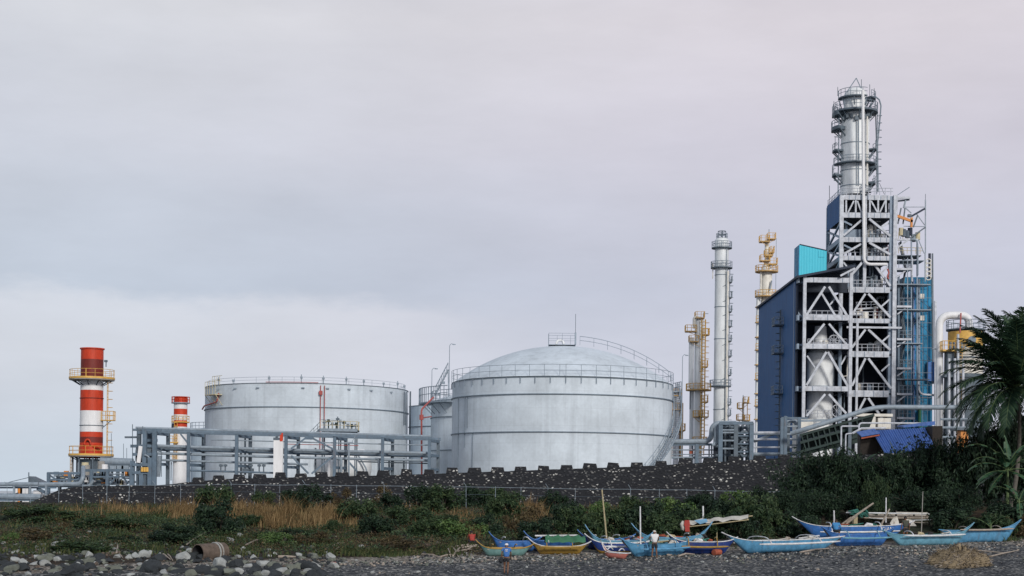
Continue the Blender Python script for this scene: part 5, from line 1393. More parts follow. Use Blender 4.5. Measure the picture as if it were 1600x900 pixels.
def u_pipe():
    Y = 246; q = lambda px, py, d=0: P(px, py, Y+d)
    b = MB('white_paint'); b.tube(bend([q(1468, 700), q(1467.5, 492.5), q(1514, 492.5), q(1514, 520)], 1.9, 10), .58, 14)
    b.use('galv').box(q(1456, 545).x, q(1470, 545).x, Y-.3, Y+.3, q(1460, 546).z, q(1460, 544.5).z)
    single('overhead_pipe', b, 'fat white pipe looping over like an upturned U beside the palm', 'pipe')
    t = Thing('yellow_vessel', 'rusty white vessel with a yellow top and railed platform behind the palm', 'vessel', (q(1508, 700).x, Y+2, 7))
    X = q(1508, 600, 2).x; k = (Y+2)/F; zf = lambda py: zy(py, 1508, Y+2)
    s = t.p('shell', 'cream'); s.lathe(X, Y+2, [(27*k, 7), (27*k, zf(585)), (27*k, zf(545)), (27*k, zf(519)), (20*k, zf(514)), (.1, zf(512))], 32, True, ['galv_dark', 'cream', 'yellow_paint', 'galv_dark', 'galv_dark'])
    t.p('gallery', 'galv_dark').arc(X, Y+2, 20*k, 30*k, zf(517), zf(515), seg=32); t.p('railing', 'galv').rail_arc(X, Y+2, 29.5*k, zf(515), 0, 360, 1.3, .05, 1.2, 32)
    p = t.p('platform', 'yellow_paint'); a = q(1470, 547, -1); c = q(1507, 547, -1); p.box(a.x, c.x, Y-2.2, Y+1.2, a.z-.25, a.z)
    t.p('railing', 'yellow_paint', sub_of=p).rail([(a.x, Y+1.2, a.z), (a.x, Y-2.2, a.z), (c.x, Y-2.2, a.z)], 1.3, .06, .6)
    for y in (560, 590, 612, 640): t.p('ring', 'galv_dark').arc(X, Y+2, 26*k, 28.5*k, zf(y)-.1, zf(y)+.1, seg=32)
    for x in (1483, 1492, 1497, 1505): t.p('pipe', 'steel_white').tube([q(x, 522 if x == 1497 else 560, -2.6), q(x, 700, -2.6)], .2, 7)
    t.p('duct', 'galv_dark').box(q(1483, 0).x, q(1493, 0).x, Y-1.5, Y+.5, 7, q(1485, 548).z)
    t.p('rest_platform', 'galv_dark').box(q(1476, 0).x, q(1496, 0).x, Y-2.4, Y, q(1480, 589).z-.2, q(1480, 587).z)
    l = t.p('ladder', 'yellow_paint'); l.ladder(q(1501, 0).x, Y-2.0, zf(640), zf(548), .6, .05, 0, -1, .5)
    for x in (1486, 1490, 1496, 1503, 1507): c = q(x, 540, -1.3); t.p('motor', R.choice(['dark_wood', 'galv', 'red_pipe'])).tube([c-Vector((0, 0, .8)), c+Vector((0, 0, .5))], .25, 8)
    t.p('manway', 'galv').tube([q(1519, 531, -1.2), q(1519, 531, 0)], .6, 14)
    t.p('mast', 'red_pipe').tube([q(1501.5, 489, -1), q(1500, 520, -1)], .12, 6)
    for y in (655, 668, 683): t.p('pipe', 'galv').tube([q(1470, y, -3), q(1530, y, -3)], .18, 6)
    t.done()
u_pipe()

# ================================================================== SLOPING GALLERY, LONG PIPE, BLUE-ROOFED SHED
def gallery():
    Y = 205; q = lambda px, py, d=0: P(px, py, Y+d)
    b = MB('galv'); b.tube(bend([q(1236, 677.5, 1), q(1262, 669.5), q(1368, 636), q(1560, 637)], 1.6), .31, 12)
    single('long_pipe', b, 'long grey pipe sloping up in front of the steel tower then running level inland', 'pipe')
    t = Thing('conveyor_gallery', 'dark green sloping lattice gallery under the long grey pipe', 'gallery', (q(1300, 720).x, Y+2, 7.5))
    top = [(1250, 680), (1366, 648)]; bot = [(1250, 706), (1340, 682)]
    for d in (.6, 3.0):
        for a, b_ in ((top[0], top[1]), ((1250, 692), (1350, 664)), (bot[0], bot[1])): t.p('chord', 'dark_green_steel').beam(q(*a, d), q(*b_, d), .3)
        for k in range(12):
            x = 1252 + k*8.6; yt = 680-(x-1250)*.276; yb = 706-(x-1250)*.267
            t.p('lattice', 'dark_green_steel').beam(q(x, yt, d), q(x+(4 if k % 2 else 8), yb, d), .16)
    t.p('belt', 'dark_deck').hexa([q(1250, 692, .8), q(1350, 664, .8), q(1350, 664, 2.8), q(1250, 692, 2.8), q(1250, 689, .8), q(1350, 661, .8), q(1350, 661, 2.8), q(1250, 689, 2.8)])
    t.p('screen', 'dark_green_steel').hexa([q(1250, 712, 3.2), q(1350, 690, 3.2), q(1350, 690, 3.4), q(1250, 712, 3.4), q(1250, 681, 3.2), q(1366, 649, 3.2), q(1366, 649, 3.4), q(1250, 681, 3.4)])
    for x, y in ((1262, 700), (1290, 690), (1326, 668)): t.p('leg', 'dark_green_steel').beam(q(x, y, 1.6), q(x, 722, 1.6), .3)
    t.p('leg', 'galv_dark').beam(q(1328, 660, -.2), q(1327, 712, -.2), .4)
    t.done()
    t = Thing('white_sheds', 'cream low boxes behind the sloping gallery at the tower foot', 'equipment boxes', (q(1260, 690, 9).x, Y+9, 7.5))
    t.p('box', 'cream').box(q(1250, 0, 9).x, q(1276, 0, 9).x, Y+8, Y+11, 7.5, q(1260, 655, 9).z)
    for x0, x1, y0, y1 in ((1338, 1395, 646, 651), (1352, 1368, 651, 668), (1372, 1392, 653, 670)): a, b_ = q(x0, y0, 6), q(x1, y1, 6); t.p('box', 'cream').box(a.x, b_.x, Y+6, Y+8, b_.z, a.z)
    t.p('leg', 'steel_grey').box(q(1360, 0, 6).x-.2, q(1360, 0, 6).x+.2, Y+6.5, Y+7, 7.5, q(1360, 667, 6).z)
    t.done()
    Y2 = 182; q2 = lambda px, py, d=0: P(px, py, Y2+d)
    b = MB('steel_white'); b.tube(bend([q2(1342, 673), q2(1342, 661), q2(1462, 661.5)], .5), .1, 7); b.tube(bend([q2(1314, 712), q2(1314.5, 666), q2(1342, 666)], .2), .1, 6); b.tube(bend([q2(1321, 708), q2(1321.5, 678), q2(1332, 677)], .2), .08, 6)
    b.tube([q2(1332, 677), q2(1346, 669.5), q2(1384, 669)], .14, 6)
    single('white_handrail_pipe', b, 'thin white pipes bending above the blue-roofed shed', 'pipes')
gallery()

def shed():
    t = Thing('metal_shed', 'small dark shed with a patched blue corrugated roof, nestled in the bushes', 'shed', (P(1405, 720, 170).x, 170, 7.0))
    A, B_, C_, D = P(1362, 672.5, 172), P(1446, 668.5, 170), P(1384, 710, 167), P(1462, 700, 165)
    n = (B_-A).cross(C_-A).normalized(); n = n if n.z > 0 else -n
    r = t.p('roof', 'roof_blue'); o = n*.06
    N_ = 46   # corrugated sheet: real folds along the slope
    v = []
    for k in range(N_+1):
        f = k/N_; h = n*(.055*(1 if k % 2 else -1)); v += [A.lerp(B_, f)+h, C_.lerp(D, f)+h, A.lerp(B_, f)+h-n*.03, C_.lerp(D, f)+h-n*.03]
    fs = []
    for k in range(N_):
        a = k*4; fs += [(a, a+1, a+5, a+4), (a+2, a+6, a+7, a+3)]
    r.add(v, fs)
    s2 = t.p('lean_to_roof', 'roof_blue'); E0, E1 = P(1338, 676, 173), P(1366, 671, 173); s2.hexa([E0, E1, E1+Vector((0, -2.5, -.55)), E0+Vector((0, -2.5, -.55)), E0+Vector((0, 0, .1)), E1+Vector((0, 0, .1)), E1+Vector((0, -2.5, -.45)), E0+Vector((0, -2.5, -.45))])
    s3 = t.p('ridge_sheet', 'roof_blue'); F0, F1 = P(1412, 668, 171), P(1461, 664, 171); s3.hexa([F0, F1, F1+Vector((0, 3, .2)), F0+Vector((0, 3, .2)), F0+Vector((0, 0, .15)), F1+Vector((0, 0, .4)), F1+Vector((0, 3, .5)), F0+Vector((0, 3, .3))])
    w = t.p('wall', 'dark_wood'); d = Vector((0, .4, -.15))
    w.hexa([Vector((A.x-1.3, 171.6, 6.5)), Vector((A.x+.5, 171.6, 6.5)), Vector((A.x+.5, 173, 6.5)), Vector((A.x-1.3, 173, 6.5)), Vector((A.x-1.3, 171.6, A.z-.75)), Vector((A.x+.5, 171.6, A.z-.75)), Vector((A.x+.5, 173, A.z-.4)), Vector((A.x-1.3, 173, A.z-.4))])
    w.box(A.x+.5, B_.x-.2, 171.7, 172.5, 6.5, B_.z-.5)
    w.box(B_.x+.1, B_.x+1.15, 167.5, 171.5, 6.5, B_.z+.1)
    t.p('edge_board', 'rust_red').beam(E0+Vector((0, -2.5, -.7)), E1+Vector((0, -2.5, -.7)), .08, .14)
    t.done()
    q = P(1503, 683, 200); b = MB('orange_paint'); b.box(q.x-.42, q.x+.5, 199, 201, 7, q.z+.8)
    b.use('galv_dark').box(q.x-1.1, q.x+1.1, 198.6, 201.5, q.z+.82, q.z+1.05)
    single('orange_container', b, 'small orange box half hidden by banana leaves', 'container')
shed()
#@@SHORE

# ================================================================== SHORE
def hit(px, py, y0=80.0, y1=153.0):
    """ground point seen at a photo pixel"""
    lo, hi = y0, y1
    for _ in range(15):
        m = (lo + hi)/2; p = P(px, py, m)
        if p.z < ground_z(p.x, m): hi = m
        else: lo = m
    p = P(px, py, hi); return Vector((p.x, hi, ground_z(p.x, hi)))

# ------------------------------------------------------------------ outrigger boats
def boat(label, px, py, len_px, rz, hull_m, gun_m='boat_white', beam=0.8, depth=0.64, bow=0.6, stern=0.3, band=None, float_m='boat_white', floats=(-1, 1), mast=None, arm_n=2, reach=1.5, flz=0.42, lift=0.0, extra=None, roll=0):
    g = hit(px, py); L = len_px*g.y/F/max(.5, math.cos(rad(rz))); hl = L/2
    d = Vector((math.cos(rad(rz)), math.sin(rad(rz)), 0))
    za = ground_z(g.x - d.x*hl*.6, g.y - d.y*hl*.6); zb = ground_z(g.x + d.x*hl*.6, g.y + d.y*hl*.6)
    pitch = math.atan2(zb - za, hl*1.2)
    root = bpy.data.objects.new('outrigger_boat', None); COL.objects.link(root)
    root.location = (g.x, g.y, max(g.z, (za+zb)/2) - .04 + lift); root.rotation_euler = (rad(roll), -pitch, rad(rz))
    tag(root, label, 'boat', 'outrigger boats drawn up on the gravel beach')
    N_ = 28
    def st(t):
        s = abs(t); rise = (bow if t < 0 else stern)
        b = beam/2*(1 - s**2.6) + .012
        sheer = depth + rise*s**4.2
        keel = .0 + (depth*.55 + rise*.55)*max(0, (s-.72)/.28)**2.0
        xk = t*hl*.76; xs = t*hl
        return b, sheer, keel, xk, xs
    def part(name, b, label=None):
        o = b.build(name, root, (0, 0, 0)); 
        if label: o['label'] = label
        return o
    h = MB(hull_m); v = []; rows = 9
    for i in range(N_+1):
        t = -1 + 2*i/N_; b, sh, ke, xk, xs = st(t); H = sh - ke
        prof = [(-1, 1.0), (-.97, .62), (-.80, .26), (-.42, .05), (0, 0), (.42, .05), (.80, .26), (.97, .62), (1, 1.0)]
        for (u, w) in prof: v.append((xk + (xs-xk)*w, u*b, ke + H*w))
    f = [(i*rows+j, i*rows+j+1, (i+1)*rows+j+1, (i+1)*rows+j) for i in range(N_) for j in range(rows-1)]
    h.add(v, f)
    if band:
        h.use(band)
        for k, fc in enumerate(f):
            j = k % (rows-1)
            if j in (2, 3, 4, 5): h.m[k] = h.mats.index(band)
    part('hull', h)
    dk = MB('boat_inside'); v = []
    for i in range(N_+1):
        t = -1 + 2*i/N_; b, sh, ke, xk, xs = st(t); w = .72
        for u in (-.9, 0, .9): v.append((xk + (xs-xk)*w, u*b, ke + (sh-ke)*w - (.12 if u == 0 else 0)))
    dk.add(v, [(i*3+j, i*3+j+1, (i+1)*3+j+1, (i+1)*3+j) for i in range(N_) for j in range(2)]); part('inner_deck', dk)
    for sg in (-1, 1):
        gn = MB(gun_m); gn.tube([(st(-1+2*i/N_)[4], sg*st(-1+2*i/N_)[0], st(-1+2*i/N_)[1]) for i in range(N_+1)], .030, 6); part('gunwale', gn)
    for q in (-.25, .3, -.55):
        b, sh, *_ = st(q); s = MB('driftwood'); s.box(q*hl-.12, q*hl+.12, -b*.95, b*.95, sh-.10, sh-.05); part('thwart', s)
    xs_ = [-.42, .38] if arm_n == 2 else [-.45, 0, .42]
    fz = flz
    for q in xs_:
        b, sh, *_ = st(q); a = MB(float_m); half = []
        pts = [(q*hl, y, sh + .10 + .16*(1-(y/reach)**2) - (sh - fz + .02)*max(0, (abs(y)-reach*.55)/(reach*.45))**1.5) for y in np.linspace(-reach, reach, 17)]
        if len(floats) == 1:
            pts = [p for p in pts if p[1]*floats[0] > -.5]
        a.tube(pts, .034, 6); part('outrigger_arm', a)
    for sg in floats:
        fl = MB(float_m); n = 10
        fl.tube([(hl*(-.62 + 1.30*k/n), sg*reach, fz + .05*((k/n-.5)*2)**2 + .03) for k in range(n+1)], [.03]+[.062]*(n-1)+[.03], 7); part('outrigger_float', fl)
    if mast:
        x, hgt, m = mast; mm = MB(m); mm.tube([(x*hl, 0, .2), (x*hl+.03, 0, hgt)], [.05, .04], 7); part('mast', mm)
    if extra: extra(root, part, hl, st)
    return root

def tarp_cover(root, part, hl, st):
    b = MB('green_tarp'); v = []
    for i in range(13):
        x = hl*(-.45 + 1.25*i/12); q = .06*math.sin(i*2.1)
        for y, z in ((-.46, .74), (-.30, .98), (0, 1.12+q), (.30, .98), (.46, .74)): v.append((x, y, z + .4*q))
    b.add(v, [(i*5+j, i*5+j+1, (i+1)*5+j+1, (i+1)*5+j) for i in range(12) for j in range(4)])
    part('cover', b)
    s = MB('boat_white'); s.tube([(hl*-.35, -.5, .72), (hl*-.36, -.2, 1.05), (hl*-.36, .3, 1.0)], .025, 5); part('rope', s)
    p = MB('boat_white'); p.tube([(-hl*.75, .3, 1.12), (hl*.6, .3, 1.14)], .05, 6); part('spar', p)

def clutter(seed, n=10):
    def fn(root, part, hl, st):
        r = random.Random(seed)
        for k in range(n):
            q = r.uniform(-.55, .6); b, sh, *_ = st(q); m = r.choice(['driftwood', 'canvas', 'net_green', 'rust_red', 'dark_wood', 'boat_white', 'bamboo', 'black_rubber'])
            o = MB(m); x = q*hl; y = r.uniform(-b, b)*.6; L = r.uniform(.3, 1.3); a = r.uniform(-.4, .4)
            if k % 3 == 0: o.tube([(x, y, sh-.1), (x+.25*L, y, sh+.1), (x+.5*L, y+.05, sh+.06), (x+.7*L, y, sh-.12)], [.05, .14, .12, .04], 7); nm = 'bundle'
            else: o.tube([(x-L*.6, y-a*.5, sh+r.uniform(-.05, .15)), (x+L*.6, y+a*.5, sh+r.uniform(-.05, .2))], r.uniform(.02, .04), 5); nm = 'spar'
            part(nm, o)
    return fn

def lettering(root, part, hl, st):
    cu = bpy.data.curves.new('hull_lettering', 'FONT'); cu.body = 'GIAN'; cu.size = .36; cu.extrude = .004; cu.align_x = 'CENTER'
    tmp = bpy.data.objects.new('hull_lettering_source', cu); COL.objects.link(tmp)
    dg = bpy.context.evaluated_depsgraph_get(); me = bpy.data.meshes.new_from_object(tmp.evaluated_get(dg))
    bpy.data.objects.remove(tmp); me.materials.clear(); me.materials.append(MATS['boat_white'])
    o = bpy.data.objects.new('hull_lettering', me); COL.objects.link(o); o.parent = root
    q = .52; b, sh, *_ = st(q); o.location = (q*hl, -b - .012, sh - .34); o.rotation_euler = (rad(90), 0, rad(9))
    clutter(5, 8)(root, part, hl, st)

boat('blue outrigger half hidden behind the small teal boat', 806, 861.5, 84, 8, 'boat_blue', 'boat_blue', floats=(1,))
boat('small teal outrigger with a yellow rim, just behind the walking person in blue', 789, 868.5, 92, 6, 'boat_teal', 'boat_yellow', depth=.46, bow=.55, float_m='boat_yellow', floats=(1,), reach=1.0)
boat('blue outrigger whose bow shows behind the yellow boat', 862, 860.5, 88, 10, 'boat_blue', 'boat_blue', floats=(1,))
boat('yellow outrigger loaded with a green tarpaulin', 874, 865.5, 100, 4, 'boat_yellow', 'boat_white', depth=.5, float_m='boat_yellow', floats=(-1,), reach=.75, extra=tarp_cover, bow=.55)
boat('dark blue outrigger with a slim bow just behind the tarpaulin boat', 948, 858, 92, 12, 'boat_navy', 'boat_blue', floats=(1,))
boat('pale blue outrigger with a high curling bow and a leaning bamboo pole beside it', 968, 860, 108, 10, 'boat_sky_blue', 'boat_light_blue', bow=1.0, stern=.5, floats=(1,), extra=clutter(1, 6))
boat('navy outrigger with white rim and yellow bottom', 972, 864.5, 118, 14, 'boat_navy', 'boat_white', band='boat_yellow', floats=(-1,), reach=1.1, bow=.6)
boat('small red-bowed boat in front of the navy and yellow boat', 962, 872, 44, -28, 'boat_red', 'boat_white', beam=.55, depth=.36, bow=.55, stern=.05, floats=(), arm_n=2, reach=.4)
boat('pale outrigger hidden behind the person in white, only its curled ends showing', 1050, 855, 128, 5, 'boat_sky_blue', 'boat_light_blue', bow=.9, stern=1.0, floats=(1,), extra=clutter(2, 8))
boat('light blue outrigger with the person in white standing at its side', 1028, 868, 124, 24, 'boat_light_blue', 'boat_light_blue', depth=.72, bow=.5, floats=(-1,), reach=.8, float_m='boat_light_blue', mast=(-.45, 3.0, 'boat_white'), extra=clutter(3, 9))
boat('dark navy outrigger with a yellow float under the white canopy', 1097, 865, 112, 2, 'boat_navy', 'boat_white', depth=.75, floats=(-1,), reach=.75, float_m='boat_yellow', extra=clutter(4, 14))
boat('longest bright blue outrigger with white rim and white float', 1226, 862, 208, 24, 'boat_light_blue', 'boat_white', depth=.76, beam=.95, bow=.6, stern=.1, reach=1.5, floats=(-1, 1), flz=.55, extra=clutter(6, 8))
boat('blue outrigger lettered in white near its stern, behind the seated person', 1334, 843, 196, 6, 'boat_blue', 'boat_white', depth=.90, beam=1.0, bow=.7, stern=.3, floats=(-1,), reach=1.0, flz=.50, extra=lettering)
boat('deep blue outrigger with a pale blue float, carrying the seated person', 1342, 852.5, 124, 14, 'boat_blue', 'boat_blue', depth=.75, float_m='boat_sky_blue', floats=(-1,), reach=1.0, bow=.55, stern=.5, flz=.5)
boat('pale turquoise outrigger with a curled stern in front of the person in olive', 1450, 851.5, 158, 16, 'boat_sky_blue', 'boat_sky_blue', depth=.68, bow=.4, stern=.75, floats=(-1,), reach=.7, flz=.62, extra=clutter(8, 7))
boat('light blue outrigger with a wooden pole along its rim, nearest the banana plants', 1532, 846.5, 142, 18, 'boat_light_blue', 'boat_light_blue', depth=.8, bow=.1, stern=.65, float_m='driftwood', floats=(-1,), reach=.62, flz=.8)

# ------------------------------------------------------------------ poles, canopy, drying rack
def pole(p0, p1, r, m, label, cat='pole', name='pole'):
    b = MB(m); b.tube([p0, p1], [r, r*.7], 7); return single(name, b, label, cat, origin=tuple(p0))
g = hit(949, 853); pole(P(949, 853, g.y), P(940.5, 765, g.y), .06, 'bamboo', 'long leaning bamboo pole behind the curling pale blue bow', name='bamboo_pole')
g = hit(1099, 850); pole(P(1099, 850, g.y+1), P(1098.5, 790.5, g.y+1), .07, 'boat_white', 'white pole standing behind the canopy')
g = hit(1397, 842); pole(P(1384, 840, g.y+2), P(1384.5, 777.5, g.y+2), .055, 'boat_white', 'tall white pole at the drying rack'); 
pole(P(1376, 822, g.y+1.5), P(1390, 795, g.y+1.5), .07, 'driftwood', 'short wooden pole leaning across the tall white pole')
pole(P(1439.5, 835, g.y+2), P(1442, 768, g.y+2), .035, 'concrete', 'thin weathered pole at the inland end of the drying rack')
pole(P(1303.5, 822, g.y+2.5), P(1303, 797.5, g.y+2.5), .07, 'boat_white', 'short white post behind the seated person')
pole(P(1397, 838, g.y+1), P(1176.5, 850, hit(1176, 850).y) if False else P(1397, 815, g.y+1), .04, 'driftwood', 'short grey stake behind the lettered boat')
g2 = hit(1177, 848); pole(P(1177, 848, g2.y+1), P(1176, 819, g2.y+1), .06, 'boat_white', 'short white stake beside the canopy')

def canopy():
    Y = hit(1120, 850).y + .5; q = lambda px, py, d=0: P(px, py, Y+d)
    t = Thing('canopy', 'sagging pale canvas canopy on sticks above the navy boat', 'canopy', hit(1120, 850))
    c = t.p('sheet', 'canvas'); n = 14; v = []
    for i in range(n+1):
        x = 1078 + 93*i/n; base = 815.5 - 8.5*i/n; sag = 2.2*math.sin(i*1.7) * (1 if i < 9 else .5)
        for j in range(5):
            d = -1.0 + 2.2*j/4; v.append(q(x + j*.4 - 2, base + sag*(1-j/5) - [0, 2.2, 3.0, 2.2, .5][j]*.9 + (3.5 if j == 0 else 0), d))
    c.add(v, [(i*5+j, i*5+j+1, (i+1)*5+j+1, (i+1)*5+j) for i in range(n) for j in range(4)])
    p = t.p('patch', 'boat_light_blue'); a = [q(1085, 813.5, -1.05), q(1104, 811, -1.05), q(1106, 815.5, -1.1), q(1094, 819, -1.1)]; p.add(a + [x + Vector((0, .02, .02)) for x in a], [(0, 1, 2, 3), (7, 6, 5, 4)])
    t.p('ridge_pole', 'bamboo').tube([q(1070, 823, 0), q(1108, 813.5, 0), q(1176, 806, 0)], .04, 6)
    t.p('eave_pole', 'bamboo').tube([q(1076, 823, -1), q(1112, 819, -1), q(1170, 812, -1)], .035, 6)
    for x, y0, y1 in ((1078, 819, 850), (1168, 809, 846), (1120, 813, 850)): t.p('post', 'bamboo').tube([q(x, y0), q(x, y1)], .04, 6)
    t.done()
    b = MB('cloth_red'); o = q(1073.5, 812.5, -1.15); w = .15
    b.hexa([o+Vector(x) for x in ((-w*.75, -.04, -.72), (w*1.1, -.04, -.74), (w*1.1, .06, -.74), (-w*.75, .06, -.72), (-w, -.03, -.02), (w, -.03, 0), (w, .04, 0), (-w, .04, -.02))])
    b.hexa([o+Vector(x) for x in ((-w*1.25, -.03, -.34), (-w*.9, -.03, -.38), (-w*.9, .04, -.38), (-w*1.25, .04, -.34), (-w*1.0, -.02, -.03), (-w*.8, -.02, -.02), (-w*.8, .03, -.02), (-w*1.0, .03, -.03))])
    b.hexa([o+Vector(x) for x in ((w*.95, -.03, -.4), (w*1.35, -.03, -.36), (w*1.35, .04, -.36), (w*.95, .04, -.4), (w*.85, -.02, -.02), (w*1.02, -.02, -.02), (w*1.02, .03, -.02), (w*.85, .03, -.02))])
    single('hanging_shirt', b, 'faded red shirt hanging from the canopy end', 'shirt')
    b = MB('canvas'); o = q(1067.5, 814, -.95); b.tube([o, o+Vector((-.06, 0, -.2)), o+Vector((0, 0, -.5)), o+Vector((.03, 0, -.62))], [.07, .16, .13, .03], 9)
    single('hanging_bag', b, 'pale bag hanging beside the red shirt', 'bag')
canopy()

def drying_rack():
    Y = hit(1390, 835).y + 3.5; q = lambda px, py, d=0: P(px, py, Y+d)
    t = Thing('drying_rack', 'rickety wooden rack stacked with planks and nets behind the lettered boat', 'rack', hit(1390, 835))
    for x, y in ((1324, 797), (1342, 799), (1400, 797), (1428, 799), (1452, 802)): t.p('post', 'dark_wood').tube([q(x, y), q(x, 838)], .06, 6)
    for a, b_, m, r in (((1322, 801), (1452, 803), 'boat_white', .06), ((1330, 809), (1455, 809.5), 'driftwood', .05), ((1358, 809), (1380, 810.5), 'boat_white', .05), ((1400, 801), (1449, 802), 'canvas', .06), ((1420, 813), (1456, 812), 'boat_white', .03), ((1410, 815), (1454, 817), 'driftwood', .03)):
        t.p('bar', m).tube([q(*a, -.3), q(*b_, -.3)], r, 6)
    for k in range(7): t.p('plank', R.choice(['driftwood', 'dark_wood', 'canvas'])).beam(q(1360+R.uniform(-4, 4), 805-k*.6+2, -.2+.2*k), q(1446+R.uniform(-6, 6), 806-k*.6+2, -.2+.2*k), .2, .04)
    t.done()
    for a, b_, r, lab in (((1322, 816), (1365, 786), .09, 'thick pale pole sticking up out of the drying rack'), ((1316, 819), (1330, 808), .07, 'short pale pole under the thick one at the drying rack'), ((1322, 819), (1340, 806), .06, 'brown pole propped below the drying rack end')):
        pole(P(*a, Y-1), P(*b_, Y-1.2), r, 'driftwood', lab, name='wooden_pole')
    b = MB('net_green'); rr = random.Random(3)
    for k in range(26):
        c = q(1341+rr.gauss(0, 5.5), 803+rr.gauss(0, 2.0), -.7+rr.uniform(-.2, .2)); b.tube([c+Vector((-.25, 0, rr.uniform(-.1, .1))), c+Vector((0, 0, .1)), c+Vector((.25, .05, -.15))], [.03, .1, .03], 6)
    b.use('bamboo').box(q(1339, 0).x, q(1345, 0).x, Y-.9, Y-.3, q(1340, 818).z, q(1340, 807).z)
    single('net_bundle', b, 'green fishing net bundled over the seaward end of the drying rack', 'net')
    b = MB('green_tarp'); b.mats = ['canvas']; b.hexa([q(1388, 822, -.6), q(1406, 822, -.6), q(1404, 821, .8), q(1390, 821, .8), q(1396, 808, -.3), q(1402, 807, -.3), q(1402, 807, .4), q(1397, 808, .4)])
    b.hexa([q(1414, 822, -.6), q(1432, 822, -.6), q(1432, 821, .8), q(1416, 821, .8), q(1416, 811, -.3), q(1424, 812, -.3), q(1424, 812, .4), q(1417, 811, .4)])
    single('draped_cloth', b, 'grey cloths draped below the planks of the drying rack', 'cloth')
drying_rack()

# ------------------------------------------------------------------ people
def skin_obj(name, verts, edges, radii, m, parent, sub=2):
    me = bpy.data.meshes.new(name); me.from_pydata([tuple(v) for v in verts], edges, [])
    o = bpy.data.objects.new(name, me); COL.objects.link(o); o.parent = parent
    md = o.modifiers.new('skin', 'SKIN')
    for i, r in enumerate(radii):
        sv = me.skin_vertices[0].data[i]; sv.radius = r if isinstance(r, tuple) else (r, r)
    me.skin_vertices[0].data[0].use_root = True
    ss = o.modifiers.new('subsurf', 'SUBSURF'); ss.levels = sub; ss.render_levels = sub
    dg = bpy.context.evaluated_depsgraph_get(); nm = bpy.data.meshes.new_from_object(o.evaluated_get(dg))
    o.modifiers.clear(); o.data = nm; nm.materials.append(MATS[m])
    nm.polygons.foreach_set('use_smooth', [True]*len(nm.polygons))
    return o

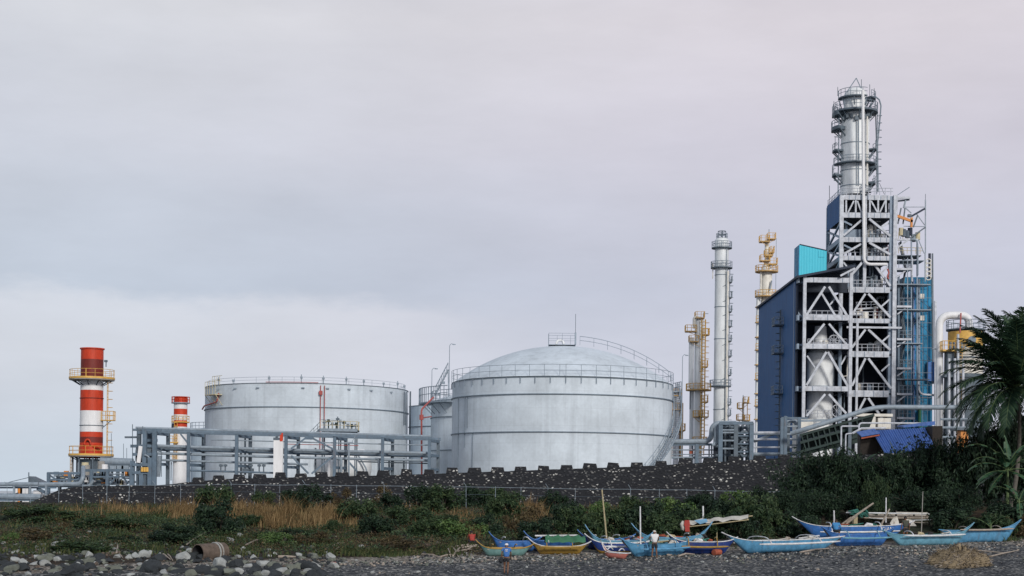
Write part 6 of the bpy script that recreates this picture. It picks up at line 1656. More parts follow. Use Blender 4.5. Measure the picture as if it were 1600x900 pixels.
def person(label, loc, rz, pose, shirt, shorts, hat=None, shorts_to=.55, sleeve=.55, scale=1.0, group=None):
    root = bpy.data.objects.new('person', None); COL.objects.link(root); root.location = loc; root.rotation_euler = (0, 0, rad(rz)); root.scale = (scale,)*3
    tag(root, label, 'person', group)
    J = {k: Vector(v) for k, v in pose.items()}
    V, E, Rr = [], [], []
    def add(p, r, par=None):
        V.append(Vector(p)); Rr.append(r)
        if par is not None: E.append((par, len(V)-1))
        return len(V)-1
    pel = add(J['pelvis'], (.11, .08)); sp = add(J['spine'], (.10, .07), pel); ch = add(J['chest'], (.115, .075), sp); nk = add(J['neck'], .05, ch)
    hd = J['head']; up = (hd - J['neck']).normalized(); fw = J.get('look', Vector((0, 1, 0)))
    h0 = add(hd - up*.05, (.072, .085), nk); h1 = add(hd + up*.04, (.078, .098), h0); add(hd + up*.11, (.055, .07), h1)
    add(hd - up*.03 + fw*.105, .016, h0)       # nose
    side = up.cross(fw).normalized()
    for s in (-1, 1): add(hd + side*s*.088 - up*.01, .018, h1)
    for s in ('l', 'r'):
        sh = add(J['sh_'+s], .044, ch); el = add(J['el_'+s], .042, sh); wr = add(J['wr_'+s], .030, el)
        d = (J['wr_'+s] - J['el_'+s]).normalized(); palm = add(J['wr_'+s] + d*.06, (.036, .020), wr)
        a = d.cross(Vector((0, 1, 0.3))).normalized()
        for k, L in enumerate((.070, .080, .076, .058)):
            q = add(J['wr_'+s] + d*.095 + a*(k-1.5)*.021, .0095, palm); k2 = add(V[q] + d*L*.55 + Vector((0, .012, 0)), .0085, q); add(V[k2] + d*L*.4 + Vector((0, .02, 0)), .0075, k2)
        th = add(J['wr_'+s] + d*.035 + a*.045, .011, palm); add(V[th] + d*.04 + a*.02, .009, th)
        hp = add(J['hip_'+s], .092, pel); kn = add(J['kn_'+s], .058, hp); cf = add(J['kn_'+s].lerp(J['an_'+s], .3), .056, kn); an = add(J['an_'+s], .036, cf); add(J['toe_'+s], (.040, .026), an)
    skin_obj('body', V, E, Rr, 'skin', root)
    # shirt
    V, E, Rr = [], [], []
    a = add(J['pelvis'] + (J['spine']-J['pelvis'])*.02, (.170, .135)); b = add(J['spine'], (.165, .130), a); c = add(J['chest'], (.180, .140), b); c2 = add(J['neck'] - (J['neck']-J['chest'])*.45, (.12, .10), c); add(J['neck'] - (J['neck']-J['chest'])*.05, .075, c2)
    for s in ('l', 'r'):
        q = add(J['sh_'+s], .082, c); add(J['sh_'+s].lerp(J['el_'+s], sleeve), .066, q)
        if sleeve > .9: add(J['el_'+s].lerp(J['wr_'+s], .8), .046, len(V)-1)
    skin_obj('shirt', V, E, Rr, shirt, root)
    V, E, Rr = [], [], []
    a = add(J['pelvis'] + (J['spine']-J['pelvis'])*.3, (.150, .118)); b = add(J['pelvis'], (.160, .127), a)
    for s in ('l', 'r'):
        q = add(J['hip_'+s], .112, b); add(J['hip_'+s].lerp(J['kn_'+s], shorts_to), .095, q)
    skin_obj('shorts', V, E, Rr, shorts, root)
    hb = MB(hat or 'hair'); c = hd + up*.045
    n1, n2 = 14, 6; v = []
    R_ = (.098, .116, .100) if not hat else (.104, .122, .108)
    for i in range(n2+1):
        th = PI/2*i/n2
        for k in range(n1):
            ph = 2*PI*k/n1; v.append(c + side*math.cos(ph)*math.cos(th)*R_[0] + fw*math.sin(ph)*math.cos(th)*R_[1] + up*(math.sin(th)*R_[2] - (.05 if math.sin(ph) < .3 and i == 0 and not hat else 0)))
    hb.add(v, [(i*n1+k, i*n1+(k+1) % n1, (i+1)*n1+(k+1) % n1, (i+1)*n1+k) for i in range(n2) for k in range(n1)])
    if hat: hb.arc(0, 0, 0, 0, 0, 0) if False else hb.hexa([c+fw*.09-side*.07-up*.012, c+fw*.19-side*.05-up*.03, c+fw*.19+side*.05-up*.03, c+fw*.09+side*.07-up*.012, c+fw*.09-side*.07+up*.004, c+fw*.19-side*.05-up*.016, c+fw*.19+side*.05-up*.016, c+fw*.09+side*.07+up*.004])
    hb.build('cap' if hat else 'hair', root, (0, 0, 0))
    return root

stand = dict(pelvis=(0, 0, .90), spine=(0, 0, 1.08), chest=(0, -.01, 1.28), neck=(0, 0, 1.42), head=(0, .02, 1.53),
             sh_l=(-.185, 0, 1.36), sh_r=(.185, 0, 1.36), el_l=(-.25, -.02, 1.10), el_r=(.25, -.02, 1.10), wr_l=(-.27, .06, .87), wr_r=(.27, .06, .87),
             hip_l=(-.09, 0, .86), hip_r=(.09, 0, .86), kn_l=(-.11, .02, .47), kn_r=(.11, .02, .47), an_l=(-.12, 0, .08), an_r=(.12, 0, .08), toe_l=(-.13, .14, .03), toe_r=(.13, .14, .03))
walk = dict(stand); walk.update(kn_l=(-.10, .12, .49), an_l=(-.10, .04, .10), toe_l=(-.10, .18, .05), kn_r=(.09, .02, .47), an_r=(.08, -.16, .12), toe_r=(.08, -.05, .03), el_l=(-.25, -.12, 1.12), wr_l=(-.25, -.06, .90), el_r=(.24, .06, 1.10), wr_r=(.22, .2, .93), head=(0, .04, 1.53))
reach = dict(stand); reach.update(el_l=(-.27, .10, 1.14), wr_l=(-.20, .30, 1.02), el_r=(.26, .10, 1.13), wr_r=(.20, .30, 1.0), head=(0, .06, 1.52), an_l=(-.15, 0, .08), an_r=(.15, 0, .08), toe_l=(-.17, .14, .03), toe_r=(.17, .14, .03))
sit = dict(pelvis=(0, 0, .46), spine=(0, .02, .64), chest=(0, .08, .83), neck=(0, .14, .96), head=(-.02, .20, 1.04), sh_l=(-.185, .09, .90), sh_r=(.185, .09, .90), el_l=(-.27, .16, .66), el_r=(.29, .14, .66), wr_l=(-.18, .36, .56), wr_r=(.24, .34, .50),
           hip_l=(-.10, .02, .44), hip_r=(.10, .02, .44), kn_l=(-.16, .42, .48), kn_r=(.16, .42, .48), an_l=(-.15, .40, .08), an_r=(.15, .40, .08), toe_l=(-.16, .54, .03), toe_r=(.16, .54, .03))
crouch = dict(sit); crouch.update(pelvis=(0, 0, .26), spine=(0, .06, .44), chest=(0, .14, .62), neck=(0, .20, .75), head=(0, .25, .84), sh_l=(-.17, .14, .68), sh_r=(.17, .14, .68), el_l=(-.25, .28, .48), el_r=(.25, .28, .48), wr_l=(-.16, .46, .34), wr_r=(.16, .46, .34), hip_l=(-.1, .02, .25), hip_r=(.1, .02, .25), kn_l=(-.18, .34, .44), kn_r=(.18, .34, .44), an_l=(-.14, .12, .08), an_r=(.14, .12, .08), toe_l=(-.15, .26, .03), toe_r=(.15, .26, .03))

g = hit(791, 897.5); g.z = ground_z(g.x, g.y)
blue = person('person in a blue shirt and white cap walking away over the gravel', g, 0, walk, 'cloth_blue', 'cloth_dark', 'cloth_white')
b = MB('cloth_white')
for z, w in ((1.31, .075), (1.24, .055)): b.hexa([(-w, -.152, z), (w, -.152, z), (w, -.110, z), (-w, -.110, z), (-w, -.152, z+.03), (w, -.152, z+.03), (w, -.110, z+.03), (-w, -.110, z+.03)])
b.build('shirt_print', blue, (0, 0, 0))
b = MB('cloth_dark'); o = g + Vector((-.26, -.06, .78)); b.tube([o+Vector((-.02, 0, -.18)), o+Vector((-.03, 0, -.08)), o+Vector((-.02, 0, .08)), o+Vector((0, 0, .16))], [.05, .12, .11, .03], 10); b.tube([o+Vector((0, 0, .15)), o+Vector((.03, -.09, .36)), o+Vector((.14, -.05, .58))], .014, 5)
single('shoulder_bag', b, 'dark bag hanging at the hip of the walking person', 'bag')
g = hit(1022.5, 872.5); person('person in a white shirt and pale cap standing at the light blue boat', g, 4, reach, 'cloth_white', 'cloth_dark', 'canvas', shorts_to=.75)
p = P(1306, 830, hit(1342, 852.5).y + .3); person('person in a long-sleeved blue top sitting hunched on the deep blue boat', p - Vector((0, 0, .42)), -20, sit, 'cloth_cyan', 'cloth_dark', None, .9, 1.0)
g = hit(1414.5, 846.5); person('person in an olive shirt standing behind the pale turquoise boat', g, 5, stand, 'cloth_olive', 'cloth_dark', None, .6)
g = hit(738, 853.5); person('person in a red shirt crouching by the driftwood below the scrub', g, 15, crouch, 'cloth_red', 'cloth_dark', None, .9)

# ------------------------------------------------------------------ boulders
def rock_mesh(seed, m):
    r = random.Random(seed); import bmesh
    bm = bmesh.new(); bmesh.ops.create_icosphere(bm, subdivisions=3, radius=.5)
    off = Vector((seed*3.1, seed*1.7, 0)); planes = [(Vector((r.gauss(0, 1), r.gauss(0, 1), r.gauss(0, 1))).normalized(), r.uniform(.22, .40)) for _ in range(12)]
    sx, sy, sz = 1, r.uniform(.75, 1.0), r.uniform(.55, .8)
    for v in bm.verts:
        for n, d in planes:
            k = v.co.dot(n)
            if k > d: v.co -= n*(k-d)*.97
        v.co += v.normal*(.035*mnoise.noise(v.co*3.5+off) + .025*mnoise.noise(v.co*9+off))
        v.co.x *= sx; v.co.y *= sy; v.co.z *= sz
    z0 = min(v.co.z for v in bm.verts)
    for v in bm.verts: v.co.z -= z0*.72
    me = bpy.data.meshes.new('boulder'); bm.to_mesh(me); bm.free(); me.materials.append(MATS[m])
    me.polygons.foreach_set('use_smooth', [True]*len(me.polygons)); me.set_sharp_from_angle(angle=rad(22)); return me
RK = {m: [rock_mesh(i*5+j, m) for i in range(5)] for j, m in enumerate(('rock_pale', 'rock_green', 'rock_dark'))}
placed = []
def rock(px, py, w, m, label, group=None, sz=1.0):
    g = hit(px, py); k = w*g.y/F*1.18
    o = bpy.data.objects.new('boulder', R.choice(RK[m])); COL.objects.link(o)
    o.location = g - Vector((0, 0, .12*k)); o.scale = (k*1.05, k*R.uniform(.8, 1.1), k*R.uniform(.75, 1.1)*sz); o.rotation_euler = (R.uniform(-.2, .2), R.uniform(-.2, .2), R.uniform(0, 6.3))
    tag(o, label, 'boulder', group); placed.append((px, py)); return o
NAMED = [(285, 875, 26, 'rock_pale', 'large pale boulder just seaward of the culvert mouth'), (358, 848, 20, 'rock_pale', 'lone pale boulder on the slope above the culvert'), (376, 840, 15, 'rock_pale', 'upright pale slab beside the lone boulder above the culvert'),
         (316, 887, 20, 'rock_pale', 'pale boulder resting under the lip of the culvert'), (565, 855, 13, 'rock_pale', 'solitary pale upright stone on the brown bank'), (520, 886, 24, 'rock_pale', 'last pale boulder before the gravel begins, with a rusty brick at it'),
         (222, 871, 24, 'rock_pale', 'big pale boulder at the edge of the weeds'), (87, 853, 20, 'rock_pale', 'flat pale slab tilted in the weeds'), (95, 819, 11, 'rock_pale', 'small pale stone high on the weedy bank'), (140, 833, 9, 'rock_pale', 'little pale stone midway up the weedy bank'), (745, 850, 20, 'rock_dark', 'dark rounded boulder beside the crouching person in red')]
for a in NAMED: rock(*a)
for (px, py, w) in [(22, 877, 18), (36, 886, 15), (53, 882, 17), (72, 883, 19), (91, 876, 15), (122, 885, 14), (168, 884, 14), (230, 879, 13), (218, 884, 14), (226, 888, 16), (65, 861, 13), (56, 857, 9), (35, 866, 11), (345, 886, 28), (383, 885, 23), (412, 884, 26), (322, 894, 17), (373, 896, 22), (413, 899, 22), (440, 895, 24), (459, 896, 20), (490, 888, 21), (485, 895, 21), (205, 899, 15), (45, 899, 13), (5, 850, 9), (14, 847, 9), (24, 852, 8), (110, 860, 9), (395, 872, 13), (250, 868, 10)]:
    rock(px, py, w, 'rock_pale', 'pale grey boulder among the dark rocks at the water edge', 'pale boulders at the water edge')
for (px, py, w) in [(104, 884, 11), (160, 891, 22), (175, 889, 18), (242, 886, 26), (356, 899, 30), (335, 898, 20), (468, 888, 26), (430, 886, 18), (300, 899, 18), (140, 880, 20), (85, 893, 24), (20, 893, 22)]:
    rock(px, py, w, 'rock_green', 'weed-stained olive boulder at the water edge', 'weed-stained boulders')
for k in range(170):
    px = R.uniform(-30, 505); py = R.uniform(870, 915); w = R.uniform(12, 34)
    if py < 872 + max(0, (px-300)*.06): continue
    m = R.choices(['rock_dark', 'rock_green', 'rock_pale'], [6, 2.6, 1.6])[0]
    if m == 'rock_dark': rock(px, py, w, m, 'dark wet boulder at the water edge', 'dark boulders at the water edge', .9)
    elif m == 'rock_green': rock(px, py, w*.8, m, 'weed-stained olive boulder at the water edge', 'weed-stained boulders', .9)
    else: rock(px, py, w*.6, m, 'pale grey boulder among the dark rocks at the water edge', 'pale boulders at the water edge', .9)
for k in range(62):
    px = R.uniform(-10, 520); m = R.choice(['rock_pale', 'rock_pale', 'rock_green'])
    rock(px, R.uniform(846 if px < 340 else 858, 874), R.uniform(6, 17), m, 'grey angular stone strewn on the weedy slope above the boulders', 'stones strewn up the weedy slope')
for k in range(22):
    rock(R.uniform(0, 330), R.uniform(846, 872), R.uniform(8, 18), 'rock_dark', 'dark stone half sunk in the weeds above the shore', 'dark stones in the weeds', .8)

# ------------------------------------------------------------------ loose shingle
def scatter_stones(name, n, regions, smin, smax, mats, label):
    ico = [(0, 0, 1), (.894, 0, .447), (.276, .851, .447), (-.724, .526, .447), (-.724, -.526, .447), (.276, -.851, .447), (.724, .526, -.447), (-.276, .851, -.447), (-.894, 0, -.447), (-.276, -.851, -.447), (.724, -.526, -.447), (0, 0, -1)]
    fc = [(0,1,2),(0,2,3),(0,3,4),(0,4,5),(0,5,1),(1,6,2),(2,7,3),(3,8,4),(4,9,5),(5,10,1),(1,10,6),(2,6,7),(3,7,8),(4,8,9),(5,9,10),(6,11,7),(7,11,8),(8,11,9),(9,11,10),(10,11,6)]
    b = MB(mats[0]); b.mats = list(mats)
    for _ in range(n):
        reg = R.choice(regions); px = R.uniform(reg[0], reg[1]); t = (px-reg[0])/(reg[1]-reg[0]); y = reg[2] + (reg[3]-reg[2])*t + R.gauss(0, reg[4])
        g = hit(px, y); s = smin + (smax-smin)*R.random()**2.5; a = R.uniform(0, 6.3); ca, sa = math.cos(a), math.sin(a); e = (s*R.uniform(.7, 1.2), s*R.uniform(.5, 1), s*R.uniform(.35, .7))
        b.cur = R.randrange(len(mats))
        b.add([(g.x + (x*e[0]*ca - y_*e[1]*sa)*R.uniform(.8, 1.15), g.y + x*e[0]*sa + y_*e[1]*ca, g.z + z*e[2] + e[2]*.4) for x, y_, z in ico], fc)
    o = b.build(name, None, (0, 0, 0), False); tag(o, label, None, None, 'stuff'); return o
scatter_stones('shingle', 4600, [(530, 760, 881, 876, 2.6), (640, 900, 873, 871, 4), (640, 900, 876, 872, 3), (900, 1120, 871, 868, 4), (1120, 1330, 873, 861, 4.5), (1330, 1500, 859, 862, 4.5), (1400, 1620, 866, 850, 6), (560, 1600, 890, 872, 9)], .035, .13, ['pebble', 'pebble', 'rock_pale', 'driftwood', 'rock_green', 'rock_dark', 'rock_dark'], 'band of pale shingle and drift litter along the top of the gravel beach')
scatter_stones('beach_rubble', 1500, [(0, 320, 862, 872, 8), (0, 520, 888, 892, 9), (300, 540, 872, 880, 5), (0, 700, 850, 850, 12)], .06, .22, ['rock_dark', 'rock_dark', 'rock_dark', 'rock_green', 'rust_brown'], 'small dark rubble between the boulders')

# ------------------------------------------------------------------ culvert, driftwood, fibre heap
def culvert():
    g = hit(319, 874); Y = g.y; k = Y/F; c = P(309, 864.5, Y-.3); ax = Vector((.62, .78, .03)).normalized(); r = 14.5*k
    t = Thing('culvert_pipe', 'rusty brown culvert pipe lying open-mouthed among the boulders', 'pipe', (c.x, c.y, g.z))
    b = t.p('barrel', 'rust_brown'); e = c + ax*1.9
    b.tube([c, e], r, 28, False); b.use('black_rubber').tube([c+ax*.001, e], r*.9, 28, False)
    a = ax.cross(Vector((0, 0, 1))).normalized(); u = a.cross(ax)
    n = 28; v = []
    for rr_ in (r, r*.9):
        for q in range(n): th = 2*PI*q/n; v.append(c + (a*math.cos(th)+u*math.sin(th))*rr_ - ax*.004)
    b.use('rust_brown').add(v, [(q, (q+1) % n, n+(q+1) % n, n+q) for q in range(n)])
    b.use('black_rubber').add([e + (a*math.cos(2*PI*q/n)+u*math.sin(2*PI*q/n))*r*.95 for q in range(n)], [tuple(range(n))])
    for f, m in ((1.25, 'rock_pale'), (1.45, 'concrete')):
        h = t.p('hoop', m); h.tube([c + ax*f + (a*math.cos(2*PI*q/n)+u*math.sin(2*PI*q/n))*r*1.015 for q in range(n+1)], .05, 6, False)
    t.done()
culvert()

def stick(a, b_, r, label=None, m='driftwood', lift=.08):
    p, q = hit(*a), hit(*b_); p.z += lift; q.z += lift
    d = (q-p); mid = p + d*.5 + Vector((R.uniform(-.05, .05), 0, R.uniform(.0, .1))); b = MB(m); b.tube([p, mid, q], [r, r*.9, r*.5], 6)
    single('driftwood_branch', b, label or 'bleached driftwood branch washed up along the shore', 'driftwood', None if label else 'driftwood branches along the shore')
stick((292, 857), (320, 838.5), .04, 'long thin pale stick leaning over the culvert', lift=.25)
for a, b_, r in [((383, 854), (414, 843), .05), ((182, 866), (184, 852), .06), ((128, 858), (141, 866), .06), ((187, 868), (192, 874), .04), ((248, 845), (270, 848), .06), ((122, 842), (140, 842), .05), ((518, 857), (540, 850), .07), ((525, 860), (538, 853), .05), ((435, 872), (462, 872), .09), ((470, 876), (478, 880), .05), ((255, 868), (266, 876), .06), ((250, 892), (255, 882), .05), ((262, 868), (270, 878), .04),
                 ((660, 868), (690, 874), .05), ((688, 872), (712, 868), .05), ((700, 860), (704, 872), .06), ((708, 870), (722, 855), .06), ((712, 856), (745, 853), .07), ((722, 858), (750, 856), .06), ((728, 862), (752, 852), .05), ((715, 864), (738, 860), .05), ((706, 856), (716, 872), .05), ((1060, 871), (1085, 868), .06), ((1250, 865), (1295, 859), .06), ((1520, 862), (1570, 866), .05), ((1545, 872), (1590, 862), .05), ((730, 856), (733, 846), .05)]:
    stick(a, b_, r)
def log(px, py, L, r, label, m='driftwood', rz=20):
    g = hit(px, py); d = Vector((math.cos(rad(rz)), math.sin(rad(rz)), .05))*L/2; b = MB(m); o = g + Vector((0, 0, r*.8)); b.tube([o-d, o, o+d], [r*.9, r, r*.95], 10); single('log', b, label, 'log')
log(1120, 867, .55, .20, 'stubby brown log on the gravel in front of the navy boat', 'rust_red', 40)
log(1283, 859, .35, .16, 'pale stub of wood beside the longest blue boat', 'driftwood', 60)
log(521, 884, .3, .12, 'rusty brick-sized block at the last boulder', 'rust_red', 10)

def heap():
    g = hit(1494, 884); b = MB('heap_fibre'); rr = random.Random(12)
    b.mats = ['heap_fibre', 'heap_fibre_dark', 'driftwood']
    n, m_ = 40, 14; v = []
    for i in range(m_+1):
        f = i/m_
        for k in range(n):
            a = 2*PI*k/n; q = (1-f**2.6); r = (1.40 + .40*math.sin(a*3+1) + .2*math.sin(a*5))*q + .05; p = Vector((math.cos(a)*r + .35*f, math.sin(a)*r*.8, 1.12*f*(1+.2*math.sin(a*2+f*3))))
            p += Vector((.3*mnoise.noise(p*1.6), .3*mnoise.noise(p*1.6+Vector((5, 0, 0))), .26*mnoise.noise(p*1.9+Vector((0, 7, 0))))) ; v.append(g + p - Vector((0, 0, .1)))
    for i in range(m_):
        for k in range(n): pass
    b.add(v, [(i*n+k, i*n+(k+1) % n, (i+1)*n+(k+1) % n, (i+1)*n+k) for i in range(m_) for k in range(n)])
    for _ in range(4200):     # loose strands all over it
        i = rr.randrange(m_); p = v[i*n + rr.randrange(n)]; nrm = (p - g); nrm.z *= .8; nrm.normalize()
        d = Vector((rr.gauss(0, 1), rr.gauss(0, 1), rr.gauss(0, .6))).normalized(); L = rr.uniform(.08, .3); s = d.cross(nrm).normalized()*rr.uniform(.008, .02)
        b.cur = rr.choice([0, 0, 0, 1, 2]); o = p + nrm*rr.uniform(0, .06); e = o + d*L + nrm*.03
        b.add([o-s, o+s, e+s*.4, e-s*.4], [(0, 1, 2, 3)])
    single('fibre_heap', b, 'shaggy brown heap of coconut fibre on the gravel below the inland boats', 'heap', smooth=False)
heap()
#@@PLANTS

# ================================================================== PLANTS
def leaf_cloud(name, m, seed, n, size, rx=1.0, rz=1.0, clumps=16, hollow=.55, up=.3, stems=True, base=0.0):
    """crown of single leaves in uneven clumps, unit radius, standing on z=0"""
    r = random.Random(seed); b = MB(m); cl = []
    for _ in range(clumps):
        a = r.uniform(0, 2*PI); e = r.uniform(-.95, 1.0); q = r.uniform(hollow, 1.0)
        cl.append((Vector((math.cos(a)*q*math.cos(e*1.3)*.85, math.sin(a)*q*math.cos(e*1.3)*.85, .52 + .46*math.sin(e*1.3)*q)), r.uniform(.16, .34)))
    for _ in range(n):
        c, q = r.choice(cl); d = Vector((r.gauss(0, 1), r.gauss(0, 1), r.gauss(0, .8)))
        d = d.normalized()*q*(r.random()**.4)
        p = c + d; p.z = max(.01 + base, p.z)
        nrm = (d.normalized() + Vector((r.gauss(0, .5), r.gauss(0, .5), up + r.gauss(0, .5)))).normalized()
        t = nrm.orthogonal().normalized(); t.rotate(Matrix.Rotation(r.uniform(0, 6.3), 3, nrm)); s = nrm.cross(t)
        L = size*r.uniform(.6, 1.35); w = L*r.uniform(.28, .5)
        p = Vector((p.x*rx, p.y*rx, p.z*rz))
        b.add([p - t*L*.5, p + s*w*.5 + nrm*L*.08, p + t*L*.5 - nrm*L*.1, p - s*w*.5 + nrm*L*.08], [(0, 1, 2, 3)])
    if stems:
        b.use('bark')
        for c, q in cl[:9]: b.tube([(0, 0, 0), (c.x*.4*rx, c.y*.4*rx, c.z*.55*rz), (c.x*rx, c.y*rx, c.z*rz)], [.03, .02, .008], 4, False)
    me_o = b.build(name, None, (0, 0, 0), False); me = me_o.data; bpy.data.objects.remove(me_o); return me

SHR = {'dark': [leaf_cloud('shrub', 'leaf_dark', 40+i, 2600, .14, clumps=22) for i in range(3)], 'mid': [leaf_cloud('shrub', 'leaf_mid', 50+i, 2600, .14, clumps=22) for i in range(3)],
       'light': [leaf_cloud('shrub', 'leaf_light', 60, 1300, .15)], 'brown': [leaf_cloud('shrub', 'leaf_brown', 70, 1300, .13)]}
def shrub(px, py, w, h, kind, label, group=None, y=None):
    g = hit(px, py) if y is None else Vector((P(px, py, y).x, y, P(px, py, y).z))
    k = g.y/F; o = bpy.data.objects.new('shrub', R.choice(SHR[kind])); COL.objects.link(o)
    o.location = g - Vector((0, 0, .1)); o.scale = (w*k*.55, w*k*.5, h*k*1.0); o.rotation_euler = (0, 0, R.uniform(0, 6.3)); tag(o, label, 'shrub', group)
for a in [(344, 836, 88, 56, 'dark', 'tall dark feathery shrub rising from the bank above the culvert to the fence'), (338, 803, 78, 42, 'mid', 'dense green shrub against the sea wall behind the feathery one'), (478, 806, 92, 48, 'dark', 'wide dark shrub against the fence between tufts of dry grass'),
          (592, 770, 52, 34, 'brown', 'olive plant hanging over the crest of the sea wall'), (690, 802, 84, 42, 'mid', 'broad green shrub right of the hanging wall plant, at the wall foot'), (735, 790, 62, 36, 'dark', 'dark round shrub at the wall foot under the domed tank'),
          (790, 812, 74, 42, 'mid', 'green shrub beside the pale dry grass under the domed tank'), (865, 805, 56, 38, 'dark', 'dark shrub wedged between two tufts of dry grass'), (815, 836, 84, 44, 'brown', 'brown-flecked shrub above the walking person in blue'),
          (845, 850, 78, 42, 'dark', 'dark shrub directly behind the yellow boat'), (905, 840, 84, 46, 'mid', 'leafy green shrub behind the bows of the dark blue boats'), (955, 838, 76, 46, 'mid', 'green shrub behind the leaning bamboo pole'),
          (1010, 838, 86, 54, 'dark', 'deep green shrub behind the mast of the light blue boat'), (1052, 812, 74, 36, 'light', 'light green shrub on top of the bank behind the canopy'), (1068, 838, 76, 50, 'dark', 'dark shrub behind the hanging red shirt'),
          (1120, 828, 84, 50, 'dark', 'dark shrub behind the canopy sheet'), (1150, 800, 76, 34, 'light', 'bright leafy shrub at the wall foot near the dark thicket'), (1182, 832, 84, 56, 'mid', 'green shrub at the seaward edge of the dark thicket'),
          (560, 815, 70, 34, 'mid', 'low green shrub just left of the brown bank stone'), (640, 822, 90, 30, 'mid', 'spreading low shrub in the middle of the bank'), (612, 800, 60, 30, 'dark', 'dark shrub midway between the wide shrub and the brown bank'),
          (720, 838, 90, 28, 'light', 'bright ground-hugging shrub above the crouching person'), (500, 850, 90, 20, 'brown', 'brown weedy shrub above the last boulders'), (436, 850, 80, 20, 'light', 'low light green weed clump beside the long driftwood stick'),
          (60, 812, 120, 22, 'mid', 'low green scrub below the seaward fence end'), (170, 826, 110, 18, 'mid', 'flat green weed clump on the seaward bank'), (40, 842, 100, 18, 'brown', 'brown weed clump above the boulders'), (125, 862, 100, 18, 'mid', 'green weed clump among the first boulders'), (260, 850, 90, 22, 'dark', 'dark weed clump seaward of the culvert'), (640, 858, 110, 16, 'brown', 'brown dead-leaf clump on the bare bank')]:
    shrub(*a)
for px, py, w, h, kd, lab in [(585, 838, 80, 34, 'dark', 'dark weed shrub just above the solitary upright stone'), (655, 795, 60, 38, 'dark', 'dark shrub at the wall foot seaward of the broad green one'), (668, 838, 74, 30, 'mid', 'green weed shrub over the brown leaf litter'), (760, 836, 60, 34, 'dark', 'dark shrub behind the crouching person in red'),
          (775, 792, 50, 32, 'mid', 'small green shrub between the domed tank wall and the pale grass'), (890, 822, 60, 40, 'dark', 'dark shrub above the green tarpaulin'), (925, 815, 60, 34, 'light', 'light green shrub beside the upper end of the bamboo pole'), (985, 812, 66, 36, 'mid', 'green shrub below the fence behind the mast'),
          (1035, 846, 80, 44, 'mid', 'green shrub right behind the person in white'), (1095, 806, 60, 36, 'dark', 'dark shrub at the wall foot above the canopy'), (1100, 846, 80, 44, 'mid', 'green shrub under the canopy'), (1150, 846, 80, 44, 'dark', 'dark shrub beside the inland canopy post'), (1185, 800, 50, 40, 'dark', 'dark shrub against the wall at the thicket edge'), (540, 794, 54, 30, 'brown', 'olive shrub under the fence inland of the wide dark one'), (412, 792, 44, 24, 'mid', 'small green shrub under the fence among dry grass'), (270, 842, 80, 26, 'dark', 'dark weed shrub on the bank seaward of the feathery one')]:
    shrub(px, py, w, h, kd, lab)
for x in range(20, 1200, 34):
    shrub(x + R.uniform(-12, 12), R.uniform(798, 850), R.uniform(26, 60), R.uniform(8, 20), R.choice(['mid', 'dark', 'light', 'brown', 'mid']), 'small weed clump scattered over the bank', 'small weed clumps on the bank')

# --- grass and ground cover
def tufts(name, n, regions, m, hmin, hmax, spread, blades, label, wd=.035):
    b = MB(m); V, Fc = [], []
    for _ in range(n):
        reg = R.choices(regions, [r_[4] for r_ in regions])[0]; px = R.uniform(reg[0], reg[1]); py = R.uniform(reg[2], reg[3])
        g = hit(px, py); k = .65 + .8*nz(g.x, g.y, .45, 5)
        if nz(g.x, g.y, .3, 2 if name == 'dry_grass' else 7) < -.08: continue
        if 'dry' in name and nz(g.x, g.y, .9, 4) < -.05: continue
        for _ in range(blades):
            o = g + Vector((R.gauss(0, spread), R.gauss(0, spread), -.03)); h = R.uniform(hmin, hmax)*k; a = R.uniform(0, 6.3); lean = R.uniform(.05, .95)*h
            d = Vector((math.cos(a), math.sin(a), 0)); s = Vector((-d.y*.6 + .6, d.x*.4, 0)).normalized()*wd*R.uniform(.6, 1.3)
            i = len(V); m1 = o + d*lean*.35 + Vector((0, 0, h*.6)); e = o + d*lean + Vector((0, 0, h))
            V += [o-s, o+s, m1+s*.7, m1-s*.7, e]; Fc += [(i, i+1, i+2, i+3), (i+3, i+2, i+4)]
    b.add(V, Fc); o = b.build(name, None, (0, 0, 0), False); tag(o, label, None, None, 'stuff'); return o
DRY = [(140, 310, 796, 812, 2.2), (320, 440, 790, 816, 1.7), (380, 520, 790, 824, 2.2), (425, 480, 808, 826, .8), (500, 560, 800, 814, 1.2), (590, 660, 788, 812, 1.2), (670, 760, 806, 826, .7), (540, 620, 812, 826, .6), (0, 140, 800, 812, .5), (770, 850, 800, 816, .8), (805, 850, 790, 810, .8), (925, 1015, 797, 806, .9), (1020, 1065, 796, 804, .5), (470, 520, 788, 798, .4), (640, 670, 790, 800, .3), (40, 120, 805, 812, .3), (728, 745, 826, 842, .25), (880, 930, 800, 815, .3), (620, 660, 812, 828, .2), (955, 990, 812, 822, .3)]
tufts('dry_grass', 2500, DRY, 'grass_dry', .4, 1.3, .34, 11, 'tall straw-coloured dry grass along the foot of the sea wall', .02)
GRN = [(0, 300, 792, 812, 2.2), (0, 340, 812, 850, 1.6), (300, 640, 795, 830, 1.5), (560, 1200, 795, 835, 3), (640, 1000, 830, 858, 1.5), (300, 560, 835, 870, 1.2), (540, 720, 862, 874, 1.0), (0, 280, 850, 868, .7), (1480, 1620, 815, 846, 1.4), (100, 600, 815, 850, .8)]
tufts('green_grass', 5200, GRN, 'grass_green', .22, .62, .28, 6, 'coarse green grass and weeds over the bank', .04)
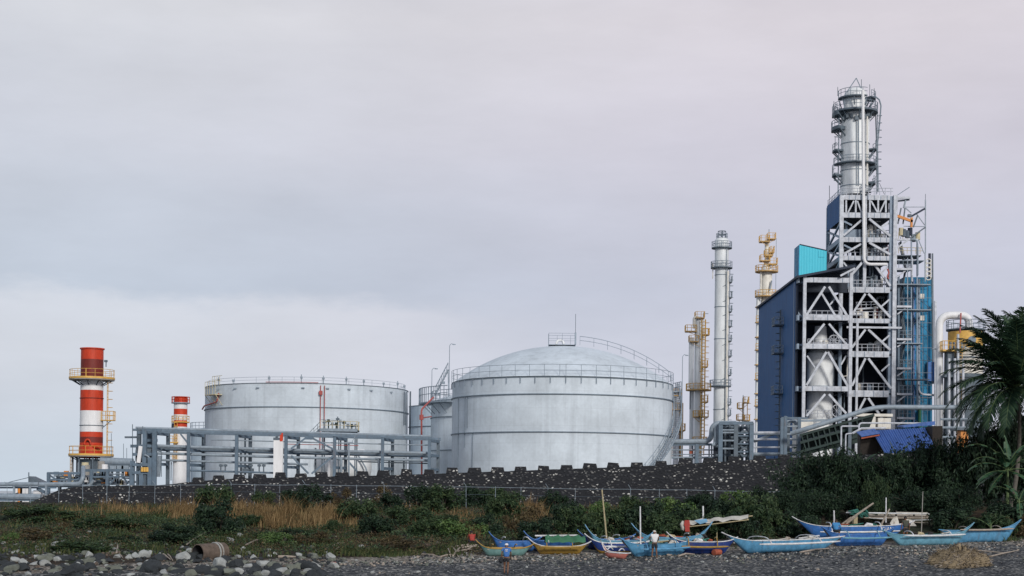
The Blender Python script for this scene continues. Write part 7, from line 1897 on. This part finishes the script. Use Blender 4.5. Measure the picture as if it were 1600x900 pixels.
def ground_leaves(name, n, regions, m, label, smin=.08, smax=.22):
    b = MB(m); V, Fc = [], []
    for _ in range(n):
        reg = R.choices(regions, [r_[4] for r_ in regions])[0]; g = hit(R.uniform(reg[0], reg[1]), R.uniform(reg[2], reg[3]))
        if nz(g.x, g.y, .3, 11) < -.12: continue
        for _ in range(5):
            p = g + Vector((R.gauss(0, .25), R.gauss(0, .3), abs(R.gauss(0, .10)))); nrm = Vector((R.gauss(0, .5), R.gauss(-.3, .5), 1)).normalized(); t = nrm.orthogonal().normalized(); t.rotate(Matrix.Rotation(R.uniform(0, 6.3), 3, nrm)); s = nrm.cross(t); L = R.uniform(smin, smax); i = len(V)
            V += [p-t*L*.5, p+s*L*.25, p+t*L*.5, p-s*L*.25]; Fc.append((i, i+1, i+2, i+3))
    b.add(V, Fc); o = b.build(name, None, (0, 0, 0), False); tag(o, label, None, None, 'stuff')
ground_leaves('creeping_weeds', 4200, [(0, 560, 800, 868, 3), (560, 1200, 800, 858, 4), (1200, 1600, 815, 845, 1.5)], 'leaf_mid', 'low creeping green weeds over the bank')
def scrub(name, n, regions, m, label, hs, smin, smax):
    b = MB(m); V, Fc = [], []
    for _ in range(n):
        reg = R.choices(regions, [r_[4] for r_ in regions])[0]; g = hit(R.uniform(reg[0], reg[1]), R.uniform(reg[2], reg[3])); q = nz(g.x, g.y, .28, 21 if m == 'leaf_mid' else 33)
        if q < -.10: continue
        H = hs*(.4 + 1.6*max(0, q+.1))
        for _ in range(7):
            f = R.random(); p = g + Vector((R.gauss(0, .22), R.gauss(0, .22), H*f)); nrm = Vector((R.gauss(0, .7), R.gauss(-.2, .7), .8)).normalized(); t = nrm.orthogonal().normalized(); t.rotate(Matrix.Rotation(R.uniform(0, 6.3), 3, nrm)); s = nrm.cross(t); L = R.uniform(smin, smax); i = len(V)
            V += [p-t*L*.5, p+s*L*.25+nrm*L*.06, p+t*L*.5, p-s*L*.25+nrm*L*.06]; Fc.append((i, i+1, i+2, i+3))
    b.add(V, Fc); o = b.build(name, None, (0, 0, 0), False); tag(o, label, None, None, 'stuff')
BANK = [(0, 330, 812, 858, 1.5), (300, 620, 818, 866, 1.3), (540, 900, 792, 860, 3), (860, 1210, 795, 845, 3), (0, 150, 792, 815, .6)]
scrub('low_scrub', 8500, BANK + [(130, 530, 792, 826, 1.6)], 'leaf_mid', 'continuous rough green scrub over the bank', .55, .07, .2)
scrub('withered_scrub', 5200, BANK + [(330, 520, 795, 825, 1.0), (600, 760, 792, 830, 1.2)], 'leaf_brown', 'withered brown scrub between the green on the bank', .5, .07, .18)
tufts('tall_dry_grass', 620, [(325, 450, 798, 820, 1), (395, 525, 806, 828, 1.2), (270, 315, 798, 812, .5), (815, 850, 798, 812, .4), (935, 960, 808, 815, .25)], 'grass_dry', .7, 2.1, .3, 13, 'tall golden dry grass standing up to the fence rail', .02)
ground_leaves('leaf_litter', 3000, [(0, 300, 815, 860, 2), (520, 760, 835, 868, 3), (330, 560, 820, 865, 2), (780, 870, 820, 840, 1)], 'leaf_brown', 'brown dead leaves and litter on the bare bank', .06, .18)

# --- the dark thicket: trees one can tell apart
def crown(seed, m, n=7500, size=.085): return leaf_cloud('crown', m, seed, n, size, clumps=52, hollow=.3, stems=False)
CR = [crown(80+i, 'leaf_dark') for i in range(4)] + [crown(90, 'leaf_mid')]
def tree(px, py, w, h, label, mi, Y):
    g = Vector((P(px, py, Y).x, Y, 0)); g.z = ground_z(g.x, g.y); top = zy(py-h, px, Y)
    H = top - g.z; Wm = w*Y/F/2
    root = bpy.data.objects.new('broadleaf_tree', None); COL.objects.link(root); root.location = g; tag(root, label, 'tree')
    c = bpy.data.objects.new('crown', CR[mi]); COL.objects.link(c); c.parent = root; c.scale = (Wm*1.25, Wm*.9, H*1.02); c.rotation_euler = (0, 0, R.uniform(0, 6.3))
    b = MB('bark'); b.tube([(0, 0, -.2), (.1, 0, H*.3), (-.05, .1, H*.6)], [.16, .11, .05], 7)
    for k in range(5): a = 1.26*k+R.random(); b.tube([(.05, 0, H*(.22+.06*k)), (Wm*.35*math.cos(a), Wm*.3*math.sin(a), H*(.5+.05*k)), (Wm*.7*math.cos(a), Wm*.6*math.sin(a), H*(.66+.05*k))], [.07, .045, .015], 5)
    o = b.build('trunk', root, (0, 0, 0))
for a in [(1222, 830, 70, 62, 'lowest dark tree at the seaward end of the thicket', 0, 124), (1262, 828, 104, 116, 'dark tree where the thicket meets the sloping gallery', 1, 128), (1308, 826, 104, 116, 'dark tree under the sloping green gallery', 2, 126),
          (1352, 824, 100, 110, 'dark tree just seaward of the blue-roofed shed', 3, 127), (1402, 822, 104, 116, 'dark tree standing below the blue shed roof', 1, 126), (1446, 820, 104, 124, 'dark tree at the inland corner of the blue-roofed shed', 0, 127),
          (1492, 818, 104, 122, 'dark tree between the shed and the banana plants', 2, 125), (1540, 816, 110, 158, 'dark tree behind the large banana plant', 3, 124), (1588, 812, 110, 172, 'dark tree under the palm crown at the inland end', 1, 124), (1645, 812, 120, 185, 'dark tree beyond the palm', 0, 125),
          (1366, 790, 52, 40, 'brighter green young tree in the middle of the thicket', 4, 114), (1285, 832, 90, 62, 'dark low tree behind the bow of the lettered boat', 2, 117), (1430, 828, 100, 60, 'dark low tree behind the drying rack', 0, 117), (1500, 828, 90, 66, 'dark low tree behind the curled turquoise stern', 3, 116), (1345, 830, 90, 58, 'dark low tree behind the seated person', 1, 117)]:
    tree(*a)
for a in [(1210, 838, 60, 40, 'mid', 'green shrub at the seaward foot of the thicket'), (1560, 838, 70, 34, 'mid', 'low green shrub behind the boat with the wooden pole'), (1600, 836, 70, 34, 'brown', 'brownish shrub at the foot of the banana plants'), (1590, 700, 40, 30, 'dark', 'dark shrub high between the palm and banana leaves')][:3]: shrub(*a)

# --- coconut palm
def palm(px, py_base, Y, crown_px, label, fr, seed, rb=.16):
    r = random.Random(seed); base = P(px, py_base, Y); base.z = ground_z(base.x, Y); top = P(crown_px[0], crown_px[1], Y)
    t = Thing('coconut_palm', label, 'palm tree', base)
    n = 12; pts = [base.lerp(top, k/n) + Vector((.35*math.sin(PI*k/n), 0, 0)) for k in range(n+1)]
    t.p('trunk', 'palm_bark').tube(pts, [rb*(1.5 if k == 0 else 1.12 - .35*k/n) for k in range(n+1)], 10)
    for az, el, L in fr:
        b = t.p('frond', 'palm_leaf'); d = Vector((math.cos(rad(az)), math.sin(rad(az)), 0)); N_ = 30; pts = []; p = top.copy(); e = rad(el); ds = L/N_
        for k in range(N_+1):
            pts.append(p.copy()); p = p + (d*math.cos(e) + Vector((0, 0, math.sin(e))))*ds; e -= (1.6 - .8*abs(math.sin(rad(el))))/N_*(.5 + 1.1*k/N_)
        b.use('soft_stem').tube(pts, [.05*(1 - .85*k/N_) for k in range(N_+1)], 5); b.use('palm_leaf')
        side = d.cross(Vector((0, 0, 1)))
        for k in range(3, N_*2):
            f = k/(N_*2); i = min(N_-1, int(f*N_)); q = pts[i].lerp(pts[i+1], f*N_-i); tang = (pts[i+1]-pts[i]).normalized(); nrm = side.cross(tang).normalized()
            ll = L*.27*math.sin(PI*(.12+.86*f))**.7*r.uniform(.85, 1.15)
            for s in (-1, 1):
                dr = (side*s*.75 + tang*(.55+.3*f) - Vector((0, 0, 1))*r.uniform(.05, .4) + nrm*.15).normalized(); w = tang*.055
                m1 = q + dr*ll*.55; e2 = q + dr*ll - Vector((0, 0, ll*r.uniform(.03, .22)))
                b.add([q-w, q+w, m1+w*1.1, m1-w*1.1, e2], [(0, 1, 2, 3), (3, 2, 4)])
    for k in range(5):
        a = k*1.3; c = top + Vector((.22*math.cos(a), .22*math.sin(a), -.28)); t.p('coconut', 'soft_stem').lathe(c.x, c.y, [(.02, c.z-.14), (.1, c.z-.08), (.12, c.z), (.09, c.z+.09), (.02, c.z+.13)], 10)
    t.done(False)
palm(1580, 800, 121, (1590, 603), 'tall coconut palm with drooping dark fronds beside the yellow-topped vessel',
     [(172, 78, 6.4), (100, 86, 6.2), (188, 58, 5.6), (200, 40, 6.0), (165, 22, 6.3), (215, 12, 6.0), (178, -2, 6.4), (230, 40, 5.5), (150, 45, 5.8), (195, -25, 5.4), (240, -10, 5.2), (300, 20, 5.8), (330, 50, 5.8), (0, 35, 6), (20, 65, 6.0), (60, 50, 5.8), (110, 25, 5.6), (270, 60, 5.6), (350, 5, 5.8), (285, -20, 5.0), (185, 70, 5.9), (75, 10, 5.5), (210, 62, 6.0), (178, 35, 6.2), (222, -5, 5.8), (160, 5, 6.2), (135, 70, 6.2), (250, 72, 6.0), (205, 25, 6.0), (190, 8, 6.1), (120, 55, 6.0), (170, -30, 5.0), (225, -38, 4.6), (265, 25, 5.4), (160, 68, 6.6), (195, 82, 6.6), (80, 80, 6.5), (140, 60, 6.4), (210, 52, 6.3), (182, 50, 6.2), (172, 12, 6.4), (200, -8, 6.2), (260, 85, 6.4)], 3)
palm(1642, 800, 126, (1634, 585), 'coconut palm beyond the first one, mostly out of the picture', [(172, 76, 6.2), (185, 50, 6.2), (195, 25, 6.2), (170, 5, 6.2), (200, -15, 5.8), (180, -35, 5), (150, 60, 6), (215, 65, 6), (0, 40, 6), (30, 70, 6), (90, 60, 6), (270, 50, 6), (320, 20, 6), (60, 20, 6), (120, 80, 6.2), (190, 68, 6.3)], 9)

# --- banana plants
def banana(px, py, Y, H, leaves, label, seed, m='banana_leaf', g=None):
    r = random.Random(seed); base = P(px, py, Y) if g is None else g
    t = Thing('banana_plant', label, 'banana plant', base); top = base + Vector((0, 0, H))
    t.p('stem', 'soft_stem').tube([base - Vector((0, 0, .3)), base.lerp(top, .5), top], [.14, .11, .06], 9)
    for az, el, L, W, dro in leaves:
        b = t.p('leaf', m); d = Vector((math.cos(rad(az)), math.sin(rad(az)), 0)); side = d.cross(Vector((0, 0, 1))); e = rad(el); N_ = 16; p = top - Vector((0, 0, r.uniform(0, .3))); ds = L/N_; pts = []
        for k in range(N_+1):
            pts.append(p.copy()); p = p + (d*math.cos(e) + Vector((0, 0, math.sin(e))))*ds; e -= dro/N_*(.4 + 1.2*k/N_)
        b.use('soft_stem').tube(pts, [.035*(1-.8*k/N_) for k in range(N_+1)], 5, False); b.use(m)
        for s in (-1, 1):
            for k in range(2, N_):
                if r.random() < .10: continue
                f0, f1 = k/N_, (k+1)/N_; w0 = W*math.sin(PI*min(1, f0*.93+.06))**.6; w1 = W*math.sin(PI*min(1, f1*.93+.06))**.6
                a, c = pts[k], pts[k+1]; dz = Vector((0, 0, -r.uniform(.05, .3)))
                b.add([a, c - (c-a)*.04, c + side*s*w1*.9 + dz*w1 - (c-a)*.06, a + side*s*w0*.9 + dz*w0], [(0, 1, 2, 3)])
    t.done(False)
g = hit(1574, 812); g.z = ground_z(g.x, 113); g.y = 113; g.x = P(1574, 800, 113).x
banana(0, 0, 0, 4.0, [(178, 62, 3.9, .46, 1.9), (190, 28, 3.4, .46, 1.6), (170, 48, 3.2, .42, 2.2), (160, 80, 2.6, .30, .9), (340, 50, 3.0, .34, 1.7), (20, 70, 3.0, .34, 1.5), (205, -35, 2.6, .30, .6), (300, -10, 2.6, .32, .8), (80, 75, 2.4, .3, .8), (250, 35, 2.4, .34, 1.6), (0, 10, 3.0, .32, 1.2), (200, 5, 3.0, .44, 1.3), (176, -15, 2.8, .4, .9), (230, 60, 3.0, .42, 1.7), (310, 65, 3.0, .4, 1.6), (100, 84, 2.6, .22, .3)], 'tall banana plant with long arching leaves below the palm', 1, g=g)
g2 = Vector((P(1592, 800, 110).x, 110, 0)); g2.z = ground_z(g2.x, 110)
banana(0, 0, 0, 2.2, [(190, 60, 2.4, .3, 1.5), (20, 70, 2.2, .3, 1.5), (260, -50, 1.8, .25, .5), (120, 65, 2.0, .3, 1.2), (340, 20, 2.2, .28, 1.2)], 'shorter banana plant in front of the tall one', 2, g=g2)
g3 = Vector((P(1348, 730, 140).x, 140, 6.0))
banana(0, 0, 0, 1.5, [(150, 60, 2.6, .3, .9), (175, 40, 2.4, .28, .8), (30, 55, 2.2, .3, 1.2), (330, 10, 2.4, .26, .7)], 'banana plant with pale ribs at the seaward end of the shed', 3, g=g3)
g4 = Vector((P(1401, 712, 150).x, 150, 6.6))
banana(0, 0, 0, 1.6, [(160, 76, 2.0, .36, .4), (15, 56, 2.3, .36, .4), (200, 40, 1.4, .26, .8)], 'dark torn banana leaves standing against the blue roof', 4, 'palm_leaf', g=g4)
g5 = Vector((P(1548, 830, 108).x, 108, 0)); g5.z = ground_z(g5.x, 108)
banana(0, 0, 0, .9, [(175, 40, 1.8, .22, 1.0), (100, 60, 1.3, .2, 1.0), (340, 45, 1.4, .2, 1.0)], 'young banana shoot behind the boat with the wooden pole', 5, g=g5)
for px, py, w, h, kd, lab in [(1240, 838, 80, 40, 'dark', 'dark shrub under the bow of the lettered boat'), (1490, 832, 90, 40, 'dark', 'dark shrub right behind the curled turquoise stern'), (1560, 826, 90, 44, 'dark', 'dark shrub under the tall banana plant'), (1605, 822, 80, 50, 'dark', 'dark shrub at the foot of the palm')]:
    shrub(px, py, w, h, kd, lab)
